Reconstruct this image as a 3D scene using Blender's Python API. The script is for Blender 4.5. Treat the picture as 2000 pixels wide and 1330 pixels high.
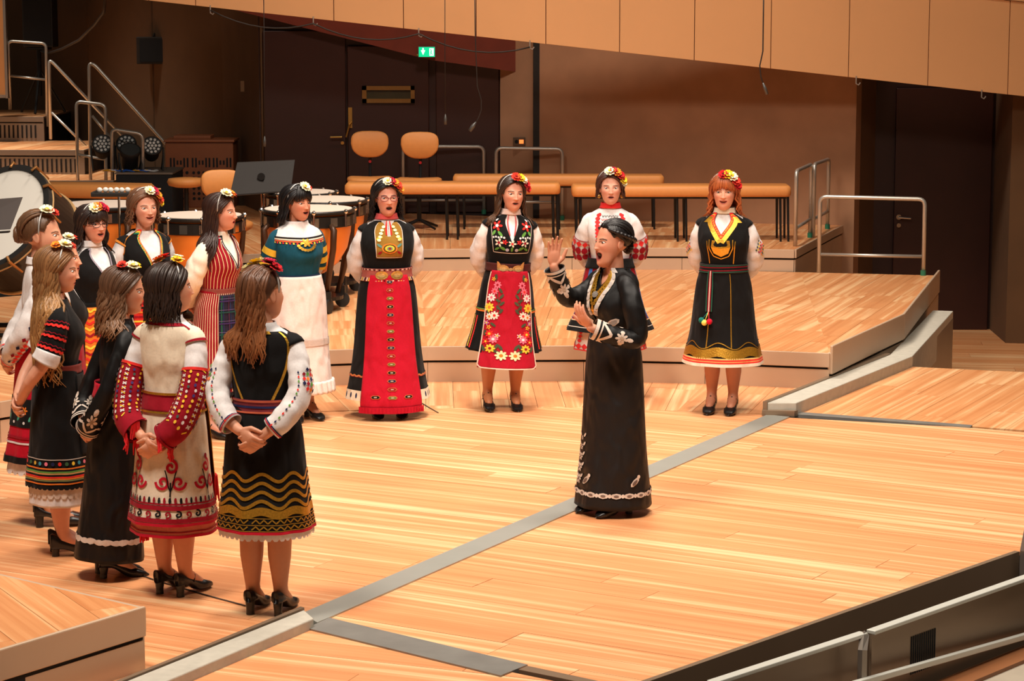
import bpy, math, random
import numpy as np
from mathutils import Vector, Matrix

random.seed(7)
rng = np.random.default_rng(7)
C = bpy.context.scene.collection
for o in list(bpy.data.objects):
    bpy.data.objects.remove(o)
PI = math.pi
R = math.radians

# ------------------------------------------------------------------ camera
FPX, CAMH = 4600.0, 2.95
TH = math.atan(665 / FPX)
cd = bpy.data.cameras.new('camera')
cam = bpy.data.objects.new('camera', cd)
C.objects.link(cam)
cam.location = (0, 0, CAMH)
cam.rotation_euler = (PI / 2 - TH, 0, 0)
cd.sensor_width = 36.0
cd.lens = FPX * 36.0 / 2000.0
cd.clip_end = 200
bpy.context.scene.camera = cam

# ------------------------------------------------------------------ light and exposure
sc = bpy.context.scene
sc.view_settings.view_transform = 'Standard'
sc.view_settings.look = 'None'
sc.view_settings.gamma = 1.0
sc.view_settings.use_curve_mapping = False
sc.view_settings.exposure = 0.1
w = bpy.data.worlds.new('hall_air')
sc.world = w
w.use_nodes = True
w.node_tree.nodes['Background'].inputs[0].default_value = (1.0, 0.78, 0.58, 1)
w.node_tree.nodes['Background'].inputs[1].default_value = 0.05

def area(name, loc, size, power, target, col=(1.0, 0.88, 0.76), spread=180):
    l = bpy.data.lights.new(name, 'AREA')
    l.shape = 'DISK'
    l.size = size
    l.energy = power
    l.color = col
    l.spread = R(spread)
    o = bpy.data.objects.new(name, l)
    C.objects.link(o)
    o.location = loc
    o.rotation_euler = (Vector(target) - Vector(loc)).to_track_quat('-Z', 'Y').to_euler()
    return o

# stage lamps high up under the hall roof, plus one added at the left
area('overhead_light', (1.8, 8.5, 9.5), 2.0, 190, (1.0, 13.0, 0), spread=110)
area('overhead_light', (-3.2, 9.0, 9.5), 2.0, 300, (-1.2, 13.5, 0), spread=110)
area('overhead_light', (4.0, 13.5, 9.5), 2.0, 115, (0.9, 14.5, 0), spread=110)
area('overhead_light', (0.2, 15.0, 10.0), 2.0, 240, (0.0, 16.0, 0), spread=100)
area('overhead_light', (0.0, 20.0, 10.0), 2.0, 330, (0.3, 21.5, 0), spread=110)
area('overhead_light', (-7.2, 29.2, 9.0), 0.8, 70, (-6.9, 30.0, 0.8), spread=45)  # added light, put in only to brighten the stepped choir platforms

# ------------------------------------------------------------------ projection helpers (real planes, real distances)
def ray(u, v):
    a = u - 1000.0
    b = v - 665.0
    return Vector((a, FPX * math.cos(TH) - b * math.sin(TH), -(FPX * math.sin(TH) + b * math.cos(TH))))
def PZ(u, v, z=0.0):
    r = ray(u, v)
    return Vector((0, 0, CAMH)) + r * ((z - CAMH) / r.z)
def PY(u, v, y):
    r = ray(u, v)
    return Vector((0, 0, CAMH)) + r * (y / r.y)

# ------------------------------------------------------------------ materials
MATS = {}
def srgb(r, g, b):
    f = lambda c: (c / 255 / 12.92) if c / 255 <= 0.04045 else ((c / 255 + 0.055) / 1.055) ** 2.4
    return (f(r), f(g), f(b))
def new_mat(name):
    m = bpy.data.materials.new(name)
    m.use_nodes = True
    nt = m.node_tree
    return m, nt, nt.nodes['Principled BSDF']
def mat(name, col, rough=0.6, metal=0.0, nscale=12.0, namt=0.12, bump=0.0, coat=0.0, emis=None, trans=0.0, spec=0.5):
    if name in MATS:
        return MATS[name]
    m, nt, b = new_mat(name)
    n = nt.nodes.new('ShaderNodeTexNoise')
    n.inputs['Scale'].default_value = nscale
    n.inputs['Detail'].default_value = 6
    tc = nt.nodes.new('ShaderNodeTexCoord')
    nt.links.new(tc.outputs['Object'], n.inputs['Vector'])
    mx = nt.nodes.new('ShaderNodeMix')
    mx.data_type = 'RGBA'
    mx.inputs['A'].default_value = (*[c * (1 - namt) for c in col], 1)
    mx.inputs['B'].default_value = (*[min(1, c * (1 + namt)) for c in col], 1)
    nt.links.new(n.outputs['Fac'], mx.inputs['Factor'])
    nt.links.new(mx.outputs['Result'], b.inputs['Base Color'])
    b.inputs['Roughness'].default_value = rough
    b.inputs['Metallic'].default_value = metal
    b.inputs['Specular IOR Level'].default_value = spec
    b.inputs['Coat Weight'].default_value = coat
    if trans:
        b.inputs['Transmission Weight'].default_value = trans
    if emis:
        b.inputs['Emission Color'].default_value = (*emis[0], 1)
        b.inputs['Emission Strength'].default_value = emis[1]
    if bump:
        bp = nt.nodes.new('ShaderNodeBump')
        bp.inputs['Strength'].default_value = bump
        bp.inputs['Distance'].default_value = 0.01
        nt.links.new(n.outputs['Fac'], bp.inputs['Height'])
        nt.links.new(bp.outputs['Normal'], b.inputs['Normal'])
    MATS[name] = m
    return m
def wood_mat(name, dark, mid, pale, rough=0.32):
    m, nt, b = new_mat(name)
    uv = nt.nodes.new('ShaderNodeUVMap')
    mp = nt.nodes.new('ShaderNodeMapping')
    mp.inputs['Scale'].default_value = (0.35, 16.0, 1)
    nt.links.new(uv.outputs['UV'], mp.inputs['Vector'])
    n1 = nt.nodes.new('ShaderNodeTexNoise')
    n1.inputs['Scale'].default_value = 1.0
    n1.inputs['Detail'].default_value = 5
    n1.inputs['Roughness'].default_value = 0.6
    nt.links.new(mp.outputs['Vector'], n1.inputs['Vector'])
    oi = nt.nodes.new('ShaderNodeObjectInfo')
    ad = nt.nodes.new('ShaderNodeMath')
    ad.operation = 'MULTIPLY_ADD'
    ad.inputs[1].default_value = 0.14
    ad.inputs[2].default_value = -0.05
    nt.links.new(oi.outputs['Random'], ad.inputs[0])
    a2 = nt.nodes.new('ShaderNodeMath')
    a2.operation = 'ADD'
    nt.links.new(n1.outputs['Fac'], a2.inputs[0])
    nt.links.new(ad.outputs['Value'], a2.inputs[1])
    cr = nt.nodes.new('ShaderNodeValToRGB')
    e = cr.color_ramp.elements
    e[0].position = 0.30
    e[0].color = (*dark, 1)
    e[1].position = 0.53
    e[1].color = (*mid, 1)
    x = e.new(0.70)
    x.color = (*pale, 1)
    nt.links.new(a2.outputs['Value'], cr.inputs['Fac'])
    nt.links.new(cr.outputs['Color'], b.inputs['Base Color'])
    n2 = nt.nodes.new('ShaderNodeTexNoise')
    n2.inputs['Scale'].default_value = 2.5
    tc = nt.nodes.new('ShaderNodeTexCoord')
    nt.links.new(tc.outputs['Object'], n2.inputs['Vector'])
    mr = nt.nodes.new('ShaderNodeMapRange')
    mr.inputs['To Min'].default_value = rough - 0.06
    mr.inputs['To Max'].default_value = rough + 0.12
    nt.links.new(n2.outputs['Fac'], mr.inputs['Value'])
    nt.links.new(mr.outputs['Result'], b.inputs['Roughness'])
    MATS[name] = m
    return m
def attr_mat(name, rough, metal=0.0, nscale=60.0, namt=0.15, sss=0.0, sheen=0.0, stretch=(1, 1, 1), spec=0.5, bump=0.0, fold=0.0):
    m, nt, b = new_mat(name)
    a = nt.nodes.new('ShaderNodeAttribute')
    a.attribute_name = 'Col'
    tc = nt.nodes.new('ShaderNodeTexCoord')
    mp = nt.nodes.new('ShaderNodeMapping')
    mp.inputs['Scale'].default_value = stretch
    nt.links.new(tc.outputs['Object'], mp.inputs['Vector'])
    n = nt.nodes.new('ShaderNodeTexNoise')
    n.inputs['Scale'].default_value = nscale
    n.inputs['Detail'].default_value = 4
    nt.links.new(mp.outputs['Vector'], n.inputs['Vector'])
    mr = nt.nodes.new('ShaderNodeMapRange')
    mr.inputs['To Min'].default_value = 1 - namt
    mr.inputs['To Max'].default_value = 1 + namt
    nt.links.new(n.outputs['Fac'], mr.inputs['Value'])
    mx = nt.nodes.new('ShaderNodeMix')
    mx.data_type = 'RGBA'
    mx.blend_type = 'MULTIPLY'
    mx.inputs['Factor'].default_value = 1
    nt.links.new(a.outputs['Color'], mx.inputs['A'])
    nt.links.new(mr.outputs['Result'], mx.inputs['B'])
    nt.links.new(mx.outputs['Result'], b.inputs['Base Color'])
    b.inputs['Roughness'].default_value = rough
    b.inputs['Metallic'].default_value = metal
    b.inputs['Specular IOR Level'].default_value = spec
    if sss:
        b.inputs['Subsurface Weight'].default_value = sss
        b.inputs['Subsurface Radius'].default_value = (0.012, 0.005, 0.003)
        b.inputs['Subsurface Scale'].default_value = 0.6
    if sheen:
        b.inputs['Sheen Weight'].default_value = sheen
    if bump:
        bp = nt.nodes.new('ShaderNodeBump')
        bp.inputs['Strength'].default_value = bump
        bp.inputs['Distance'].default_value = 0.004
        nt.links.new(n.outputs['Fac'], bp.inputs['Height'])
        last = bp
        if fold:
            n3 = nt.nodes.new('ShaderNodeTexNoise')
            n3.inputs['Scale'].default_value = 7.0
            n3.inputs['Detail'].default_value = 1.0
            n3.inputs['Distortion'].default_value = 0.4
            mp3 = nt.nodes.new('ShaderNodeMapping')
            mp3.inputs['Scale'].default_value = (1.6, 1.6, 0.8)
            nt.links.new(tc.outputs['Object'], mp3.inputs['Vector'])
            nt.links.new(mp3.outputs['Vector'], n3.inputs['Vector'])
            b3 = nt.nodes.new('ShaderNodeBump')
            b3.inputs['Strength'].default_value = fold
            b3.inputs['Distance'].default_value = 0.05
            nt.links.new(n3.outputs['Fac'], b3.inputs['Height'])
            nt.links.new(bp.outputs['Normal'], b3.inputs['Normal'])
            last = b3
        nt.links.new(last.outputs['Normal'], b.inputs['Normal'])
    MATS[name] = m
    return m

STAGE = wood_mat('stage_pine', srgb(216, 140, 90), srgb(230, 160, 108), srgb(246, 202, 152))
RISERW = wood_mat('riser_pine', srgb(206, 132, 80), srgb(224, 156, 102), srgb(244, 198, 146))
STEEL = mat('brushed_steel', srgb(158, 148, 138), 0.42, 0.75, 3, 0.06)
STEELD = mat('dark_steel', srgb(142, 120, 98), 0.4, 0.35, 3, 0.08)
LIP = mat('lip_steel', srgb(204, 176, 148), 0.5, 0.2, 3, 0.05)
TUBE = mat('rail_tube', srgb(196, 190, 180), 0.35, 0.7, 8, 0.04)
BLACK = mat('black_gap', (0.006, 0.006, 0.006), 0.9)
CONC = mat('kerb_concrete', srgb(186, 180, 166), 0.85, 0, 18, 0.18, 0.3)
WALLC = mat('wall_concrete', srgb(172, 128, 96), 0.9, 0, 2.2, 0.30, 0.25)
WALLSHADE = mat('wall_concrete_shaded', srgb(100, 70, 42), 0.92, 0, 2.0, 0.25, 0.2)  # same concrete with shade in its colour, for left wall and right recess
DWOOD = mat('door_mahogany', srgb(44, 18, 12), 0.45, 0, 4, 0.25)
REDW = mat('fascia_red_wood', srgb(116, 44, 26), 0.5, 0, 5, 0.25)
PARA = mat('parapet_panel', srgb(222, 164, 110), 0.75, 0, 1.2, 0.05)
ORANGE = mat('orange_leather', srgb(224, 148, 78), 0.55, 0, 30, 0.06, 0.05)
BMET = mat('black_metal', (0.012, 0.012, 0.012), 0.4, 0.3)
BPLA = mat('black_plastic', (0.015, 0.014, 0.013), 0.6)
CHROME = mat('chrome', (0.75, 0.74, 0.72), 0.15, 1.0)
BRASS = mat('brass', srgb(190, 150, 80), 0.35, 0.9)
CLOTH = attr_mat('costume_cloth', 0.85, 0, 90, 0.14, sheen=0.04, spec=0.2, bump=0.15, fold=0.55)
SATIN = attr_mat('costume_satin', 0.55, 0, 40, 0.12, spec=0.3, bump=0.05, fold=0.7)
GOLD = attr_mat('costume_gold', 0.36, 0.8, 120, 0.45, bump=0.4)
SKIN = attr_mat('skin', 0.5, 0, 40, 0.05, sss=0.12, spec=0.4)
HAIR = attr_mat('hair', 0.42, 0, 45, 0.35, stretch=(3, 3, 0.6), spec=0.45)
SHOE = mat('shoe_leather', (0.010, 0.009, 0.009), 0.32)

# ------------------------------------------------------------------ mesh helpers
def mesh_obj(name, verts, faces, m, parent=None, smooth=False, cols=None, uvs=None, midx=None):
    me = bpy.data.meshes.new(name)
    me.from_pydata([tuple(map(float, v)) for v in verts], [], [tuple(map(int, f)) for f in faces])
    for mm in (m if isinstance(m, (list, tuple)) else [m]):
        me.materials.append(mm)
    if midx is not None:
        me.polygons.foreach_set('material_index', np.asarray(midx, dtype=np.int32))
    if smooth:
        me.polygons.foreach_set('use_smooth', np.ones(len(me.polygons), dtype=bool))
    if cols is not None:
        ca = me.color_attributes.new('Col', 'FLOAT_COLOR', 'POINT')
        a = np.ones((len(verts), 4), dtype=np.float32)
        a[:, :3] = cols
        ca.data.foreach_set('color', a.ravel())
    if uvs is not None:
        ul = me.uv_layers.new(name='UVMap')
        li = np.empty(len(me.loops), dtype=np.int32)
        me.loops.foreach_get('vertex_index', li)
        ul.data.foreach_set('uv', np.asarray(uvs, dtype=np.float32)[li].ravel())
    me.update()
    o = bpy.data.objects.new(name, me)
    C.objects.link(o)
    o.parent = parent
    return o
def tag(o, label=None, cat=None, group=None, kind=None):
    if label: o['label'] = label
    if cat: o['category'] = cat
    if group: o['group'] = group
    if kind: o['kind'] = kind
    return o
def empty(name, loc=(0, 0, 0), rz=0.0):
    o = bpy.data.objects.new(name, None)
    o.empty_display_size = 0.1
    C.objects.link(o)
    o.location = loc
    o.rotation_euler = (0, 0, rz)
    return o
def copy_tree(o, parent=None):
    c = o.copy()
    C.objects.link(c)
    c.parent = parent
    for ch in list(o.children):
        copy_tree(ch, c)
    return c

class MB:
    """collects simple solids into one mesh"""
    def __init__(s):
        s.v, s.f = [], []
    def add(s, vs, fs):
        n = len(s.v)
        s.v += [tuple(v) for v in vs]
        s.f += [tuple(i + n for i in f) for f in fs]
        return s
    def box(s, c, size, rz=0.0, M=None):
        x, y, z = [k / 2 for k in size]
        vs = [Vector((a * x, b * y, d * z)) for a in (-1, 1) for b in (-1, 1) for d in (-1, 1)]
        Q = Matrix.Rotation(rz, 3, 'Z') if M is None else M
        vs = [Vector(c) + Q @ v for v in vs]
        return s.add(vs, [(0, 1, 3, 2), (4, 6, 7, 5), (0, 4, 5, 1), (2, 3, 7, 6), (0, 2, 6, 4), (1, 5, 7, 3)])
    def prism(s, poly, z0, z1):
        n = len(poly)
        vs = [(p[0], p[1], z0) for p in poly] + [(p[0], p[1], z1) for p in poly]
        return s.add(vs, [tuple(range(n))[::-1], tuple(range(n, 2 * n))] + [(i, (i + 1) % n, n + (i + 1) % n, n + i) for i in range(n)])
    def extrude(s, pts, d):
        """planar polygon (3-D points) given thickness along d"""
        n = len(pts)
        d = Vector(d)
        vs = [Vector(p) for p in pts] + [Vector(p) + d for p in pts]
        return s.add(vs, [tuple(range(n))[::-1], tuple(range(n, 2 * n))] + [(i, (i + 1) % n, n + (i + 1) % n, n + i) for i in range(n)])
    def tube(s, pts, r, n=8, cap=True):
        pts = [Vector(p) for p in pts]
        rs = r if isinstance(r, (list, tuple)) else [r] * len(pts)
        ref = None
        rings = []
        for i, p in enumerate(pts):
            t = (pts[min(i + 1, len(pts) - 1)] - pts[max(i - 1, 0)]).normalized()
            if ref is None:
                ref = Vector((0, 0, 1)) if abs(t.z) < 0.9 else Vector((1, 0, 0))
            a = (ref - t * ref.dot(t)).normalized()
            b = t.cross(a)
            ref = a
            rings.append([p + (a * math.cos(k * 2 * PI / n) + b * math.sin(k * 2 * PI / n)) * rs[i] for k in range(n)])
        vs = [v for q in rings for v in q]
        fs = []
        for i in range(len(pts) - 1):
            for k in range(n):
                fs.append((i * n + k, i * n + (k + 1) % n, (i + 1) * n + (k + 1) % n, (i + 1) * n + k))
        if cap:
            fs += [tuple(range(n))[::-1], tuple(range((len(pts) - 1) * n, len(pts) * n))]
        return s.add(vs, fs)
    def lathe(s, prof, c=(0, 0, 0), n=24, M=None):
        """prof: (r, z) pairs, around z"""
        Q = M or Matrix.Identity(3)
        vs = []
        for r, z in prof:
            for k in range(n):
                a = 2 * PI * k / n
                vs.append(Vector(c) + Q @ Vector((r * math.cos(a), r * math.sin(a), z)))
        fs = []
        for i in range(len(prof) - 1):
            for k in range(n):
                fs.append((i * n + k, i * n + (k + 1) % n, (i + 1) * n + (k + 1) % n, (i + 1) * n + k))
        fs += [tuple(range(n))[::-1], tuple(range((len(prof) - 1) * n, len(prof) * n))]
        return s.add(vs, fs)
    def ball(s, c, r, nu=12, nv=8):
        rr = r if isinstance(r, (list, tuple)) else (r, r, r)
        vs = [(c[0] + rr[0] * math.sin(PI * j / nv) * math.cos(2 * PI * i / nu), c[1] + rr[1] * math.sin(PI * j / nv) * math.sin(2 * PI * i / nu), c[2] + rr[2] * math.cos(PI * j / nv)) for j in range(nv + 1) for i in range(nu)]
        fs = [(j * nu + i, (j + 1) * nu + i, (j + 1) * nu + (i + 1) % nu, j * nu + (i + 1) % nu) for j in range(nv) for i in range(nu)]
        return s.add(vs, fs)
    def build(s, name, m, parent=None, smooth=False, bevel=0.0, cols=None):
        o = mesh_obj(name, s.v, s.f, m, parent, smooth, cols=cols)
        if bevel:
            b = o.modifiers.new('b', 'BEVEL')
            b.width = bevel
            b.segments = 2
            b.limit_method = 'ANGLE'
        return o
def round_path(pts, r=0.05, k=5):
    """polyline with its corners rounded"""
    pts = [Vector(p) for p in pts]
    out = [pts[0]]
    for i in range(1, len(pts) - 1):
        a = (pts[i - 1] - pts[i])
        b = (pts[i + 1] - pts[i])
        ra = min(r, a.length * 0.45)
        rb = min(r, b.length * 0.45)
        A = pts[i] + a.normalized() * ra
        B = pts[i] + b.normalized() * rb
        for j in range(k + 1):
            t = j / k
            out.append(A * (1 - t) ** 2 + pts[i] * 2 * t * (1 - t) + B * t * t)
    out.append(pts[-1])
    return out

# ------------------------------------------------------------------ floor boards
def clip_convex(poly, region):
    """both lists of (x, y); region convex, any orientation"""
    ar = sum(region[i][0] * region[(i + 1) % len(region)][1] - region[(i + 1) % len(region)][0] * region[i][1] for i in range(len(region)))
    reg = region if ar > 0 else region[::-1]
    out = poly
    for i in range(len(reg)):
        a, b = reg[i], reg[(i + 1) % len(reg)]
        side = lambda p: (b[0] - a[0]) * (p[1] - a[1]) - (b[1] - a[1]) * (p[0] - a[0])
        res = []
        for j in range(len(out)):
            p, q = out[j], out[(j + 1) % len(out)]
            sp, sq = side(p), side(q)
            if sp >= 0:
                res.append(p)
            if sp * sq < 0:
                t = sp / (sp - sq)
                res.append((p[0] + (q[0] - p[0]) * t, p[1] + (q[1] - p[1]) * t))
        out = res
        if len(out) < 3:
            return []
    return out
def planks(region, d, width, length, z, m, parent, thick=0.02, gap=0.0014):
    d = Vector((d[0], d[1])).normalized()
    n = Vector((-d.y, d.x))
    us = [d.x * p[0] + d.y * p[1] for p in region]
    vs = [n.x * p[0] + n.y * p[1] for p in region]
    v = min(vs)
    while v < max(vs):
        u = min(us) - random.random() * length
        while u < max(us):
            L = length * random.uniform(0.8, 1.2)
            rect = [(u + gap, v + gap), (u + L - gap, v + gap), (u + L - gap, v + width - gap), (u + gap, v + width - gap)]
            rect = [(d.x * a + n.x * b, d.y * a + n.y * b) for a, b in rect]
            c = clip_convex(rect, region)
            if len(c) >= 3:
                cx = sum(p[0] for p in c) / len(c)
                cy = sum(p[1] for p in c) / len(c)
                zz = z + random.uniform(-0.0006, 0.0006)
                k = len(c)
                vv = [(p[0] - cx, p[1] - cy, -thick) for p in c] + [(p[0] - cx, p[1] - cy, 0) for p in c]
                ff = [tuple(range(k))[::-1], tuple(range(k, 2 * k))] + [(i, (i + 1) % k, k + (i + 1) % k, k + i) for i in range(k)]
                ox, oy = random.random() * 40, random.random() * 40
                uv = [(d.x * p[0] + d.y * p[1] + ox, n.x * p[0] + n.y * p[1] + oy) for p in c] * 2
                o = mesh_obj('plank', vv, ff, m, parent, uvs=uv)
                o.location = (cx, cy, zz)
            u += L
        v += width

# ================================================================== THE SETTING
def struct(name, mb, m, **k):
    return tag(mb.build(name, m, **k), kind='structure')
Z1, Z2, ZL = 0.28, 0.50, -0.75

# stage floor: slab in the gaps, boards on top
slab = MB()
A = [(-0.93, 10.94), (1.97, 16.56), (3.2, 16.15), (4.9, 15.3), (2.74, 12.42), (0.47, 9.83)]
A2 = [(4.9, 15.3), (2.74, 12.42), (5.6, 13.6), (5.7, 14.9)]
Cc = [(-0.97, 10.84), (0.44, 9.80), (-0.27, 8.98), (-2.0, 8.85)]
fr = [(-3.45, 15.6), (-1.43, 17.97), (-0.66, 18.16), (0.56, 18.2), (1.5, 18.06), (2.43, 17.8)]
B1 = [(-1.02, 11.11), (-1.95, 9.3), (-6.0, 11.5), (-5.6, 14.2), (-1.9, 16.7), (-0.5, 16.95), (0.5, 16.98), (1.88, 16.68)]
RF = [(2.08, 16.74), (3.23, 18.92), (6.2, 17.95), (5.6, 15.1)]
for p in (A, A2, Cc, B1, RF, [(-6, 13.5), (-5.8, 14.4), (-3.45, 15.65), (-1.43, 18.0), (0.2, 18.25), (2.45, 17.8), (1.9, 16.6), (-1.5, 13)]):
    slab.prism(p, -0.2, -0.018)
floor = struct('floor', slab, BLACK)
planks(A, (0.86, -0.51), 0.205, 3.4, 0, STAGE, floor)
planks(A2, (0.86, -0.51), 0.205, 3.4, 0, STAGE, floor)
planks(Cc, (0.93, -0.36), 0.205, 2.6, 0, STAGE, floor)
planks(B1, (0.88, -0.47), 0.205, 3.4, 0, STAGE, floor)
planks(RF, (0.44, 0.90), 0.24, 1.4, 0, RISERW, floor)
inner = [(-4.6, 14.9), (-1.9, 16.7), (-0.9, 16.92), (0.5, 16.98), (1.2, 16.84), (1.9, 16.7)]
for i in range(5):
    q = [inner[i], inner[i + 1], fr[i + 1], fr[i]]
    e = Vector(fr[i + 1]) - Vector(fr[i])
    planks(q, (-e.y, e.x), 0.205, 1.3, 0, STAGE, floor)
q = [(1.9, 16.7), (2.43, 17.8), (2.62, 17.75), (2.08, 16.75)]
planks(q, (0.3, 1), 0.205, 1.3, 0, STAGE, floor)
# lower floor beside the right door
low = MB().prism([(3.0, 19.0), (9, 17.0), (9, 27.2), (2.5, 27.2)], ZL - 0.2, ZL - 0.02)
lowf = struct('floor.001', low, BLACK)
planks([(3.3, 18.95), (9, 17.2), (9, 27), (3.6, 27)], (1, -0.12), 0.3, 2.6, ZL, RISERW, lowf)
# step between the stage and the lower floor
struct('trim_1', MB().extrude([(3.2, 18.95, -0.025), (6.25, 17.95, -0.025), (6.25, 17.95, ZL), (3.2, 18.95, ZL)], (0.005, 0.02, 0)), STEELD)

# metal joint covers and concrete kerbs
def strip(pts, z, m, name, t=0.008):
    return struct(name, MB().prism(pts, z - 0.016, z + t), m)
strip([(-1.02, 11.11), (-0.93, 10.94), (1.98, 16.55), (1.83, 16.64)], 0, mat('joint_cover', srgb(172, 174, 166), 0.45, 0.5, 6, 0.06), 'trim_2')
strip([(-0.97, 10.84), (-0.88, 11.03), (0.07, 10.22), (-0.05, 10.05)], 0, mat('joint_cover_worn', srgb(140, 138, 132), 0.5, 0.5, 5, 0.3), 'trim_3')
strip([(2.06, 16.76), (3.22, 16.22), (3.19, 16.14), (2.02, 16.66)], 0, mat('joint_cover_worn', srgb(140, 138, 132)), 'trim_4')
strip([(0.07, 10.2), (0.5, 9.87), (0.46, 9.83), (0.03, 10.14)], 0, STEELD, 'trim_5')
struct('trim_6', MB().prism([(-1.0, 11.02), (-0.94, 10.86), (-2.0, 8.85), (-2.14, 8.95)], -0.1, 0.05), CONC, bevel=0.006)
struct('trim_7', MB().prism([(-1.02, 11.06), (-1.0, 11.04), (-2.14, 8.96), (-2.158, 8.968)], -0.1, 0.055), STEELD)
kb = MB()
kb.prism([(1.83, 16.66), (2.04, 16.66), (3.25, 18.9), (3.08, 18.98)], -0.2, 0.09)
kb.prism([(3.08, 18.98), (3.25, 18.9), (4.10, 21.7), (3.92, 21.75)], -0.2, 0.09)
struct('trim_8', kb, CONC, bevel=0.006)
struct('trim_9', MB().prism([(1.80, 16.66), (1.83, 16.65), (3.08, 18.98), (3.05, 19.0)], -0.05, 0.10), STEELD)
struct('trim_10', MB().extrude([(3.255, 18.93, 0.02), (4.10, 21.69, 0.02), (4.10, 21.69, ZL), (3.255, 18.93, ZL)], (-0.1, 0.03, 0)), STEEL)
struct('trim_11', MB().prism([(1.80, 16.68), (2.05, 16.64), (2.02, 16.6), (1.79, 16.62)], 0.0, 0.04), STEELD)

# stage risers
def riser_edge(root, pts, z0, z1, up=0.0, lip=0.11, nm='front_panel', vent=False, m=LIP):
    """steel lip with a shadow gap and a lower panel per straight stretch"""
    for i in range(len(pts) - 1):
        a, b = Vector((*pts[i], 0)), Vector((*pts[i + 1], 0))
        t = (b - a).normalized()
        n = Vector((t.y, -t.x, 0))          # outward is to the right of travel
        MB().extrude([a + Vector((0, 0, z1 - lip)), b + Vector((0, 0, z1 - lip)), b + Vector((0, 0, z1 + up)), a + Vector((0, 0, z1 + up))], n * 0.022).build('lip', m, root, bevel=0.006 if up else 0.003)
        L = (b - a).length
        k = max(1, round(L / 1.3))
        for j in range(k):
            p = a + t * (L * j / k + 0.003)
            q = a + t * (L * (j + 1) / k - 0.003)
            MB().extrude([p + Vector((0, 0, z0)), q + Vector((0, 0, z0)), q + Vector((0, 0, z1 - lip - 0.018)), p + Vector((0, 0, z1 - lip - 0.018))], n * 0.012).build(nm, m if not vent else STEEL, root)
def riser(label, polys, dirs, z0, z1, width=0.19, length=1.4):
    root = tag(empty('stage_riser'), label, 'stage riser')
    b = MB()
    for p in polys:
        b.prism(p, z0, z1 - 0.019)
    b.build('core', BLACK, root)
    for p, d in zip(polys, dirs):
        planks(p, d, width, length, z1, RISERW, root)
    return root
# first riser, wrapping the ring of singers
bk = [(-6.3, 20.0), (-2.1, 23.1), (-0.92, 23.3), (0.6, 23.44), (1.7, 23.42), (2.86, 23.2)]
polys, dirs = [], []
for i in range(5):
    e = Vector(fr[i + 1]) - Vector(fr[i])
    d = (-e.y, e.x)
    for t0, t1 in ((0, 0.22), (0.22, 0.45), (0.45, 0.7), (0.7, 1)):
        f = lambda j, t: (fr[j][0] + (bk[j][0] - fr[j][0]) * t, fr[j][1] + (bk[j][1] - fr[j][1]) * t)
        polys.append([f(i, t0), f(i + 1, t0), f(i + 1, t1), f(i, t1)])
        dirs.append((d[0] + 0.12, d[1]))
sd = [(2.43, 17.8), (3.29, 19.68), (4.17, 22.92)]
for pl in ([(2.43, 17.8), (3.29, 19.68), (2.58, 19.7)], [(2.58, 19.7), (3.29, 19.68), (3.70, 21.3), (2.71, 21.35)], [(2.71, 21.35), (3.70, 21.3), (4.17, 22.92), (2.86, 23.2)]):
    polys.append(pl)
    dirs.append((0.35, 1))
r1 = riser('wide lower curved stage riser of orange boards behind the standing singers', polys, dirs, 0, Z1, 0.30, 1.4)
riser_edge(r1, [(-5.2, 13.6)] + fr, 0, Z1)
riser_edge(r1, sd, -0.1, Z1, up=0.055, lip=0.165)
MB().box((2.43, 17.81, 0.20), (0.03, 0.03, 0.17)).build('corner_cap', LIP, r1, bevel=0.01)
# same level, the end of its left arm in the near corner
cz = Z1
la = [(-1.64, 10.17), (-2.4, 10.78), (-4.2, 12.2), (-4.6, 9.6), (-2.6, 8.75)]
r1b = riser('short near end of the lower riser cut off by the lower left corner', [la], [(0.5, -0.9)], 0, Z1, 0.22, 1.6)
riser_edge(r1b, [(-2.6, 8.80), (-1.64, 10.17)], 0, Z1, up=0.012, lip=0.125)
riser_edge(r1b, [(-1.64, 10.17), (-4.2, 12.2)], 0, Z1, up=0.0, lip=0.11)
# second riser
f2 = [(-8.0, 21.0), (-2.1, 23.0), (-0.92, 23.3), (0.6, 23.44), (1.7, 23.42), (2.80, 23.25)]
b2 = [(-9.0, 28.3), (-3.0, 28.3), (-1.0, 27.2), (0.58, 26.6), (1.72, 26.35), (3.62, 25.8)]
polys, dirs = [], []
for i in range(5):
    e = Vector(f2[i + 1]) - Vector(f2[i])
    for t0, t1 in ((0, 0.36), (0.36, 0.7), (0.7, 1)):
        f = lambda j, t: (f2[j][0] + (b2[j][0] - f2[j][0]) * t, f2[j][1] + (b2[j][1] - f2[j][1]) * t)
        polys.append([f(i, t0), f(i + 1, t0), f(i + 1, t1), f(i, t1)])
        dirs.append((-e.y + 0.1, e.x))
r2 = riser('upper stage riser carrying the orange benches along the back wall', polys, dirs, 0.0, Z2, 0.31, 1.35)
riser_edge(r2, f2, Z1, Z2, lip=0.085)
riser_edge(r2, [(2.80, 23.25), (3.45, 25.3), (3.62, 25.8)], -0.3, Z2, up=0.0, lip=0.085)
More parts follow.
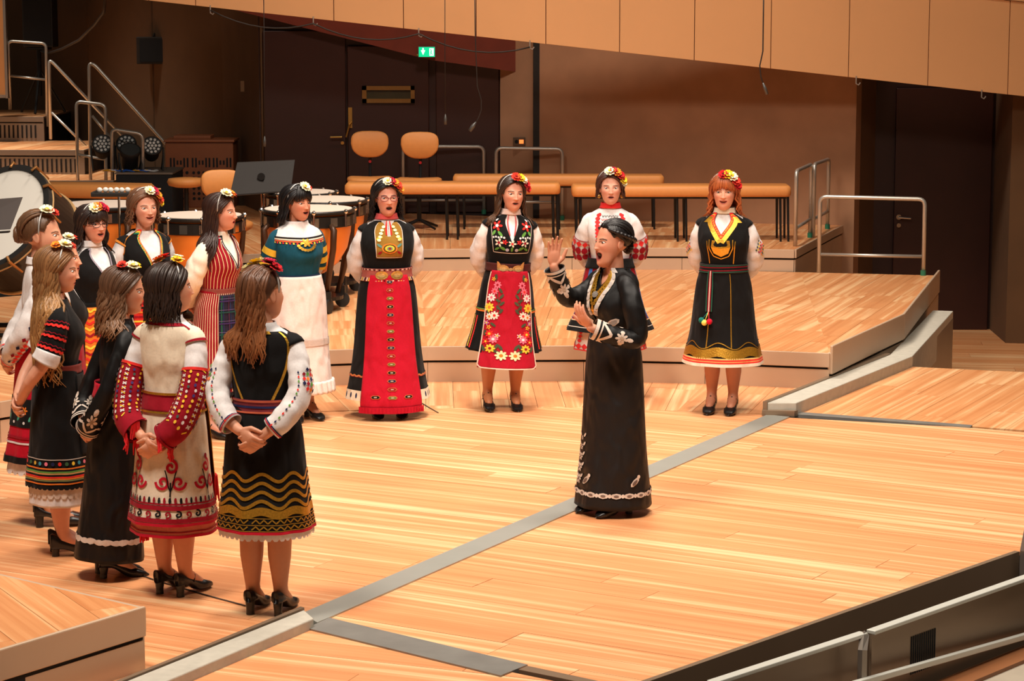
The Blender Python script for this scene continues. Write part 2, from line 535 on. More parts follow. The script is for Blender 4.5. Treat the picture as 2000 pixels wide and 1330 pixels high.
# three steps of choir seating at the left
def side_riser(label, u_end, v_lip, z, zb, depth, vent):
    e = PZ(u_end, v_lip, z)
    y0 = e.y
    reg = [(e.x - 5, y0 + 0.25), (e.x, y0), (e.x + 0.05, y0 + depth), (e.x - 5, y0 + depth)]
    root = riser(label, [reg], [(0.1, 1)], zb - 0.2, z, 0.3, 1.2)
    riser_edge(root, [(e.x - 5, y0 + 0.25), (e.x, y0)], zb, z, lip=0.07, m=STEEL)
    MB().extrude([(e.x, y0, zb - 0.2), (e.x, y0, z), (e.x + 0.05, y0 + depth, z), (e.x + 0.05, y0 + depth, zb - 0.2)], (-0.02, 0, 0)).build('side_panel', STEEL, root)
    if vent:
        for k in range(24):
            x = e.x - 0.12 - k * 0.06
            MB().box((x, y0 - 0.02 - (x - e.x) * 0.05, z - 0.20), (0.018, 0.012, 0.17)).build('vent_slot', BLACK, root)
    return e
e3 = side_riser('lowest of the three stepped choir platforms on the left', 222, 353, 0.75, 0.5, 2.0, False)
e2 = side_riser('middle stepped choir platform on the left with a slotted vent face', 165, 293, 1.06, 0.75, 2.0, True)
e1 = side_riser('topmost stepped choir platform on the left with a slotted vent face', 86, 228, 1.39, 1.06, 2.0, True)

# back walls
WB = [(3.75, 25.75), (0.28, 26.65)]
struct('wall_back', MB().prism([(3.75, 25.75), (0.28, 26.65), (0.33, 26.95), (3.85, 26.05)], -0.75, 3.6), WALLC)
p0, p1 = PY(977, 300, 27.25), PY(1052, 300, 27.0)
struct('wall_back.001', MB().prism([(p0.x, p0.y), (p1.x, p1.y), (p1.x, p1.y + 0.3), (p0.x, p0.y + 0.3)], 0.3, 3.6), WALLC)
struct('trim_12', MB().prism([(0.24, 26.66), (0.31, 26.64), (0.31, 27.1), (0.24, 27.1)], 0.5, 3.3), BPLA)
# recessed mahogany door wall
YD = 27.3
dl, dr = PY(508, 300, YD), PY(980, 300, YD)
struct('wall_back.002', MB().prism([(dl.x, YD), (dr.x, YD), (dr.x, YD + 0.2), (dl.x, YD + 0.2)], 0.3, 3.4), DWOOD)
def door_leaf(name, u0, u1, vtop, y, zb):
    a, b = PY(u0, 300, y), PY(u1, 300, y)
    zt = PY(u0, vtop, y).z
    return struct(name, MB().prism([(a.x, y), (b.x, y), (b.x, y + 0.05), (a.x, y + 0.05)], zb, zt), mat('door_leaf_mahogany', srgb(52, 22, 15), 0.4, 0, 4, 0.2), bevel=0.008)
d1 = door_leaf('door_1', 516, 676, 60, YD - 0.06, Z2 + 0.01)
d2 = door_leaf('door_2', 680, 838, 90, YD - 0.06, Z2 + 0.01)
d3 = door_leaf('door_3', 852, 975, 110, YD - 0.03, Z2 + 0.01)
# the small window in the right leaf, with its brass frame
def pbox(mbx, u0, u1, v0, v1, y, t):
    a, b = PY(u0, v0, y), PY(u1, v1, y)
    return mbx.box(((a.x + b.x) / 2, y + t / 2, (a.z + b.z) / 2), (abs(b.x - a.x), t, abs(a.z - b.z)))
yw = YD - 0.085
fr_ = MB()
for a in ((707, 810, 168, 176), (707, 810, 193, 201), (707, 716, 168, 201), (802, 810, 168, 201)):
    pbox(fr_, *a, yw, 0.03)
fr_.build('window_frame', mat('door_brass', srgb(150, 112, 62), 0.4, 0.7), d2)
pbox(MB(), 714, 804, 174, 195, yw + 0.02, 0.008).build('pane', mat('wired_glass', srgb(58, 52, 34), 0.15, 0, 4, 0.2), d2)
pbox(MB(), 680, 688, 210, 250, yw, 0.02).build('lock_plate', BRASS, d2)
h = PY(686, 240, yw)
MB().tube([h, h + Vector((-0.02, -0.05, -0.02)), PY(676, 268, yw - 0.05)], 0.011).build('latch_lever', BRASS, d2)
h = PY(668, 267, yw)
MB().tube([h, h + Vector((0, -0.06, 0)), PY(645, 268, yw - 0.06)], 0.011).build('door_handle', BRASS, d1)
MB().lathe([(0.02, 0), (0.02, 0.02)], PY(669, 279, yw), 12, Matrix.Rotation(PI / 2, 3, 'X')).build('keyhole', BRASS, d1)
# red wood fascia above the doors
yf = 27.15
pts = [PY(405, 6, yf), PY(840, 117, yf), PY(1049, 146, yf), PY(1049, -60, yf), PY(405, -60, yf)]
struct('trim_13', MB().extrude(pts, (0, 0.12, 0)), REDW)
# left walls
c0 = PY(437, 300, 29.6)
w0, w1 = PY(512, 300, 27.25), PY(437, 300, 29.6)
struct('wall_left', MB().prism([(w0.x, w0.y), (w1.x, w1.y), (w1.x, w1.y + 0.4), (w0.x + 0.3, w0.y + 0.4)], 0.3, 4.2), WALLSHADE)
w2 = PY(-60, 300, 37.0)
struct('wall_left.001', MB().prism([(w1.x, w1.y), (w2.x, w2.y), (w2.x, w2.y + 0.4), (w1.x, w1.y + 0.4)], 0.3, 4.6), WALLSHADE)
for u in (218, 330):
    t = (437 - u) / 497
    x = w1.x + (w2.x - w1.x) * t * 1.06
    y = w1.y + (w2.y - w1.y) * t * 1.06
    struct('trim_14', MB().box((x, y - 0.004, 2.3), (0.02, 0.02, 4)), mat('form_joint', srgb(84, 58, 34), 0.9))
ys = 31.6
a, b = PY(-30, -30, ys), PY(12, 188, ys)
struct('wall_left.002', MB().box(((a.x + b.x) / 2, ys, (a.z + b.z) / 2), (b.x - a.x, 0.06, a.z - b.z)), mat('side_panel_wood', srgb(176, 120, 70), 0.5, 0, 3, 0.1))
fr_ = MB().box((b.x + 0.02, ys - 0.01, (a.z + b.z) / 2), (0.035, 0.1, a.z - b.z + 0.05)).box(((a.x + b.x) / 2, ys - 0.01, b.z), (b.x - a.x, 0.1, 0.04))
struct('trim_15', fr_, STEEL)
# right recess with the second door
yr = 26.5
a, b = PY(1700, 300, yr), PY(1985, 300, yr)
struct('wall_right', MB().prism([(3.80, 25.95), (a.x + 0.05, yr), (a.x + 0.05, yr + 0.2), (3.7, 26.2)], ZL, 3.4), WALLSHADE)
struct('wall_right.001', MB().prism([(a.x, yr), (b.x, yr), (b.x, yr + 0.2), (a.x, yr + 0.2)], ZL, 3.4), DWOOD)
a, b = PY(1752, 172, yr - 0.06), PY(1928, 645, yr - 0.06)
d4 = struct('door_4', MB().box(((a.x + b.x) / 2, yr - 0.03, (a.z + ZL) / 2), (b.x - a.x, 0.06, a.z - ZL)), MATS['door_leaf_mahogany'], bevel=0.008)
h = PY(1755, 424, yr - 0.08)
MB().tube([h, h + Vector((0, -0.05, 0)), h + Vector((0.13, -0.05, -0.01))], 0.011).lathe([(0.03, 0), (0.03, 0.015)], h, 14, Matrix.Rotation(PI / 2, 3, 'X')).build('door_handle', CHROME, d4)
MB().lathe([(0.024, 0), (0.024, 0.015)], PY(1755, 440, yr - 0.08), 14, Matrix.Rotation(PI / 2, 3, 'X')).build('keyhole', CHROME, d4)
a = PY(1975, 300, 25.4)
struct('wall_right.002', MB().prism([(a.x, 25.4), (a.x + 4, 24.6), (a.x + 4, 25.4), (a.x + 0.05, 26.6)], ZL, 3.4), WALLSHADE)
# balcony parapet of separate panels, sloping down to the right
yp = 25.0
par = tag(empty('wall_balcony'), kind='structure')
def pbot(u): return 188 - (2000 - u) * (188 - 14) / 1590.0
seams = [190, 290, 382, 515, 652, 788, 930, 1066, 1210, 1356, 1505, 1657, 1812, 1968, 2130, 2290]
top_off = Vector((0, 0, 0.98))
for i in range(len(seams) - 1):
    a, b = PY(seams[i] + 0.7, pbot(seams[i]), yp), PY(seams[i + 1] - 0.7, pbot(seams[i + 1]), yp)
    MB().extrude([a, b, b + top_off, a + top_off], (0, 0.04, 0)).build('panel', PARA, par, bevel=0.002)
a, b = PY(190, pbot(190), yp), PY(2290, pbot(2290), yp)
for z0, z1, y0, y1, m in ((0.0, 0.96, 0.05, 0.3, REDW),):
    MB().extrude([a + Vector((0, y0, z0)), b + Vector((0, y0, z0)), b + Vector((0, y0, z1)), a + Vector((0, y0, z1))], (0, y1, 0)).build('backing', m, par)
MB().extrude([a + Vector((0, -0.02, 0.985)), b + Vector((0, -0.02, 0.985)), b + Vector((0, -0.02, 1.03)), a + Vector((0, -0.02, 1.03))], (0, 0.36, 0)).build('coping', PARA, par)
for u in (411, 612, 818, 1035, 1672, 1917):
    q = PY(u, pbot(u), yp)
    MB().tube([q + Vector((0, -0.012, 0.02)), q + Vector((0, -0.012, -0.06)), q + Vector((0.025, -0.012, -0.075)), q + Vector((0.045, -0.012, -0.05))], 0.007, 6).build('hook', TUBE, par)
# concrete of the balcony above the parapet
struct('wall_upper', MB().prism([(0.5, 27.6), (9, 27.6), (9, 27.9), (0.5, 27.9)], 3.0, 6.0), mat('upper_concrete', srgb(150, 140, 125), 0.9, 0, 3, 0.15))

# stage front: dark steel fascia, guard rail with panel, steps
e0, e1_ = Vector((2.74, 12.42, 0)), Vector((-0.27, 8.98, 0))
nrm = Vector((0.75, -0.66, 0)).normalized()
struct('trim_16', MB().extrude([e0 + Vector((0, 0, 0.004)), e1_ + Vector((0, 0, 0.004)), e1_ + Vector((0, 0, -1.2)), e0 + Vector((0, 0, -1.2))], -nrm * 0.03), STEELD)
rail = tag(empty('guard_rail'), 'grey steel guard rail with flat handrail and slotted panel below the stage edge', 'railing')
FLAT = mat('flat_bar', srgb(212, 212, 202), 0.4, 0.2, 6, 0.05)
def bar(u0, v0, u1, v1, z, w_, t, name, m=FLAT):
    a, b = PZ(u0, v0, z), PZ(u1, v1, z)
    MB().extrude([a, b, b + nrm * w_, a + nrm * w_], (0, 0, -t)).build(name, m, rail, bevel=0.004)
    return a, b
ra, rb = bar(1380, 1328, 1678, 1232, 0.0, 0.05, 0.02, 'handrail')
MB().extrude([ra + nrm * 0.02 + Vector((0, 0, -0.02)), rb + nrm * 0.02 + Vector((0, 0, -0.02)), rb + nrm * 0.02 + Vector((0, 0, -0.75)), ra + nrm * 0.02 + Vector((0, 0, -0.75))], nrm * 0.01).build('guard_panel', STEELD, rail)
rc, rd = bar(1692, 1229, 2090, 1090, 0.0, 0.05, 0.02, 'handrail')
pa, pb = rc + nrm * 0.02, rd + nrm * 0.02
MB().extrude([pa + Vector((0, 0, -0.02)), pb + Vector((0, 0, -0.02)), pb + Vector((0, 0, -0.6)), pa + Vector((0, 0, -0.6))], nrm * 0.012).build('guard_panel', STEELD, rail)
dirp = (pb - pa).normalized()
MB().tube([rb + nrm * 0.03 + Vector((0, 0, -0.012)), rb + nrm * 0.10 - dirp * 0.12 + Vector((0, 0, -0.05)), rb + nrm * 0.10 - dirp * 0.12 + Vector((0, 0, -0.6))], 0.022, 4).build('post', STEEL, rail)
vc = PZ(1795, 1283, -0.19)
for k in range(12):
    p = pa + dirp * (0.34 + k * 0.019) + nrm * 0.013 + Vector((0, 0, -0.29))
    MB().extrude([p, p + dirp * 0.009, p + dirp * 0.009 + Vector((0, 0, 0.19)), p + Vector((0, 0, 0.19))], nrm * 0.003).build('vent_slot', BLACK, rail)
def on_plane(u, v, off):
    r = ray(u, v)
    o = Vector((0, 0, CAMH))
    return o + r * ((off - (o - rc).dot(nrm)) / r.dot(nrm))
la_, lb_ = on_plane(1600, 1347, 0.10), on_plane(2060, 1218, 0.10)
MB().extrude([la_, lb_, lb_ + nrm * 0.03, la_ + nrm * 0.03], (0, 0, -0.03)).build('lower_rail', FLAT, rail, bevel=0.004)
struct('floor.002', MB().prism([(la_.x + 0.1, la_.y - 0.09), (lb_.x + 0.1, lb_.y - 0.09), (lb_.x + 1.4, lb_.y - 1.3), (la_.x + 1.4, la_.y - 1.3)], min(la_.z, lb_.z) - 0.4, min(la_.z, lb_.z) - 0.07), mat('step_stone', srgb(168, 156, 138), 0.7, 0, 8, 0.15))
struct('trim_17', MB().prism([(la_.x, la_.y), (lb_.x, lb_.y), (lb_.x + 0.10, lb_.y - 0.09), (la_.x + 0.10, la_.y - 0.09)], min(la_.z, lb_.z) - 0.12, min(la_.z, lb_.z) - 0.05), mat('step_edge_wood', srgb(140, 88, 50), 0.5, 0, 5, 0.2))
q = PZ(1988, 1078, 0)
struct('trim_18', MB().extrude([q + Vector((0, -0.05, -0.7)), q + Vector((0.06, 0.0, -0.7)), q + Vector((0.06, 0.0, 0.16)), q + Vector((0.03, -0.02, 0.16)), q + Vector((0, -0.05, 0.02))], (0.3, -0.3, 0)), STEEL)

# ================================================================== FURNITURE AND EQUIPMENT
def cushion(mb, cx, cy, z0, lx, ly, lz, r, rz=0.0, nx=10):
    """soft rounded slab"""
    prof = []
    k = 5
    for s_ in range(4):
        for j in range(k + 1):
            a = PI / 2 * (s_ + j / k)
            ox = (lx / 2 - r) * (1 if s_ in (0, 3) else -1)
            oy = (ly / 2 - r) * (1 if s_ in (0, 1) else -1)
            prof.append((ox + r * math.cos(a), oy + r * math.sin(a)))
    lev = [(0.0, 0.93), (lz * 0.18, 0.99), (lz * 0.5, 1.0), (lz * 0.82, 0.985), (lz, 0.90)]
    n = len(prof)
    vs = []
    ca, sa = math.cos(rz), math.sin(rz)
    for z, f in lev:
        for x, y in prof:
            xx = x - (1 - f) * math.copysign(min(abs(x), ly * 0.5), x)
            yy = y * f
            vs.append((cx + xx * ca - yy * sa, cy + xx * sa + yy * ca, z0 + z))
    fs = [tuple(range(n))[::-1], tuple(range((len(lev) - 1) * n, len(lev) * n))]
    for i in range(len(lev) - 1):
        for j in range(n):
            fs.append((i * n + j, i * n + (j + 1) % n, (i + 1) * n + (j + 1) % n, (i + 1) * n + j))
    return mb.add(vs, fs)
def bench(label, u0, u1, vfoot, y, zf, hgt, legs, thick=0.11, ly=0.42, tilt=0.0):
    a, b = PY(u0, 350, y), PY(u1, 350, y)
    rz = tilt
    root = tag(empty('bench', ((a.x + b.x) / 2, y + ly / 2, zf), rz), label, 'bench', 'long upholstered benches on the back riser')
    L = b.x - a.x
    cushion(MB(), 0, 0, hgt - thick, L, ly, thick, 0.06).build('seat', ORANGE, root, smooth=True)
    MB().box((0, 0, hgt - thick - 0.012), (L - 0.1, ly - 0.1, 0.022)).build('seat_frame', BMET, root)
    for f in legs:
        x = (f - 0.5) * L
        for s_ in (-1, 1):
            MB().tube([(x, s_ * (ly / 2 - 0.06), hgt - thick), (x + 0.01, s_ * (ly / 2 - 0.03), 0.0)], [0.014, 0.011], 8).build('leg', BMET, root)
    return root
bench('orange upholstered bench in the front row left of the singer in floral red apron', 672, 1095, 460, 24.2, Z2, 0.58, (0.47, 0.52, 0.965, 0.985))
bench('orange upholstered bench in the front row at the right beside the pair of rails', 1117, 1547, 470, 24.0, Z2, 0.57, (0.02, 0.04, 0.48, 0.52, 0.95, 0.985))
bench('orange upholstered bench in the back row against the concrete wall', 884, 1298, 430, 25.3, Z2, 0.58, (0.05, 0.5, 0.95), ly=0.36)
bl = bench('orange upholstered bench at the left below the stepped platforms', 60, 288, 400, 25.0, Z2, 0.50, (0.1, 0.9), thick=0.14, ly=0.5, tilt=-0.25)

def chair(label, u, v_back, y, zf, yaw, group=None):
    p = PY(u, v_back, y)
    root = tag(empty('orchestra_chair', (p.x, y, zf), yaw), label, 'chair', group)
    # backrest pad: rounded, wider at the top
    vs, fs = [], []
    n = 28
    for t, g in ((-0.03, 0.9), (-0.015, 1.0), (0.02, 1.0), (0.035, 0.88)):
        for k in range(n):
            a = 2 * PI * k / n
            ex = 2.0 / 3.4
            x = math.copysign(abs(math.cos(a)) ** ex, math.cos(a)) * 0.205 * g
            z = math.copysign(abs(math.sin(a)) ** ex, math.sin(a)) * 0.135 * g
            if z < 0:
                x *= 1 - 0.28 * (z / 0.135) ** 2
                z -= 0.02 * (1 - (x / 0.205) ** 2)
            vs.append((x, 0.20 + t - 0.05 * (x / 0.2) ** 2, 0.90 + z))
    fs = [tuple(range(n)), tuple(range(3 * n, 4 * n))[::-1]]
    for i in range(3):
        for k in range(n):
            fs.append((i * n + k, (i + 1) * n + k, (i + 1) * n + (k + 1) % n, i * n + (k + 1) % n))
    MB().add(vs, fs).build('backrest', ORANGE, root, smooth=True)
    vs = []
    for t, g in ((0, 0.72), (0.03, 0.95), (0.06, 1.0), (0.085, 0.97), (0.10, 0.85)):
        for k in range(n):
            a = 2 * PI * k / n
            ex = 2.0 / 3.0
            x = math.copysign(abs(math.cos(a)) ** ex, math.cos(a)) * 0.25 * g
            yy = math.copysign(abs(math.sin(a)) ** ex, math.sin(a)) * 0.22 * g
            vs.append((x, yy - 0.02, 0.44 + t + 0.02 * (x / 0.25) ** 2))
    fs = [tuple(range(n))[::-1], tuple(range(4 * n, 5 * n))]
    for i in range(4):
        for k in range(n):
            fs.append((i * n + k, i * n + (k + 1) % n, (i + 1) * n + (k + 1) % n, (i + 1) * n + k))
    MB().add(vs, fs).build('seat', ORANGE, root, smooth=True)
    MB().tube([(0, 0.24, 0.92), (0, 0.25, 0.7), (0, 0.2, 0.5), (0, 0.05, 0.43)], 0.016).build('back_post', BMET, root)
    MB().lathe([(0.016, 0), (0.016, 0.02)], (0, 0.235, 0.70), 10, Matrix.Rotation(PI / 2, 3, 'X')).build('adjusting_knob', mat('red_knob', (0.6, 0.02, 0.03), 0.4), root)
    MB().tube([(0, 0, 0.44), (0, 0, 0.08)], 0.025).build('column', BMET, root)
    for k in range(4):
        a = PI / 4 + k * PI / 2
        MB().tube([(0, 0, 0.10), (0.26 * math.cos(a), 0.26 * math.sin(a), 0.015)], [0.018, 0.012]).build('leg', BMET, root)
    return root
chair('orange orchestra chair standing by the door, left of the pair', 722, 287, 25.6, Z2 + 0.0, 0.05)
chair('orange orchestra chair standing by the door, right of the pair', 818, 284, 25.4, Z2 + 0.0, -0.03)
chair('orange orchestra chair behind the black music stand', 440, 357, 22.75, Z1, 0.35)
st = PZ(365, 440, Z2)
stool = tag(empty('stool', (st.x, st.y, Z2)), 'round orange stool half lost in shadow before the fretwork cabinet', 'stool')
MB().lathe([(0.12, 0.42), (0.19, 0.44), (0.21, 0.48), (0.19, 0.515), (0.08, 0.525)], (0, 0, 0), 24).build('seat', ORANGE, stool, smooth=True)
MB().tube([(0, 0, 0.43), (0, 0, 0.05)], 0.025).build('column', BMET, stool)
for k in range(4):
    MB().tube([(0, 0, 0.1), (0.22 * math.cos(k * PI / 2), 0.22 * math.sin(k * PI / 2), 0.012)], 0.014).build('leg', BMET, stool)

# tubular guard rails -------------------------------------------------
def guard(label, loops, braces=(), feet=()):
    root = tag(empty('guard_rail', loops[0][0]), label, 'railing')
    o = Vector(loops[0][0])
    for l in loops:
        MB().tube([p - o for p in round_path(l, 0.07)], 0.021, 10).build('frame_tube', TUBE, root, smooth=True)
    for l in braces:
        MB().tube([Vector(p) - o for p in l], 0.017, 10).build('cross_bar', TUBE, root, smooth=True)
    for p in feet:
        MB().lathe([(0.027, 0), (0.027, 0.05)], Vector(p) - o, 10).build('foot_sleeve', mat('green_sleeve', srgb(40, 120, 90), 0.5), root)
    return root
def gbox(label, ul, ur, vt, vbl, vbr, zf, vm=None, feet=True):
    a, b = PZ(ul, vbl, zf), PZ(ur, vbr, zf)
    ta = Vector((a.x, a.y, PY(ul, vt[0], a.y).z))
    tb = Vector((b.x, b.y, PY(ur, vt[1], b.y).z))
    br = []
    if vm:
        br = [[Vector((a.x, a.y, PY(ul, vm[0], a.y).z)), Vector((b.x, b.y, PY(ur, vm[1], b.y).z))]]
    return guard(label, [[a, ta, tb, b]], br, [b] if feet else [])
gbox('wide tubular steel guard rail on the lower riser before the dark right door', 1599, 1803, (384, 389), 533, 538, Z1, (497, 501))
gbox('left tubular guard rail of the pair at the right end of the upper riser', 1553, 1582, (334, 321), 481, 464, Z2, (446, 428))
gbox('right tubular guard rail of the pair at the right end of the upper riser', 1588, 1616, (321, 311), 464, 447, Z2, (428, 413))
gbox('tubular guard rail behind the orange chairs by the mahogany doors', 788, 945, (286, 287), 420, 418, Z2, (391, 391))
gbox('tubular guard rail behind the benches at the start of the concrete wall', 969, 1098, (289, 291), 430, 430, Z2, (394, 395))
def g2(label, y, z_list, u_list, vm=None):
    pts = [PY(u, v, y) for u, v in zip(u_list, z_list)]
    br = [[PY(a[0], a[1], y), PY(a[2], a[3], y)] for a in (vm or [])]
    return guard(label, [pts], br)
g2('square tubular guard rail standing on the topmost step beside the loudspeaker', e1.y + 0.15, (214, 80, 85, 247), (20, 16, 90, 92), [(19, 148, 91, 156)])
g2('upper sloping stair handrail between topmost and middle step', e2.y + 0.9, (272, 118, 122, 270), (99, 96, 103, 243), [(101, 220, 174, 292)])
g2('long sloping stair handrail ending beside the stage lights', e3.y + 0.1, (351, 124, 126, 292, 394), (177, 174, 184, 334, 338), [(180, 226, 215, 268)])
g2('narrow tubular guard rail at the end of the middle step', e3.y + 0.06, (352, 198, 205, 352), (152, 149, 206, 207), [(152, 302, 205, 311)])
g2('narrow tubular guard rail at the end of the lowest step', 26.6, (352, 252, 262, 366), (220, 218, 279, 279))

# stage light fixtures on a black draped box -------------------------------
yb = 26.4
a, b = PY(226, 341, yb), PY(337, 405, yb)
zt = a.z
box_ = tag(empty('draped_box', ((a.x + b.x) / 2, yb + 0.45, Z2)), 'black cloth draped box under the row of stage lights', 'box')
MB().box((0, 0, (zt - Z2) / 2), (b.x - a.x, 0.9, zt - Z2)).build('drape', mat('black_drape', (0.012, 0.013, 0.015), 0.95, 0, 20, 0.3, 0.3), box_, bevel=0.01)
MB().box((0, 0, zt - Z2 + 0.012), (b.x - a.x + 0.02, 0.92, 0.02)).build('top_board', mat('grey_board', srgb(120, 108, 96), 0.7), box_)
LENS = mat('led_lens', srgb(236, 242, 242), 0.35, 0.0)
LENSB = mat('led_rim', srgb(70, 76, 78), 0.35, 0.3)
def par(label, u, v, dy, tilt, yaw, lens=True):
    p = PY(u, v, yb + dy)
    root = tag(empty('stage_light', (p.x, p.y, zt + 0.022), yaw), label, 'stage light', 'stage lights on the draped box')
    zc = p.z - zt
    M = Matrix.Rotation(tilt, 3, 'X')
    c = Vector((0, 0, zc))
    MB().lathe([(0.07, -0.22), (0.085, -0.18), (0.09, -0.05), (0.112, 0.0), (0.118, 0.05), (0.112, 0.055), (0.10, 0.045)], c, 24, M).build('housing', BPLA, root, smooth=True)
    MB().lathe([(0.104, 0.0), (0.104, 0.048)], c, 24, M).build('lens_plate', LENSB, root)
    if lens:
        for k in range(18):
            rr, aa = (0.0, 0) if k == 0 else ((0.04, k * 2 * PI / 6) if k < 7 else (0.08, k * 2 * PI / 11))
            if k == 18: break
            q = c + M @ Vector((rr * math.cos(aa), rr * math.sin(aa), 0.048))
            MB().lathe([(0.016, 0), (0.015, 0.006), (0.006, 0.008)], q, 10, M).build('led_lens', LENS, root)
    for s_ in (-1, 1):
        MB().tube([(s_ * 0.125, 0, zc), (s_ * 0.125, 0.03, zc - 0.1), (s_ * 0.11, 0.10, 0.012), (s_ * 0.11, 0.2, 0.012)], 0.010, 6).build('bracket', BPLA, root)
        MB().tube([(s_ * 0.125, 0, zc), (s_ * 0.125, -0.04, zc - 0.1), (s_ * 0.11, -0.10, 0.012), (s_ * 0.11, -0.16, 0.012)], 0.010, 6).build('bracket', BPLA, root)
    return root
par('black stage light with round white lens dots, leftmost of the row', 200, 288, 0.35, R(62), R(10))
par('black stage light at the back behind the flat-lens light', 247, 288, 0.55, R(60), R(8))
par('black stage light with plain flat lens pointing up, in front', 254, 302, 0.2, R(35), R(15), False)
par('black stage light with round white lens dots, rightmost of the row', 297, 292, 0.35, R(60), R(12))
CB = {'blue': srgb(30, 90, 190), 'yellow': srgb(230, 170, 40), 'white': (0.7, 0.7, 0.7)}
for i, (u, v, cc) in enumerate(((205, 330, 'yellow'), (222, 332, 'blue'), (242, 334, 'blue'), (262, 332, 'yellow'), (282, 333, 'white'), (215, 326, 'white'), (268, 330, 'blue'))):
    p = PY(u, v, yb + 0.12)
    t = [(p.x + 0.07 * math.cos(k * 0.9) + 0.012 * k, p.y + 0.06 * math.sin(k * 0.9), zt + 0.03 + 0.006 * (k % 3)) for k in range(12)]
    tag(MB().tube(t, 0.007, 6).build('cable', mat('cable_' + cc, CB[cc], 0.5), smooth=True), '%s cable coil lying among the stage lights, %s' % (cc, ('at the left light', 'left of the flat-lens light', 'under the flat-lens light', 'right of the flat-lens light', 'at the right light', 'behind the left light', 'behind the flat-lens light')[i]), 'cable')

# fretwork cabinet ----------------------------------------------------------
yc = 28.0
a, b = PY(322, 278, yc), PY(458, 452, yc)
cab = tag(empty('fretwork_cabinet', ((a.x + b.x) / 2, yc + 0.26, Z2)), 'dark wooden cabinet with cut fretwork front in the shadowed left corner', 'cabinet')
WX, HZ = b.x - a.x, a.z - Z2
CW = mat('cabinet_wood', srgb(128, 70, 36), 0.5, 0, 4, 0.2)
MB().box((0, 0, HZ / 2), (WX, 0.5, HZ)).build('body', CW, cab, bevel=0.01)
MB().box((0, 0, HZ + 0.015), (WX + 0.03, 0.54, 0.03)).build('top', CW, cab, bevel=0.006)
MB().box((-0.1, 0.05, HZ + 0.05), (WX * 0.55, 0.35, 0.04)).build('upper_board', CW, cab, bevel=0.006)
for cx in (-0.24, 0.02, 0.27):
    for k in range(6):
        MB().box((cx - 0.10 + k * 0.04, -0.252, HZ - 0.24), (0.02, 0.006, 0.11 if k in (0, 1, 4, 5) else 0.05)).build('fret_slot', BLACK, cab)
    for r_ in range(6):
        for k in range(4):
            MB().lathe([(0.02 if (r_ + k) % 2 else 0.013, 0), (0.018, 0.006)], (cx - 0.09 + k * 0.06, -0.252, HZ - 0.36 - r_ * 0.062), 6, Matrix.Rotation(PI / 2, 3, 'X')).build('fret_hole', BLACK, cab)

# music stand -----------------------------------------------------------
ym = 22.2
pm = PY(512, 400, ym)
ms = tag(empty('music_stand', (pm.x, ym, Z1)), 'black music stand with large desk beside the drums', 'music stand')
q = [PY(463, 318, ym) , PY(576, 313, ym + 0.15), PY(568, 372, ym - 0.05), PY(449, 381, ym - 0.2)]
o_ = Vector((pm.x, ym, Z1))
q = [p - o_ for p in q]
DESK = mat('desk_black', srgb(34, 28, 24), 0.75, 0.0)
MB().extrude(q, (0.0, 0.012, 0.006)).build('desk', DESK, ms, bevel=0.003)
MB().extrude([q[3], q[2], q[2] + Vector((0.0, 0.09, -0.01)), q[3] + Vector((0.0, 0.09, -0.01))], (0, 0, -0.01)).build('ledge', DESK, ms)
zmid = PY(512, 340, ym).z - Z1
MB().tube([(0, -0.02, zmid), (0, 0, zmid - 0.08), (0, 0, 0.5)], 0.011).build('upper_tube', CHROME, ms)
MB().tube([(0, 0, 0.62), (0, 0, 0.1)], 0.018).build('lower_tube', BMET, ms)
MB().lathe([(0.035, 0), (0.035, 0.03)], (0, -0.03, zmid - 0.02), 12, Matrix.Rotation(PI / 2, 3, 'X')).build('tilt_joint', BMET, ms)
for k in range(3):
    aa = k * 2 * PI / 3 + 0.4
    MB().tube([(0, 0, 0.18), (0.30 * math.cos(aa), 0.30 * math.sin(aa), 0.012)], 0.011).build('leg', BMET, ms)
mk = PY(492, 323, ym) - o_

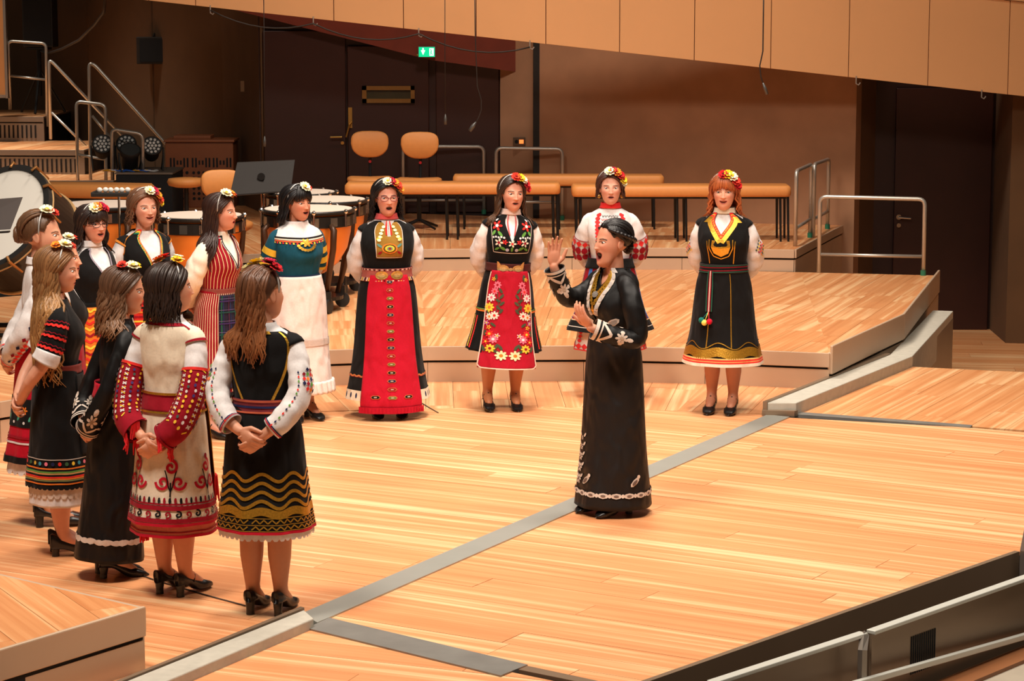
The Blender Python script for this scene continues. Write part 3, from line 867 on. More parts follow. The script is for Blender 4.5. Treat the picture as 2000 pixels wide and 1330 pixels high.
# kettle drums ------------------------------------------------------------------
COPPER = mat('copper_bowl', srgb(236, 140, 56), 0.34, 0.45, 6, 0.08)
HEAD = mat('drum_skin', srgb(224, 206, 190), 0.55, 0, 4, 0.03)
def timpani(label, u, y, dia, hz):
    p = PY(u, 400, y)
    r = dia / 2
    root = tag(empty('kettledrum', (p.x, y, Z1)), label, 'kettledrum', 'kettledrums on the lower riser')
    prof = [(r * 0.05, hz - 0.58), (r * 0.35, hz - 0.56), (r * 0.66, hz - 0.47), (r * 0.86, hz - 0.34), (r * 0.94, hz - 0.2), (r * 0.96, hz - 0.10), (r * 0.96, hz - 0.03)]
    MB().lathe(prof, (0, 0, 0), 40).build('bowl', COPPER, root, smooth=True)
    MB().lathe([(r * 0.97, hz - 0.145), (r * 1.0, hz - 0.14), (r * 1.0, hz - 0.05), (r * 0.97, hz - 0.045)], (0, 0, 0), 40).build('counter_ring', BMET, root, smooth=False)
    MB().lathe([(r * 0.985, hz - 0.035), (r * 1.03, hz - 0.03), (r * 1.035, hz - 0.012), (r * 1.0, hz - 0.002), (r * 0.97, hz - 0.004)], (0, 0, 0), 48).build('hoop', BMET, root)
    MB().lathe([(r * 0.975, hz - 0.012), (r * 0.97, hz + 0.002), (r * 0.4, hz + 0.0035)], (0, 0, 0), 48).build('drum_head', HEAD, root)
    for k in range(8):
        aa = k * PI / 4 + 0.2
        x, yy = 1.045 * r * math.cos(aa), 1.045 * r * math.sin(aa)
        MB().tube([(x, yy, hz - 0.14), (x, yy, hz + 0.012)], 0.011, 6).ball((x, yy, hz - 0.01), 0.02, 8, 6).build('tension_rod', CHROME, root)
    for k in range(14):
        aa = k * 2 * PI / 14
        MB().box((1.004 * r * math.cos(aa), 1.004 * r * math.sin(aa), hz - 0.095), (0.006, 0.07, 0.075), aa).build('chrome_plate', CHROME, root)
    for k in range(4):
        aa = k * PI / 2 + 0.6
        c_, s_ = math.cos(aa), math.sin(aa)
        MB().tube([(1.0 * r * c_, 1.0 * r * s_, hz - 0.12), (1.12 * r * c_, 1.12 * r * s_, hz - 0.16), (1.08 * r * c_, 1.08 * r * s_, hz - 0.32), (0.72 * r * c_, 0.72 * r * s_, 0.12)], [0.022, 0.03, 0.028, 0.024], 8).build('strut', mat('strut_brown', srgb(70, 44, 26), 0.4, 0.3), root, smooth=True)
        wx, wy = 0.85 * r * c_, 0.85 * r * s_
        MB().lathe([(0.02, -0.02), (0.065, -0.018), (0.065, 0.018), (0.02, 0.02)], (wx, wy, 0.066), 16, Matrix.Rotation(PI / 2, 3, 'X') @ Matrix.Rotation(0.4 * k, 3, 'Y')).build('wheel', BPLA, root)
        MB().box((wx, wy, 0.15), (0.05, 0.05, 0.08)).build('caster_fork', BMET, root)
    MB().lathe([(0.72 * r, 0.10), (0.76 * r, 0.10), (0.76 * r, 0.13), (0.72 * r, 0.13)], (0, 0, 0), 32).build('base_ring', BMET, root)
    MB().box((0, -0.75 * r, 0.10), (0.12, 0.30, 0.03)).tube([(0, -0.5 * r, 0.12), (0, 0, hz - 0.56)], 0.02).build('pedal', BMET, root)
    return root
timpani('copper kettledrum nearest the singer in teal, its bowl partly in view', 602, 20.35, 0.78, 0.885)
timpani('copper kettledrum in the middle of the three behind the singer in teal', 634, 21.5, 0.76, 0.87)
timpani('copper kettledrum farthest back of the three behind the singer in teal', 588, 22.35, 0.66, 0.87)
timpani('copper kettledrum between the curly-haired and the long-haired singers', 388, 19.9, 0.74, 0.87)
timpani('copper kettledrum beside the bass drum behind the singer in glasses and fringe', 205, 20.8, 0.82, 0.885)

# mallet tray --------------------------------------------------------------------
yt = 19.6
p = PY(232, 380, yt)
tray = tag(empty('mallet_tray', (p.x, yt, Z1)), 'black tray on a thin chrome pole holding drum mallets', 'tray')
zt_ = p.z - Z1
MB().box((0, 0, zt_), (0.42, 0.26, 0.018)).box((-0.2, 0, zt_ + 0.014), (0.02, 0.26, 0.03)).box((0, -0.125, zt_ + 0.012), (0.42, 0.014, 0.025)).build('tray_top', BPLA, tray, bevel=0.004)
MB().tube([(0, 0, zt_), (0, 0, 0.1)], 0.010).build('pole', CHROME, tray)
for k in range(3):
    aa = k * 2 * PI / 3
    MB().tube([(0, 0, 0.16), (0.25 * math.cos(aa), 0.25 * math.sin(aa), 0.01)], 0.009).build('leg', BMET, tray)
FELT = mat('white_felt', srgb(238, 232, 224), 0.95)
CANE = mat('mallet_cane', srgb(196, 140, 80), 0.5)
posn = ('at the left end of the tray', 'second from the left on the tray', 'third from the left on the tray', 'fourth from the left on the tray', 'fifth from the left on the tray', 'at the right end of the row on the tray')
for k in range(6):
    x = -0.15 + k * 0.046
    m_ = tag(empty('drum_mallet', (p.x + x, yt - 0.05 + 0.02 * (k % 2), Z1 + zt_ + 0.03)), 'white felt drum mallet lying ' + posn[k], 'mallet', 'mallets on the tray')
    MB().ball((0, 0, 0.012), (0.024, 0.024, 0.022)).build('felt_head', FELT, m_, smooth=True)
    MB().tube([(0, 0.0, 0.01), (0.26, 0.10, 0.012)], 0.006, 6).build('stick', CANE, m_)
# concert bass drum -------------------------------------------------------------
yk = 18.6
hc = PY(-2, 425, yk)
bd = tag(empty('bass_drum', (hc.x, yk + 0.3, Z1)), 'large black bass drum tilted on its stand at the left edge', 'drum')
o_ = Vector((hc.x, yk + 0.3, Z1))
ax = Vector((-0.42, -0.70, 0.55)).normalized()        # where the white head looks
Mq = ax.to_track_quat('Z', 'Y').to_matrix()
hd = hc - o_
rb_ = 0.46
MB().lathe([(rb_ - 0.02, -0.44), (rb_, -0.43), (rb_, -0.02), (rb_ - 0.02, -0.01)], hd, 56, Mq).build('shell', mat('shell_black', srgb(34, 24, 18), 0.4, 0, 3, 0.2), bd, smooth=False)
MB().lathe([(rb_ + 0.002, -0.045), (rb_ + 0.02, -0.04), (rb_ + 0.02, 0.012), (rb_ - 0.03, 0.012), (rb_ - 0.03, 0.0)], hd, 56, Mq).build('hoop', BPLA, bd)
MB().lathe([(rb_ + 0.021, -0.05), (rb_ + 0.028, -0.05), (rb_ + 0.028, -0.04), (rb_ + 0.021, -0.04)], hd, 56, Mq).build('hoop_band', mat('hoop_wood', srgb(200, 160, 110), 0.4), bd)
MB().lathe([(rb_ - 0.02, -0.01), (rb_ - 0.03, 0.004), (rb_ * 0.4, 0.006)], hd, 56, Mq).build('drum_head', mat('white_head', srgb(236, 232, 222), 0.5, 0, 4, 0.03), bd)
MB().lathe([(rb_ + 0.002, -0.42), (rb_ + 0.014, -0.42), (rb_ + 0.014, -0.39), (rb_ + 0.002, -0.39)], hd, 56, Mq).build('hoop', mat('hoop_wood', srgb(200, 160, 110)), bd)
for k in range(12):
    aa = k * 2 * PI / 12 + 0.15
    b1 = hd + Mq @ Vector(((rb_ + 0.035) * math.cos(aa), (rb_ + 0.035) * math.sin(aa), 0.02))
    b2 = hd + Mq @ Vector(((rb_ + 0.03) * math.cos(aa), (rb_ + 0.03) * math.sin(aa), -0.16))
    b3 = hd + Mq @ Vector(((rb_ - 0.01) * math.cos(aa), (rb_ - 0.01) * math.sin(aa), 0.03))
    MB().tube([b3, b1, b2], [0.012, 0.014, 0.010], 6).build('claw_hook', mat('claw_bronze', srgb(170, 120, 70), 0.35, 0.7), bd)
ctr = hd - ax * 0.25
for s_ in (-1, 1):
    MB().tube([ctr + Vector((s_ * 0.5, 0, 0)), Vector((s_ * 0.5, 0.1, 0.05))], 0.018).build('stand_post', BMET, bd)
MB().tube([(-0.5, 0.1, 0.05), (0.5, 0.1, 0.05)], 0.02).tube([(-0.5, -0.35, 0.03), (0.62, -0.35, 0.03)], 0.018).build('stand_base', BMET, bd)
MB().tube([ctr + Vector((0.5, 0, 0)), ctr + Vector((0.4, 0, 0))], 0.03).build('pivot', BMET, bd)
# dark desk standing before the drum
q = [PY(-70, 394, 17.6), PY(44, 385, 17.65), PY(20, 448, 17.5), PY(-95, 455, 17.45)]
b0 = (q[0] + q[2]) / 2
sm = tag(empty('music_stand', (b0.x, b0.y, Z1)), 'dark music desk cut by the left edge before the white drum head', 'music stand')
q = [v - Vector((b0.x, b0.y, Z1)) for v in q]
MB().extrude(q, (0, 0.012, 0)).build('desk', mat('desk_brown', srgb(52, 38, 31), 0.5), sm)
MB().tube([(0, 0.02, (q[0].z + q[2].z) / 2), (0, 0.02, 0.05)], 0.014).build('pole', BMET, sm)
for k in range(3):
    MB().tube([(0, 0.02, 0.15), (0.28 * math.cos(k * 2.1), 0.28 * math.sin(k * 2.1), 0.01)], 0.01).build('leg', BMET, sm)
MB().extrude([q[3] + Vector((0, 0, -0.02)), q[2] + Vector((0, 0, -0.02)), q[2] + Vector((0, -0.06, -0.02)), q[3] + Vector((0, -0.06, -0.02))], (0, 0, 0.012)).build('ledge', BMET, sm)

# wall fittings --------------------------------------------------------------------
ysp = 32.6
a, b = PY(40, -120, ysp), PY(105, 92, ysp)
sp = tag(empty('loudspeaker', ((a.x + b.x) / 2, ysp, b.z)), 'tall black loudspeaker on a stand in the upper left corner', 'loudspeaker')
MB().box((0, 0.15, (a.z - b.z) / 2), (b.x - a.x, 0.4, a.z - b.z)).build('cabinet', BPLA, sp, bevel=0.01)
MB().box((0, -0.055, (a.z - b.z) / 2), (b.x - a.x - 0.04, 0.012, a.z - b.z - 0.05)).build('grille', mat('speaker_grille', (0.008, 0.008, 0.009), 0.9), sp)
ss = tag(empty('speaker_stand', ((a.x + b.x) / 2 - 0.02, ysp + 0.1, 1.39)), 'black tripod stand under the upper left loudspeaker', 'stand')
hh = b.z - 1.39
MB().box((0, 0, hh - 0.02), (0.3, 0.3, 0.03)).build('top_plate', BMET, ss)
MB().tube([(0, 0, hh - 0.02), (0, 0, 0.25)], 0.03).build('pole', BMET, ss)
for k in range(3):
    MB().tube([(0, 0, hh - 0.3), (0.35 * math.cos(k * 2.1 + 0.5), 0.35 * math.sin(k * 2.1 + 0.5), 0.02)], 0.018).build('leg', BMET, ss)
def wall_at(u):
    t = (437 - u) / 497.0
    # ray and wall intersection in plan
    r = ray(u, 300)
    d = Vector((w2.x - w1.x, w2.y - w1.y))
    k = (w1.x * d.y - w1.y * d.x) / (r.x * d.y - r.y * d.x)
    return k * r.y
yq = wall_at(300) - 0.22
a, b = PY(267, 72, yq), PY(332, 125, yq)
bx_ = tag(empty('wall_loudspeaker', ((a.x + b.x) / 2, yq + 0.05, b.z)), 'dark box loudspeaker fixed on the shadowed left concrete wall', 'loudspeaker')
MB().box((0, 0, (a.z - b.z) / 2), (b.x - a.x, 0.22, a.z - b.z)).build('cabinet', mat('box_brown', srgb(36, 26, 18), 0.7), bx_, bevel=0.01)
MB().box((0.01, -0.115, (a.z - b.z) / 2), (b.x - a.x - 0.07, 0.012, a.z - b.z - 0.06)).build('grille', mat('speaker_grille', (0.008, 0.008, 0.009)), bx_)
MB().tube([(0, 0.0, a.z - b.z), (0, 0.12, a.z - b.z + 0.06)], 0.012).build('bracket', BMET, bx_)
ysw = 28.25
a, b = PY(470, 158, ysw), PY(484, 179, ysw)
sw = tag(empty('wall_switch', ((a.x + b.x) / 2, ysw, b.z)), 'small white switch plate on the concrete left of the doors', 'switch')
MB().box((0, 0.0, (a.z - b.z) / 2), (b.x - a.x, 0.04, a.z - b.z)).build('plate', mat('switch_white', srgb(210, 190, 160), 0.5), sw, bevel=0.004)
MB().box((0.02, -0.022, (a.z - b.z) / 2), (0.02, 0.012, 0.06)).build('rocker', mat('switch_grey', srgb(150, 130, 100), 0.5), sw)
yk2 = 27.08
a, b = PY(1002, 268, yk2), PY(1026, 285, yk2)
so = tag(empty('wall_socket', ((a.x + b.x) / 2, yk2, b.z)), 'wall socket plate with a glowing red lamp beside the concrete wall', 'socket')
MB().box((0, 0.0, (a.z - b.z) / 2), (b.x - a.x, 0.03, a.z - b.z)).build('plate', mat('socket_brown', srgb(96, 70, 46), 0.5), so, bevel=0.004)
MB().box((0.025, -0.018, (a.z - b.z) / 2), (0.05, 0.012, 0.045)).build('lamp', mat('lamp_red', (0.8, 0.15, 0.03), 0.4, emis=((1.0, 0.25, 0.05), 1.2)), so)
MB().lathe([(0.022, 0), (0.02, 0.006)], (-0.03, -0.015, (a.z - b.z) / 2), 12, Matrix.Rotation(PI / 2, 3, 'X')).build('socket_hole', BLACK, so)
yx = 27.085
a, b = PY(818, 92, yx), PY(849, 111, yx)
ex = tag(empty('exit_sign', ((a.x + b.x) / 2, yx, b.z)), 'small lit green and white emergency exit sign above the mahogany doors', 'sign')
W_, H_ = b.x - a.x, a.z - b.z
MB().box((0, 0.03, H_ / 2), (W_ + 0.012, 0.06, H_ + 0.012)).build('housing', mat('sign_case', (0.2, 0.2, 0.2), 0.5), ex)
GREEN = mat('sign_green', (0.0, 0.35, 0.13), 0.4, emis=((0.0, 0.75, 0.32), 0.9))
SWH = mat('sign_white', (0.8, 0.9, 0.85), 0.4, emis=((0.75, 1.0, 0.85), 1.3))
MB().box((0, -0.004, H_ / 2), (W_, 0.006, H_)).build('green_face', GREEN, ex)
arr = [(-0.055, 0.02), (-0.03, -0.035), (-0.005, 0.02), (-0.022, 0.02), (-0.022, 0.045), (-0.038, 0.045), (-0.038, 0.02)]
MB().extrude([(x - 0.012, -0.009, H_ / 2 + z) for x, z in arr], (0, 0.003, 0)).build('arrow', SWH, ex)
MB().box((0.055, -0.008, H_ / 2), (0.05, 0.003, 0.085)).build('doorway', SWH, ex)
mn = MB()
mn.box((0.047, -0.011, H_ / 2 + 0.026), (0.012, 0.003, 0.012)).box((0.05, -0.011, H_ / 2 + 0.005), (0.012, 0.003, 0.03), M=Matrix.Rotation(0.3, 3, 'Y'))
mn.box((0.043, -0.011, H_ / 2 - 0.022), (0.008, 0.003, 0.03), M=Matrix.Rotation(0.5, 3, 'Y')).box((0.058, -0.011, H_ / 2 - 0.02), (0.008, 0.003, 0.03), M=Matrix.Rotation(-0.5, 3, 'Y')).build('running_figure', GREEN, ex)
MB().ball((-W_ / 2 - 0.02, 0.0, 0.02), 0.014).build('fixing_knob', BRASS, ex)

# cables and hanging microphones ---------------------------------------------------
def swag(pts, name, label, r=0.008, y=24.93, cat='cable'):
    P3 = []
    for i in range(len(pts) - 1):
        (u0, v0), (u1, v1) = pts[i], pts[i + 1]
        sag = 0.10 * abs(u1 - u0)
        for k in range(8):
            t = k / 8
            P3.append(PY(u0 + (u1 - u0) * t, v0 + (v1 - v0) * t + sag * 4 * t * (1 - t), y))
    P3.append(PY(*pts[-1], y))
    return tag(MB().tube(P3, r, 6).build(name, mat('cable_black', (0.02, 0.013, 0.01), 0.6), smooth=True), label, cat)
swag([(411, 20), (612, 46), (818, 66), (1035, 92)], 'cable', 'dark cable hanging in loops from the hooks below the parapet', y=24.96)
P3 = [PY(u, v, y) for u, v, y in ((206, -10, 25.1), (203, 24, 26.0), (185, 48, 27.8), (155, 78, 29.6), (120, 96, 31.2), (95, 104, 32.2), (80, 100, 32.6))]
tag(MB().tube(P3, 0.018, 6).build('cable', MATS['cable_black'], smooth=True), 'dark cable drooping from the parapet down to the upper left loudspeaker', 'cable')
def mic(label, pts, y, r=0.004, head=0.016):
    P3 = [PY(u, v, y) for u, v in pts]
    root = tag(empty('hanging_microphone', P3[-1]), label, 'microphone')
    o = P3[-1]
    MB().tube([p - o for p in P3], r, 6).build('cable', MATS['cable_black'], root, smooth=True)
    d = (P3[-1] - P3[-2]).normalized()
    MB().tube([d * -0.05, Vector((0, 0, 0)), d * 0.06], [r, head, head * 0.9], 10).build('capsule', mat('mic_grey', srgb(90, 90, 88), 0.4, 0.4), root, smooth=True)
mic('thin hanging microphone with straight cable before the left door', [(515, -40), (516, 120), (517, 275)], 24.4)
mic('thin hanging microphone with straight cable right of the door window', [(869, -40), (869, 100), (870, 232)], 24.2)
mic('gooseneck hanging microphone curving before the right door leaf', [(927, -40), (928, 60), (932, 168), (940, 195), (940, 215), (934, 232), (924, 246)], 23.0, 0.005, 0.02)
mic('black gooseneck microphone hanging before the beige parapet', [(1492, -40), (1491, 30), (1490, 100), (1484, 128), (1486, 150), (1494, 172)], 21.0, 0.006, 0.014)
# loose cable on the stage floor by the feet of the singers
pts = [PZ(u, v, 0.004) for u, v in ((272, 1122), (300, 1132), (416, 1166), (480, 1183))]
tag(MB().tube(pts, 0.004, 6).build('cable', mat('cable_grey', srgb(70, 62, 54), 0.6)), 'thin grey cable on the floor between the feet of the near singers', 'cable')
tag(MB().tube([PZ(u, v, 0.004) for u, v in ((822, 786), (840, 797), (856, 806))], 0.004, 6).build('cable', MATS['cable_grey']), 'thin grey cable end on the floor beside the long red apron', 'cable')

# ================================================================== PEOPLE
def cub(xs, ys, x):
    """smooth interpolation through sorted knots"""
    xs = np.asarray(xs, float)
    ys = np.asarray(ys, float)
    x = np.clip(np.asarray(x, float), xs[0], xs[-1])
    h = np.diff(xs)
    d = np.diff(ys) / h
    m = np.empty_like(ys)
    m[1:-1] = np.where(d[:-1] * d[1:] > 0, 2 * d[:-1] * d[1:] / (d[:-1] + d[1:] + 1e-12), 0)
    m[0], m[-1] = d[0], d[-1]
    i = np.clip(np.searchsorted(xs, x) - 1, 0, len(xs) - 2)
    t = (x - xs[i]) / h[i]
    return (2 * t**3 - 3 * t**2 + 1) * ys[i] + (t**3 - 2 * t**2 + t) * h[i] * m[i] + (-2 * t**3 + 3 * t**2) * ys[i + 1] + (t**3 - t**2) * h[i] * m[i + 1]
def sstep(a, b, x):
    t = np.clip((x - a) / (b - a), 0, 1)
    return t * t * (3 - 2 * t)
def catmull(pts, n):
    P = [np.asarray(p, float) for p in pts]
    P = [2 * P[0] - P[1]] + P + [2 * P[-1] - P[-2]]
    out = []
    segs = len(P) - 3
    for k in range(n + 1):
        s = min(k / n * segs, segs - 1e-9)
        i = int(s)
        t = s - i
        p0, p1, p2, p3 = P[i:i + 4]
        out.append(0.5 * ((2 * p1) + (-p0 + p2) * t + (2 * p0 - 5 * p1 + 4 * p2 - p3) * t * t + (-p0 + 3 * p1 - 3 * p2 + p3) * t**3))
    return np.array(out)
def grid_faces(nu, nv, closed):
    fs = []
    for j in range(nv - 1):
        for i in range(nu if closed else nu - 1):
            fs.append((j * nu + i, j * nu + (i + 1) % nu, (j + 1) * nu + (i + 1) % nu, (j + 1) * nu + i))
    return fs

class Dress:
    """cloth around the body's axis; phi 0 = front (-y), +phi = the wearer's left (+x)"""
    def __init__(s, prof, folds=0, amp=None, phase=0.0, w=1.0):
        a = np.array(sorted(prof))
        s.z, s.rx, s.ry, s.cy = a[:, 0], a[:, 1] * w, a[:, 2] * w, a[:, 3]
        s.n, s.ph = folds, phase
        s.amp = amp or (lambda z: 0 * z)
    def ev(s, phi, z, off=0.0):
        phi, z = np.broadcast_arrays(np.asarray(phi, float), np.asarray(z, float))
        rx, ry, cy = cub(s.z, s.rx, z), cub(s.z, s.ry, z), cub(s.z, s.cy, z)
        f = 1.0
        if s.n:
            f = 1 + s.amp(z) * (np.sin(s.n * phi + s.ph) * 0.7 + 0.3 * np.sin((s.n * 2 - 3) * phi + 1.3 + s.ph))
        return np.stack([(rx * f + off) * np.sin(phi), cy - (ry * f + off) * np.cos(phi), z], -1)
class Sleeve:
    """cloth tube along an arm; phi 0 = outward/front reference"""
    def __init__(s, pts, rad, ref=(0, -1, 0), n=28, wr=0.0):
        p0 = np.asarray(pts[0], float)
        d0 = p0 - np.asarray(pts[1], float)
        inner = p0 + np.array([-p0[0] * 0.42, -p0[1] * 0.42, 0.006])
        s.c = catmull([inner] + list(pts), n)
        d = np.linalg.norm(np.diff(s.c, axis=0), axis=1)
        s.l = np.concatenate([[0], np.cumsum(d)])
        j = int(round(n / len(pts)))
        s.l = s.l - s.l[j]
        s.L = s.l[-1]
        k = np.linspace(0, 1, len(rad))
        s.r = cub(k, rad, np.clip(s.l / s.L, 0, 1)) * np.interp(s.l / s.L, [-0.12, 0.0], [0.72, 1.0])
        t = np.gradient(s.c, axis=0)
        s.t = t / np.linalg.norm(t, axis=1)[:, None]
        a = np.asarray(ref, float)
        A = []
        for q in s.t:
            a = a - q * np.dot(a, q)
            a /= np.linalg.norm(a)
            A.append(a)
        s.A = np.array(A)
        s.B = np.cross(s.t, s.A)
        s.wr = wr
    def ev(s, phi, l, off=0.0):
        phi, l = np.broadcast_arrays(np.asarray(phi, float), np.asarray(l, float))
        I = lambda v: np.stack([np.interp(l, s.l, v[:, k]) for k in range(3)], -1)
        r = np.interp(l, s.l, s.r)
        r = r * (1 + s.wr * (np.sin(4 * phi + l * 26) * 0.5 + np.sin(2 * phi - l * 62) * 0.55 + np.sin(phi + l * 95) * 0.45))
        # the off term keeps trims above the wrinkles
        return I(s.c) + ((r + off) * np.cos(phi))[..., None] * I(s.A) + ((r + off) * np.sin(phi))[..., None] * I(s.B)

def cloth(name, surf, v0, v1, col, parent, p0=-PI, p1=PI, nu=72, nv=36, off=0.0, m=None, hem=None):
    """v0 / v1: lower and upper limits, numbers or functions of phi"""
    closed = (p1 - p0) > 2 * PI - 1e-3
    ph = np.linspace(p0, p1, nu, endpoint=not closed)
    lo = v0(ph) if callable(v0) else np.full(nu, v0)
    hi = v1(ph) if callable(v1) else np.full(nu, v1)
    t = np.linspace(0, 1, nv)
    Z = lo[None] * (1 - t[:, None]) + hi[None] * t[:, None]
    V = surf.ev(np.broadcast_to(ph, Z.shape), Z, off).reshape(-1, 3)
    f = grid_faces(nu, nv, closed)
    o = mesh_obj(name, V, f, m or CLOTH, parent, True, cols=np.broadcast_to(col, (len(V), 3)))
    sd = o.modifiers.new('thickness', 'SOLIDIFY')
    sd.thickness = 0.003
    sd.offset = -1.0
    return o

class Decor:
    """ribbons and patches laid on a garment, one mesh"""
    def __init__(s, surf, ref, off=0.004):
        s.S, s.R, s.off = surf, ref, off
        s.v, s.f, s.c, s.m = [], [], [], []
    def pt(s, a, off=0.0):
        a = np.asarray(a, float)
        return s.S.ev(a[:, 0] / s.R, a[:, 1], s.off + off)
    def poly(s, pts, col, gold=False, lift=0.0):
        P = s.pt(pts, lift)
        n = len(s.v)
        c = P.mean(0)
        cc = s.pt([np.mean(np.asarray(pts, float), 0)], lift)[0]
        s.v += [cc] + list(P)
        k = len(P)
        s.f += [(n, n + 1 + i, n + 1 + (i + 1) % k) for i in range(k)]
        s.c += [col] * (k + 1)
        s.m += [int(gold)] * k
    def ribbon(s, pts, w, col, gold=False, lift=0.0, step=0.012, closed=False):
        p = np.asarray(pts, float)
        if closed:
            p = np.vstack([p, p[:1]])
        d = np.linalg.norm(np.diff(p, axis=0), axis=1)
        l = np.concatenate([[0], np.cumsum(d)])
        if l[-1] < 1e-6:
            return
        k = max(2, int(l[-1] / step) + 1)
        q = np.linspace(0, l[-1], k)
        p = np.stack([np.interp(q, l, p[:, 0]), np.interp(q, l, p[:, 1])], -1)
        t = np.gradient(p, axis=0)
        t /= np.linalg.norm(t, axis=1)[:, None] + 1e-9
        nn = np.stack([-t[:, 1], t[:, 0]], -1)
        ww = w if np.isscalar(w) else np.interp(q / l[-1], np.linspace(0, 1, len(w)), w)[:, None]
        P = np.vstack([s.pt(p + nn * ww / 2, lift), s.pt(p - nn * ww / 2, lift)])
        n = len(s.v)
        s.v += list(P)
        s.f += [(n + i, n + k + i, n + k + i + 1, n + i + 1) for i in range(k - 1)]
        s.c += [col] * (2 * k)
        s.m += [int(gold)] * (k - 1)
    def ring(s, z0, z1, col, gold=False, lift=0.0, s0=None, s1=None):
        """band across the garment between two heights"""
        a = -PI * s.R if s0 is None else s0
        b = PI * s.R if s1 is None else s1
        s.ribbon([(a, (z0 + z1) / 2), (b, (z0 + z1) / 2)], abs(z1 - z0), col, gold, lift)
    def dot(s, x, z, r, col, gold=False, lift=0.002, n=8):
        rx, rz = (r, r) if np.isscalar(r) else r
        s.poly([(x + rx * math.cos(2 * PI * i / n), z + rz * math.sin(2 * PI * i / n)) for i in range(n)], col, gold, lift)
    def petals(s, x, z, r, n, col, mid, lift=0.002, gold=False):
        for i in range(n):
            a = 2 * PI * i / n
            cx, cz = x + 0.62 * r * math.cos(a), z + 0.62 * r * math.sin(a)
            pts = []
            for k in range(7):
                b = 2 * PI * k / 7
                ex, ez = 0.42 * r * math.cos(b), 0.24 * r * math.sin(b)
                pts.append((cx + ex * math.cos(a) - ez * math.sin(a), cz + ex * math.sin(a) + ez * math.cos(a)))
            s.poly(pts, col, gold, lift)
        s.dot(x, z, r * 0.32, mid, False, lift + 0.0015)
    def leaf(s, x, z, r, ang, col, lift=0.001):
        pts = []
        for k in range(8):
            b = 2 * PI * k / 8
            ex, ez = r * math.cos(b), 0.42 * r * math.sin(b)
            pts.append((x + ex * math.cos(ang) - ez * math.sin(ang), z + ex * math.sin(ang) + ez * math.cos(ang)))
        s.poly(pts, col, False, lift)
    def wave(s, x0, x1, z, amp, wl, w, col, gold=False, lift=0.0, ph=0.0, step=0.008):
        x = np.linspace(x0, x1, max(8, int(abs(x1 - x0) / step)))
        s.ribbon(np.stack([x, z + amp * np.sin(2 * PI * x / wl + ph)], -1), w, col, gold, lift, step=step)
    def zig(s, x0, x1, z, amp, wl, w, col, gold=False, lift=0.0):
        n = int(abs(x1 - x0) / (wl / 2)) + 1
        s.ribbon([(x0 + i * wl / 2, z + amp * (1 if i % 2 else -1)) for i in range(n)], w, col, gold, lift, step=wl / 6)
    def spiral(s, x, z, r, turns, w, col, flip=1, a0=0.0, lift=0.0):
        t = np.linspace(0.12, 1, 26)
        a = a0 + flip * turns * 2 * PI * t
        s.ribbon(np.stack([x + r * t * np.cos(a), z + r * t * np.sin(a)], -1), w, col, False, lift, step=0.006)
    def frill(s, z, h, n, col, lift=0.0):
        """scalloped lace edge"""
        for i in range(n):
            x = -PI * s.R + 2 * PI * s.R * (i + 0.5) / n
            wd = 2 * PI * s.R / n * 0.56
            s.poly([(x - wd, z + h), (x + wd, z + h), (x + wd * 0.9, z + h * 0.3), (x + wd * 0.4, z), (x - wd * 0.4, z), (x - wd * 0.9, z + h * 0.3)], col, False, lift)
    def build(s, name, parent, m=None):
        if not s.v:
            return None
        return tag(mesh_obj(name, s.v, s.f, [m or CLOTH, GOLD], parent, False, cols=np.array(s.c), midx=s.m), kind='stuff')

# ---- colours of the costumes
WHITE = srgb(226, 220, 218)
CREAM = srgb(228, 212, 188)
INK = srgb(14, 12, 12)
RED = srgb(186, 12, 40)
CRIM = srgb(150, 12, 32)
SCAR = srgb(226, 48, 40)
NAVY = srgb(30, 34, 74)
GOLDC = srgb(214, 160, 56)
YEL = srgb(240, 196, 60)
GRN = srgb(60, 96, 60)
LGRN = srgb(96, 150, 64)
PINK = srgb(230, 120, 140)
LACE = srgb(216, 200, 186)
ORG = srgb(230, 120, 40)
TEAL = srgb(16, 74, 92)

# ---- head
HO = np.array([0, -0.012, 1.540])
def ell_ray(D, c, r):
    c, r = np.asarray(c), np.asarray(r)
    a = ((D / r)**2).sum(-1)
    b = -2 * (D * c / r**2).sum(-1)
    k = ((c / r)**2).sum() - 1
    q = np.maximum(b * b - 4 * a * k, 0)
    return (-b + np.sqrt(q)) / (2 * a)
ELLS = [((0, 0.016, 0.028), (0.0725, 0.094, 0.086)), ((0, -0.024, -0.018), (0.0655, 0.068, 0.083)), ((0, -0.030, -0.050), (0.0545, 0.058, 0.066)), ((0, 0.018, -0.17), (0.047, 0.05, 0.19))]
def scalp(D):
    """radius of the bare head in unit directions D (head frame)"""
    k = 260.0
    T = np.stack([ell_ray(D, c, r) for c, r in ELLS], 0)
    m = T.max(0)
    return m + np.log(np.exp((T - m) * k).sum(0)) / k
def dirs(az, po):
    """azimuth 0 = face (-y), + = wearer's left; polar from the crown"""
    az, po = np.broadcast_arrays(np.asarray(az, float), np.asarray(po, float))
    return np.stack([np.sin(po) * np.sin(az), -np.sin(po) * np.cos(az), np.cos(po)], -1)
NLON, NLAT = 128, 96
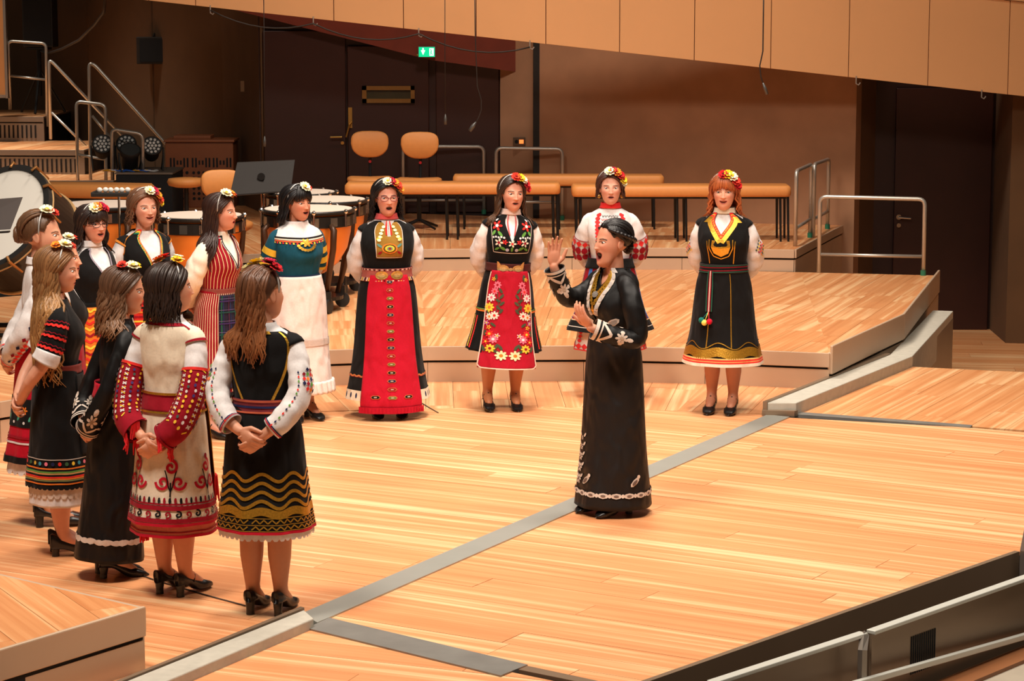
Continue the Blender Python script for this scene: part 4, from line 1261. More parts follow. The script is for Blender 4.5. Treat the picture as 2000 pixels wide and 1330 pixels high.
def head(skin, brow, mouth, lips=srgb(190, 60, 66), smile=0.0):
    u = (np.arange(NLON) / NLON) * 2 - 1
    az = PI * np.sign(u) * np.abs(u)**1.5
    po = np.concatenate([np.linspace(0.001, 1.1, 20, endpoint=False), np.linspace(1.1, 2.4, 62, endpoint=False), np.linspace(2.4, PI - 0.001, 14)])
    AZ, PO = np.meshgrid(az, po)
    D = dirs(AZ, PO)
    P = D * scalp(D)[..., None]
    x, y, z = P[..., 0].copy(), P[..., 1].copy(), P[..., 2].copy()
    fr_ = sstep(-0.01, -0.05, y)
    ax = np.abs(x)
    g = lambda a, s_: np.exp(-(a / s_)**2)
    # jaw drops when the mouth opens
    drop = sstep(-0.050, -0.080, z) * fr_ * sstep(-0.16, -0.115, z)
    z = z - drop * mouth * 0.9
    dy = 0
    dy = dy - 0.0022 * g(z - 0.022, 0.009) * g(ax - 0.028, 0.022)                  # brow ridge
    dy = dy + 0.0070 * g(z - 0.001, 0.011) * g(ax - 0.030, 0.015)                  # sockets
    nz = np.clip((0.014 - z) / 0.048, 0, 1)
    prof = np.where(z > -0.034, 0.003 + 0.016 * nz**1.5, 0.0155 * np.exp(-((z + 0.034) / 0.0055)**2)) * sstep(0.022, 0.006, z)
    dy = dy - prof * g(ax, 0.0062 + 0.0045 * nz)                                   # nose
    dy = dy - 0.0050 * g(z + 0.033, 0.006) * g(ax - 0.0095, 0.006)                   # nostrils
    dy = dy - 0.005 * g(z + 0.022, 0.02) * g(ax - 0.040, 0.018)                    # cheekbones
    dy = dy - (0.009 + 0.2 * mouth) * g(z + 0.094 + mouth * 0.9, 0.017) * g(ax, 0.022)   # chin
    mc = -0.0595 - mouth * 0.5
    hw, hh = 0.0195 + 0.0045 * smile + max(0.0, mouth - 0.010) * 0.35, 0.0022 + mouth * 0.62
    zc = z - mc - smile * 0.006 * (ax / 0.022)**2
    e = np.sqrt((x / hw)**2 + (zc / (hh + 0.0005))**2)
    e2 = np.sqrt((x / (hw + 0.0022))**2 + (zc / (hh + 0.0048))**2)
    dy = dy - 0.0030 * np.exp(-((e2 - 0.80) / 0.35)**2)
    inside = sstep(1.05, 0.7, e)
    dy = dy + inside * (0.006 + 0.9 * min(mouth, 0.022))
    y = y + dy * fr_
    V = np.stack([x, y, z], -1)
    col = np.broadcast_to(np.asarray(skin), V.shape).copy()
    def paint(mask, c):
        mk = np.clip(mask, 0, 1)[..., None]
        col[:] = col * (1 - mk) + np.asarray(c) * mk
    front = (y < -0.03)
    paint(0.35 * g(z + 0.03, 0.02) * g(ax - 0.043, 0.018) * front, srgb(222, 120, 100))
    lipm = sstep(1.08, 0.92, e2) * front
    paint(lipm * 0.75, lips)
    if mouth > 0.002:
        paint(inside * front, srgb(74, 14, 16))
        if mouth > 0.007:
            paint(0.8 * sstep(0.9, 0.6, e) * (zc < -hh * 0.25) * front, srgb(150, 50, 52))
        if smile > 0 or mouth > 0.008:
            paint(sstep(0.95, 0.75, e) * (zc > hh * 0.35) * front, srgb(235, 225, 215))
    bz = 0.0205 - 14 * (ax - 0.030)**2
    paint(0.85 * (np.abs(z - bz) < 0.0034) * (ax > 0.012) * (ax < 0.05) * front, brow)
    ee = np.sqrt(((ax - 0.030) / 0.0155)**2 + ((z - 0.001) / 0.0075)**2)
    paint(0.75 * ((ee > 0.85) & (ee < 1.25) & (z > 0.002)) * front, np.asarray(brow) * 0.4)
    vs = V.reshape(-1, 3)
    cs = col.reshape(-1, 3)
    fs = [(j * NLON + i, (j + 1) * NLON + i, (j + 1) * NLON + (i + 1) % NLON, j * NLON + (i + 1) % NLON) for j in range(NLAT - 1) for i in range(NLON)]
    out = [(vs, fs, cs)]
    # eyeballs
    for sgn in (-1, 1):
        k = np.argmin((x - sgn * 0.030)**2 + (z - 0.001)**2 + (y > 0) * 1)
        ys = y.reshape(-1)[k]
        b = MB().ball((0, 0, 0), 1.0, 14, 10)
        q = np.array(b.v)
        q = q[:, [0, 2, 1]]
        ca = np.where((q[:, 1] < -0.93)[:, None], (0.01, 0.008, 0.006), np.where((q[:, 1] < -0.70)[:, None], srgb(70, 44, 28), srgb(224, 214, 208)))
        out.append((q * (0.0145, 0.0100, 0.0070) + np.array([sgn * 0.030, ys + 0.0056, 0.001]), b.f, ca))
        # ear
        b = MB().ball((0, 0, 0), 1.0, 14, 10)
        q = np.array(b.v)
        dish = np.exp(-((q[:, 1] / 0.55)**2 + (q[:, 2] / 0.6)**2)) * np.where(q[:, 0] * sgn > 0, 0.75, 0)
        q[:, 0] -= sgn * dish
        q = q * (0.0085, 0.018, 0.030)
        q[:, 1] += 0.25 * q[:, 2]
        out.append((q + np.array([sgn * 0.0705, 0.014, -0.006]), b.f, np.broadcast_to(np.asarray(skin) * 0.96, (len(q), 3))))
    return out

# ---- hands and arms, fused into one skin by a voxel remesh
def fuse(mb, vox):
    me = bpy.data.meshes.new('tmp')
    me.from_pydata([tuple(v) for v in mb.v], [], mb.f)
    o = bpy.data.objects.new('tmp', me)
    C.objects.link(o)
    r = o.modifiers.new('r', 'REMESH')
    r.mode = 'VOXEL'
    r.voxel_size = vox
    sm = o.modifiers.new('s', 'SMOOTH')
    sm.factor = 0.5
    sm.iterations = 3
    dg = bpy.context.evaluated_depsgraph_get()
    ev = o.evaluated_get(dg).to_mesh()
    n = len(ev.vertices)
    V = np.empty(n * 3, dtype=np.float32)
    ev.vertices.foreach_get('co', V)
    F = [tuple(p.vertices) for p in ev.polygons]
    bpy.data.objects.remove(o)
    bpy.data.meshes.remove(me)
    return V.reshape(-1, 3), F
def capsule(mb, pts, rs, n=10):
    mb.tube(pts, rs, n)
    mb.ball(pts[0], rs[0], n, 6)
    mb.ball(pts[-1], rs[-1], n, 6)
def hand(mb, W, d, nrm, side, curl=0.5, spread=0.0, thumb=0.6):
    """W wrist, d finger direction, nrm direction the palm faces, side +1/-1 = which lateral side the thumb is on"""
    W, d, nrm = Vector(W), Vector(d).normalized(), Vector(nrm)
    nrm = (nrm - d * nrm.dot(d)).normalized()
    lat = d.cross(nrm).normalized() * side
    M = Matrix((lat, d, nrm)).transposed()
    q = MB().ball((0, 0, 0), 1.0, 14, 10)
    for i, v in enumerate(q.v):
        e = Vector((math.copysign(abs(v[0])**0.7, v[0]) * 0.038, math.copysign(abs(v[1])**0.75, v[1]) * 0.047, v[2] * 0.015))
        e.x *= 0.86 + 2.2 * (e.y + 0.047) * 1.0 if e.y < 0 else 1.0
        q.v[i] = W + d * 0.048 + M @ e
    mb.add(q.v, q.f)
    for k, (off, L) in enumerate(((0.028, 0.072), (0.0095, 0.080), (-0.009, 0.074), (-0.027, 0.058))):
        b = W + d * (0.088 - 0.004 * abs(k - 1)) + lat * off
        dirn = (d + lat * (off * spread * 10)).normalized()
        pts = [b - dirn * 0.015, b]
        a = 0
        for j, f in enumerate((0.45, 0.32, 0.26)):
            a += curl * (0.75 if j == 0 else 0.9)
            v = dirn * math.cos(a) + nrm * math.sin(a)
            pts.append(pts[-1] + v * L * f)
        capsule(mb, pts, [0.0095, 0.0092, 0.0086, 0.0078, 0.0068])
    b = W + d * 0.022 + lat * 0.026 + nrm * 0.004
    v1 = (lat * 0.8 + d * 0.75 + nrm * 0.25 * thumb).normalized()
    v2 = (lat * 0.35 * (1.2 - thumb) + d * 0.9 + nrm * 0.5 * thumb).normalized()
    capsule(mb, [b - v1 * 0.012, b + v1 * 0.034, b + v1 * 0.034 + v2 * 0.030, b + v1 * 0.034 + v2 * 0.054], [0.013, 0.0125, 0.0105, 0.0085])

TORSO = [(0.84, 0.172, 0.122, 0.012), (0.93, 0.160, 0.115, 0.006), (1.02, 0.134, 0.100, 0.002), (1.10, 0.143, 0.108, -0.004), (1.18, 0.157, 0.126, -0.017), (1.25, 0.163, 0.114, -0.010), (1.305, 0.164, 0.094, 0.004), (1.345, 0.146, 0.078, 0.010), (1.372, 0.106, 0.068, 0.012), (1.395, 0.068, 0.062, 0.010), (1.44, 0.056, 0.057, 0.006)]
def torso(w=1.0, **k):
    return Dress([(z, rx, ry, cy) for z, rx, ry, cy in TORSO], w=w, **k)
def skirt(hem, rx, ry, w=1.0, folds=0, amp=0.0, phase=0.0, waist=1.03, hip=1.0):
    zs = [(hem, rx / w, ry / w, 0.012), (hem * 0.6 + 0.9 * 0.4, (0.4 * rx / w + 0.6 * 0.180 * hip), (0.4 * ry / w + 0.6 * 0.132 * hip), 0.012), (0.9, 0.172 * hip, 0.124 * hip, 0.010), (0.97, 0.155, 0.113, 0.005), (waist, 0.138, 0.104, 0.002)]
    zs = sorted(zs)
    return Dress(zs, folds=folds, amp=lambda z: amp * np.clip((0.98 - z) / max(0.05, 0.98 - hem), 0, 1), phase=phase, w=w)

POSE_BACK = {'R': [(-0.146, 0.012, 1.308), (-0.178, 0.03, 1.225), (-0.203, 0.085, 1.085), (-0.145, 0.155, 0.975), (-0.055, 0.185, 0.895)],
             'L': [(0.146, 0.012, 1.308), (0.178, 0.03, 1.225), (0.203, 0.085, 1.085), (0.145, 0.155, 0.975), (0.06, 0.19, 0.915)]}

class Person:
    def __init__(s, label, u, v, h, yaw, hyaw=None, skin=srgb(226, 168, 138), hair=srgb(40, 26, 20), w=1.0, mouth=0.008, smile=0.5, tilt=0.0, roll=0.0, pose=None, stock=None, feet=0.085, lean=(0, 0), lips=srgb(186, 60, 64)):
        p = PZ(u, v, 0.0)
        s.root = tag(empty('person', (p.x, p.y, 0.004), R(yaw)), label, 'person')
        k = h / 1.66
        s.root.scale = (k, k, k)
        s.root.rotation_euler = (R(lean[0]), R(lean[1]), R(yaw))
        s.k, s.w = k, w
        s.skin, s.hair = np.asarray(skin) * np.array([0.92, 0.84, 0.80]), np.asarray(hair)
        s.yaw = R(yaw)
        s.HM = np.array(Matrix.Rotation(R((hyaw if hyaw is not None else yaw) - yaw), 3, 'Z') @ Matrix.Rotation(R(tilt), 3, 'X') @ Matrix.Rotation(R(roll), 3, 'Y'))
        s.pose = pose or POSE_BACK
        s.mouth, s.smile, s.lips = mouth, smile, lips
        s.stock = np.asarray(stock if stock is not None else skin) * (0.92 if stock is not None else 0.92)
        s.feet = feet
    def hx(s, P):
        return (np.asarray(P) * np.array([1.07, 1.04, 1.03])) @ s.HM.T + HO
    def body(s, hands=True, bare=None):
        V, F, K = [], [], []
        def put(v, f, c):
            n = sum(len(q) for q in V)
            V.append(np.asarray(v, float))
            F.extend(tuple(i + n for i in q) for q in f)
            K.append(np.broadcast_to(c, (len(v), 3)))
        for v, f, c in head(s.skin, s.hair * 0.7 + 0.01, s.mouth, s.lips, s.smile):
            put(s.hx(v), f, c)
        # trunk
        S = torso(s.w * 0.93)
        ph = np.linspace(-PI, PI, 32, endpoint=False)
        zz = np.linspace(0.84, 1.415, 26)
        g = S.ev(np.broadcast_to(ph, (26, 32)), np.broadcast_to(zz[:, None], (26, 32)), -0.012).reshape(-1, 3)
        put(g, grid_faces(32, 26, True), s.skin)
        # legs and feet as tapering tubes
        for sg in (-1, 1):
            b = MB()
            x = sg * s.feet
            b.tube([(sg * 0.08, 0.01, 0.90), (sg * 0.085, 0.006, 0.76), (x * 1.0, -0.008, 0.58), (x, -0.008, 0.49), (x, 0.014, 0.37), (x, 0.018, 0.28), (x, 0.016, 0.19), (x, 0.012, 0.135), (x, 0.004, 0.10), (x, -0.03, 0.078), (x, -0.08, 0.052), (x, -0.12, 0.036)],
                   [0.086, 0.080, 0.064, 0.056, 0.059, 0.055, 0.042, 0.035, 0.036, 0.034, 0.028, 0.020], 18)
            put(b.v, b.f, s.stock)
        # arms and hands
        for sd in ('R', 'L'):
            pts = s.pose[sd]
            sg = -1 if sd == 'R' else 1
            c = catmull(pts, 12)
            b = MB()
            rr = list(np.interp(np.linspace(0, 1, 13), [0, 0.3, 0.5, 0.62, 0.85, 1], [0.038, 0.040, 0.036, 0.038, 0.030, 0.0245]) )
            capsule(b, [tuple(q) for q in c], rr, 14)
            hs = s.pose.get('h' + sd)
            Wd = Vector(c[-1]) - Vector(c[-3])
            if hs is None:
                hand(b, c[-1], (Wd.normalized() + Vector((-sg * 0.25, 0.1, -0.25))), (-sg * 0.25, -1.0 if sd == 'L' else -0.6, 0.15), 1 if sd == 'L' else -1, 0.75, 0, 0.8)
            else:
                hand(b, c[-1], *hs)
            v, f = fuse(b, 0.0042)
            put(v, f, s.skin)
        V = np.vstack(V)
        o = mesh_obj('body', V, F, SKIN, s.root, True, cols=np.vstack(K))
        return o
    # ---------------------------------------------------------------- hair
    def cap(s, off=0.010, front=0.68, side=1.75, nape=2.05, col=None, ear=1.15, name='hair'):
        az = np.linspace(-PI, PI, 80, endpoint=False)
        po = np.linspace(0.001, 2.35, 52)
        AZ, PO = np.meshgrid(az, po)
        D = dirs(AZ, PO)
        a = np.abs(AZ)
        lim = np.interp(a, [0, 0.55, 0.95, ear, 1.45, 1.75, 2.2, PI], [front, front + 0.06, front + 0.30, side, side - 0.1, side + 0.12, nape, nape + 0.05])
        edge = sstep(lim + 0.05, lim - 0.22, PO)
        r = scalp(D) + (off + 0.007) * edge - 0.007
        r = r + edge * 0.0022 * np.sin(AZ * 34 + 3 * np.sin(PO * 4))
        P = s.hx((D * r[..., None]).reshape(-1, 3))
        s.capdata = (P, grid_faces(80, 52, True))
        return s.capdata
    def strands(s, n=64, length=0.25, vol=0.012, wave=0.006, wl=0.09, az0=1.45, az1=PI, rad=0.0095, part=0.0, tip=None, curl_in=0.0, p_front=0.66, bangs=0, bang_len=0.4, drift=0.02, seed=1, pull=None, jit=0.15, sides=(-1, 1), flare=0.0):
        """hair clumps from the parting, over the skull, then hanging"""
        rg = np.random.default_rng(seed)
        V, F, K = [], [], []
        nn = 0
        base, tipc = s.hair, np.asarray(tip if tip is not None else s.hair)
        T = torso(s.w)
        def emit(P, rr, shade):
            nonlocal nn
            b = MB().tube([tuple(p) for p in P], list(rr), 5)
            k = len(P)
            t = np.repeat(np.linspace(0, 1, k), 5)[:, None]
            c = (base * (1 - t**1.5) + tipc * t**1.5) * shade
            V.extend(b.v)
            F.extend(tuple(i + nn for i in f) for f in b.f)
            K.append(c)
            nn += len(b.v)
        n = int(n * 1.7)
        rad = rad * 0.74
        for sg in sides:
            for i in range(n):
                f = (i + rg.random() * 0.8) / n
                g = p_front - f * (p_front + 0.55)            # along the parting, front to behind the crown
                d0 = dirs(0.0 if g > 0 else PI, abs(g))
                d0 = d0 + np.array([part * 0.5 + sg * 0.02, 0, 0])
                d0 /= np.linalg.norm(d0)
                azt = sg * (az0 + (az1 - az0) * f**0.85 + rg.normal() * jit * 0.4)
                if pull is None:
                    d1 = dirs(azt, 1.62 + 0.15 * rg.random())
                else:
                    d1 = dirs(sg * (pull[0] + (pull[2] if len(pull) > 2 else 0.0) * (rg.random() - 0.5) * 2), pull[1] + 0.1 * rg.normal())
                om = math.acos(np.clip(np.dot(d0, d1), -1, 1))
                t = np.linspace(0, 1, 9)[:, None]
                dd = (np.sin((1 - t) * om) * d0 + np.sin(t * om) * d1) / max(1e-6, math.sin(om))
                lay = rg.random()
                lift = 0.006 + vol * (0.35 + 0.65 * lay) * np.sin(np.clip(t[:, 0] * 1.3, 0, 1) * PI / 2)
                P = s.hx(dd * (scalp(dd) + lift)[:, None])
                L = length * rg.uniform(0.86, 1.08)
                ph = rg.random() * 6.28
                wl_ = wl * rg.uniform(0.8, 1.25)
                if L > 0.01:
                    k = max(4, int(L / 0.028))
                    c0 = P[-1]
                    cen = s.hx(np.zeros((1, 3)))[0]
                    ov = c0 - cen
                    ov[2] = 0
                    ov /= np.linalg.norm(ov) + 1e-9
                    tv = np.array([-ov[1], ov[0], 0])
                    l = np.linspace(0, L, k + 1)[1:, None]
                    q = c0 + np.array([0, 0, -1.0]) * l + ov * (drift * l / max(L, .01) + flare * (l / L)**2 + wave * np.sin(2 * PI * l / wl_ + ph) - curl_in * (l / L)**3) + tv * wave * 1.2 * np.cos(2 * PI * l / wl_ + ph)
                    # keep clear of neck and shoulders
                    z = q[:, 2]
                    m = (z < 1.42)
                    if m.any():
                        zz = np.clip(z, 0.9, 1.44)
                        rx, ry, cy = cub(T.z, T.rx, zz) + 0.022 + 0.012 * lay, cub(T.z, T.ry, zz) + 0.022 + 0.012 * lay, cub(T.z, T.cy, zz)
                        e = np.sqrt((q[:, 0] / rx)**2 + ((q[:, 1] - cy) / ry)**2)
                        push = np.where(m & (e < 1), 1 / np.maximum(e, 0.2), 1.0)
                        q[:, 0] *= push
                        q[:, 1] = cy + (q[:, 1] - cy) * push
                    P = np.vstack([P, q])
                rr = rad * rg.uniform(0.75, 1.2) * np.interp(np.linspace(0, 1, len(P)), [0, 0.15, 0.8, 1], [0.55, 1, 0.9, 0.25])
                emit(P, rr, rg.uniform(0.7, 1.25))
        for i in range(bangs):
            a = (-1 + 2 * (i + rg.random()) / bangs) * 0.95
            t = np.linspace(0, 1, 8)
            po = 0.25 + (bang_len + 0.07 * rg.random() + 0.12 * abs(a)) * t * 1.9
            dd = dirs(a * (0.5 + 0.5 * t), po)
            P = s.hx(dd * (scalp(dd) + 0.020 + 0.004 * np.sin(t * PI) - 0.010 * t**3)[:, None])
            emit(P, rad * np.interp(t, [0, 0.2, 0.8, 1], [0.6, 1, 0.9, 0.35]), rg.uniform(0.75, 1.2))
        return V, F, K
    def make_hair(s, cap=True, name='hair', capk=None, extra=None, **k):
        V, F, K = s.strands(**k)
        V = [tuple(v) for v in V]
        if cap:
            P, f = s.cap(**(capk or {}))
            n = len(V)
            V += [tuple(p) for p in P]
            F += [tuple(i + n for i in q) for q in f]
            K.append(np.broadcast_to(s.hair * 0.8, (len(P), 3)))
        for mb, shade in (extra or []):
            n = len(V)
            vv = s.hx(np.array(mb.v))
            V += [tuple(p) for p in vv]
            F += [tuple(i + n for i in q) for q in mb.f]
            K.append(np.broadcast_to(s.hair * shade, (len(vv), 3)))
        return mesh_obj(name, V, F, HAIR, s.root, True, cols=np.vstack(K))
    # ---------------------------------------------------------------- flowers on a headband
    def flowers(s, spec, band=srgb(190, 186, 180), tilt=0.0, front=1.0):
        az = np.linspace(-1.45, 1.45, 25)
        d = np.stack([np.sin(az), np.full(25, -0.10 + tilt), np.cos(az)], -1)
        d /= np.linalg.norm(d, axis=1)[:, None]
        P = s.hx(d * (scalp(d) + 0.022)[:, None])
        hb = MB().tube([tuple(p) for p in P], 0.0045, 6)
        hbo = hb.build('headband', mat('headband_silver', band, 0.35, 0.5), s.root, smooth=True)
        for i, (a, p, r, kind) in enumerate(spec):
            r = r * 1.22
            dd = dirs(a * 0.9 if front else a, p + 0.14 * front)
            c = s.hx((dd * (scalp(dd) + 0.032))[None])[0]
            d2 = dd + np.array([0, -0.45, 0.1]) * front
            nrm = s.HM @ (d2 / np.linalg.norm(d2))
            Mq = np.array(Vector(nrm).to_track_quat('Z', 'Y').to_matrix())
            V, F, K = [], [], []
            pc, mc = {'w': (srgb(242, 236, 200), srgb(214, 170, 50)), 'y': (srgb(242, 200, 40), srgb(150, 90, 20)), 'r': (srgb(200, 26, 34), srgb(90, 6, 14)), 'o': (srgb(236, 140, 40), srgb(170, 70, 20)), 'm': (srgb(170, 18, 54), srgb(70, 4, 20)), 's': (srgb(222, 58, 40), srgb(120, 14, 12))}[kind]
            for lay, (nr, rr, zz, a0) in enumerate(((9, 1.0, 0.0, 0.0), (8, 0.72, 0.006, 0.35))):
                for j in range(nr):
                    an = 2 * PI * j / nr + a0
                    ca, sa = math.cos(an), math.sin(an)
                    pts = [(0.1, 0, 0), (0.5, 0.24, 0.12), (0.85, 0.26, 0.22), (1.0, 0.10, 0.20), (1.0, -0.10, 0.20), (0.85, -0.26, 0.22), (0.5, -0.24, 0.12)]
                    n = len(V)
                    for x, y, z in pts:
                        V.append(((x * ca - y * sa) * r * rr, (x * sa + y * ca) * r * rr, zz + z * r * (1 + lay)))
                        K.append(np.asarray(pc) * (0.9 + 0.2 * lay))
                    F.append(tuple(range(n, n + 7)))
            b = MB().ball((0, 0, 0.010), (r * 0.30, r * 0.30, r * 0.22), 10, 6)
            n = len(V)
            V += b.v
            K += [np.asarray(mc)] * len(b.v)
            F += [tuple(q + n for q in f) for f in b.f]
            P = np.array(V) @ Mq.T + c
            mesh_obj('flower', P, F, CLOTH, hbo, False, cols=np.array(K))
    # ---------------------------------------------------------------- shoes
    def shoes(s, strap=False, heel=0.05):
        for sg in (-1, 1):
            x0 = sg * s.feet
            V, F = [], []
            ys = np.linspace(0.080, -0.195, 22)
            n = 16
            for y in ys:
                t = (0.080 - y) / 0.275
                base = 0.004 + heel * float(sstep(0.62, 0.22, t)) * 1.0
                wd = np.interp(t, [0, 0.04, 0.15, 0.45, 0.7, 0.88, 0.96, 1], [0.014, 0.028, 0.035, 0.034, 0.045, 0.038, 0.025, 0.007])
                top = np.interp(t, [0, 0.06, 0.2, 0.45, 0.62, 0.72, 0.9, 1], [0.115, 0.122, 0.095, 0.072, 0.050, 0.052, 0.036, 0.016])
                for k in range(n):
                    a = 2 * PI * k / n
                    cx, cz = math.cos(a), math.sin(a)
                    V.append((x0 + wd * math.copysign(abs(cx)**0.7, cx), y, base + (top - base) * (0.5 + 0.5 * math.copysign(abs(cz)**0.6, cz))))
            F = [(i * n + k, i * n + (k + 1) % n, (i + 1) * n + (k + 1) % n, (i + 1) * n + k) for i in range(21) for k in range(n)] + [tuple(range(n)), tuple(range(21 * n, 22 * n))[::-1]]
            sh = mesh_obj('shoe', V, F, SHOE, s.root, True)
            MB().lathe([(0.020, 0.0), (0.019, 0.02), (0.024, heel + 0.012)], (x0, 0.052, -0.003), 14).build('heel', SHOE, sh)
            if strap:
                MB().tube([(x0 - 0.034, -0.015, 0.062), (x0 - 0.028, -0.03, 0.095), (x0, -0.040, 0.110), (x0 + 0.028, -0.03, 0.095), (x0 + 0.034, -0.015, 0.062)], 0.0055, 6).build('strap', SHOE, sh)
    # ---------------------------------------------------------------- garments
    def sleeves(s, name, rad, col, end=1.0, m=None, start=0.0, off=0.0, wr=0.03, nv=40):
        out = {}
        for sd in ('R', 'L'):
            sg = -1 if sd == 'R' else 1
            S = Sleeve(s.pose[sd], rad, ref=(sg, -0.2, 0.3), wr=wr)
            o = cloth(name, S, S.L * start if start > 0 else S.l[0], S.L * end, col, s.root, nu=28, nv=nv, m=m, off=off)
            out[sd] = (S, o)
        return out
    def bodice(s, name, col, low, top, off=0.0, m=None, nu=88, nv=30):
        S = torso(s.w)
        return S, cloth(name, S, low, top, col, s.root, nu=nu, nv=nv, off=off, m=m)
    def collar(s, col, z0=1.392, z1=1.43):
        z0 = max(z0, 1.392)
        S = torso(s.w)
        return cloth('collar', S, z0, z1, col, s.root, nu=40, nv=8, off=0.010)

def vest_top(depth=1.20, wide=0.55, arm=1.245, back=1.385, neck=1.385, armw=0.42, vshape=True):
    """upper edge of a sleeveless vest: front neckline, armholes at the sides, high back"""
    def f(ph):
        a = np.abs(ph)
        front = np.where(a < wide, depth + (neck - depth) * ((a / wide) if vshape else (a / wide)**4), neck)
        base = np.where(a < PI / 2, front, back)
        hole = np.exp(-((a - PI / 2) / armw)**4)
        return base * (1 - hole) + np.minimum(base, arm) * hole
    return f
def edge_pts(f, R_, a0, a1, n=60, dz=0.0):
    ph = np.linspace(a0, a1, n)
    return np.stack([ph * R_, f(ph) + dz], -1)

def blouse(p, col=WHITE, rad=(0.048, 0.0528, 0.056, 0.0528, 0.036), end=1.0, wr=0.05, top=1.41, low=0.99, off=0.0):
    S, o = p.bodice('blouse', col, low, top, off=off, nv=26)
    sl = p.sleeves('sleeve', rad, col, end=end, wr=wr)
    return S, sl
def shoulders(p, sl, col, trim=None, to=0.018):
    """the vest's cap over each shoulder, with its edging"""
    for sd in ('R', 'L'):
        SS = sl[sd][0]
        o = cloth('vest_shoulder', SS, SS.l[0], SS.L * to, col, p.root, nu=32, nv=8, off=0.006)
        if trim is not None:
            d = Decor(SS, 0.05, 0.009)
            d.ring(SS.L * (to - 0.016), SS.L * to, trim)
            d.build('edging', o)
def belt(p, col, z0=0.985, z1=1.045, off=0.020):
    S = torso(p.w)
    return S, cloth('belt', S, z0, z1, col, p.root, nu=64, nv=6, off=off)
def sk(p, hem, rx, ry, col, folds=11, amp=0.03, phase=0.0, name='skirt', m=None, off=0.012, waist=1.03, hip=1.0, low=None):
    S = skirt(hem, rx, ry, p.w, folds, amp, phase, waist, hip)
    o = cloth(name, S, hem, waist, col, p.root, nu=110, nv=40, off=off, m=m)
    return S, o
def lace(p, S, z, h, R_, off=0.010, n=44, col=WHITE, name='lace_hem'):
    d = Decor(S, R_, off)
    d.frill(z, h, n, col)
    return d.build(name, p.root)
def apron(p, S, z0, z1, half, col, off=0.022, m=None, c=0.0, name='apron'):
    return cloth(name, S, z0, z1, col, p.root, p0=c - half, p1=c + half, nu=44, nv=44, off=off, m=m)

# ---------------------------------------------------------------- F: nearest singer, seen from behind
p = Person('singer nearest the camera seen from behind in black dress with gold wave hem', 523, 1196, 1.68, 167, 138, hair=srgb(88, 56, 38), mouth=0.01, stock=srgb(206, 142, 106), feet=0.07)
p.body()
p.make_hair(n=46, length=0.30, vol=0.016, wave=0.007, wl=0.12, az0=1.9, tip=srgb(150, 92, 52), seed=3, rad=0.0115, drift=0.0, pull=(2.72, 1.5, 0.38), capk=dict(off=0.012, nape=2.1, side=1.3, ear=1.0))
p.flowers([(1.9, 0.62, 0.030, 'w'), (1.6, 0.34, 0.034, 'y'), (0.6, 0.12, 0.030, 'w'), (-1.2, 0.22, 0.034, 'm'), (-1.3, 0.50, 0.030, 'r')], front=0)
p.shoes(heel=0.055)
S, sl = blouse(p, rad=(0.048, 0.056, 0.0576, 0.0576, 0.0558), end=0.90)
for sd in ('R', 'L'):
    SS = sl[sd][0]
    d = Decor(SS, 0.06, 0.003)
    L = SS.L
    d.ring(L * 0.885, L * 0.875, RED, lift=0.001)
    d.ring(L * 0.872, L * 0.862, NAVY, lift=0.001)
    cols = [SCAR, NAVY, LGRN, ORG, CRIM]
    for i in range(5):
        for j in range(5):
            if abs(i - 2) + abs(j - 2) < 4:
                d.dot((i - 2) * 0.019 + (0.05 if sd == 'R' else -0.05), L * 0.36 + (j - 2) * 0.021, (0.0095, 0.0105), cols[(i * 2 + j) % 5], n=4)
    for i in range(14):
        d.dot((0.115 if sd == 'R' else -0.115), L * 0.3 + i * 0.022, (0.005, 0.008), [NAVY, SCAR, LGRN][i % 3], n=4)
        d.dot(-0.07, L * 0.35 + i * 0.022, (0.004, 0.007), [SCAR, LGRN, NAVY][i % 3], n=4)
    d.build('embroidery', sl[sd][1])
shoulders(p, sl, INK)
vt = vest_top(1.16, 0.7, 1.215, 1.372, 1.375, 0.30)
S, vo = p.bodice('vest', INK, 0.99, vt, off=0.012)
d = Decor(S, 0.14, 0.016)
for sg in (-1, 1):
    ph = np.array([2.22, 2.2, 2.2, 2.27, 2.42, 2.60, 2.72])
    zz = np.array([1.37, 1.33, 1.27, 1.20, 1.12, 1.06, 1.02])
    d.ribbon(np.stack([sg * ph * 0.14, zz], -1), 0.013, GOLDC, True)
    d.ribbon(edge_pts(vt, 0.14, sg * 0.1, sg * 0.75, dz=-0.004), 0.03, GOLDC, True)
d.ribbon([(0.14 * (PI - 0.5), 1.368), (0.14 * (PI + 0.5), 1.368)], 0.014, GOLDC, True)
d.build('gold_trim', vo)
S2, so_ = sk(p, 0.425, 0.222, 0.195, INK, 9, 0.035)
bS, bo = belt(p, srgb(120, 40, 46), 0.985, 1.05)
d = Decor(bS, 0.14, 0.023)
d.ring(1.040, 1.048, srgb(190, 90, 60)); d.ring(0.988, 0.996, srgb(190, 90, 60)); d.ring(1.012, 1.022, NAVY)
d.build('woven_lines', bo)
d = Decor(S2, 0.20, 0.016)
XW = PI * 0.2
for i in range(4):
    d.wave(-XW, XW, 0.690 - i * 0.042, 0.018, 0.157, 0.016, GOLDC, True)
x = np.linspace(-XW, XW, 160)
up = 0.545 + 0.018 * np.sin(2 * PI * x / 0.157)
d.ribbon(np.stack([x, (up + 0.505) / 2], -1), 0.038, GOLDC, True, step=0.01)
d.ring(0.499, 0.503, GOLDC, True); d.ring(0.468, 0.472, GOLDC, True); d.ring(0.440, 0.444, GOLDC, True)
d.zig(-XW, XW, 0.486, 0.009, 0.034, 0.006, GOLDC, True)
d.zig(-XW, XW, 0.456, 0.008, 0.034, 0.006, GOLDC, True)
d.ring(0.425, 0.438, RED)
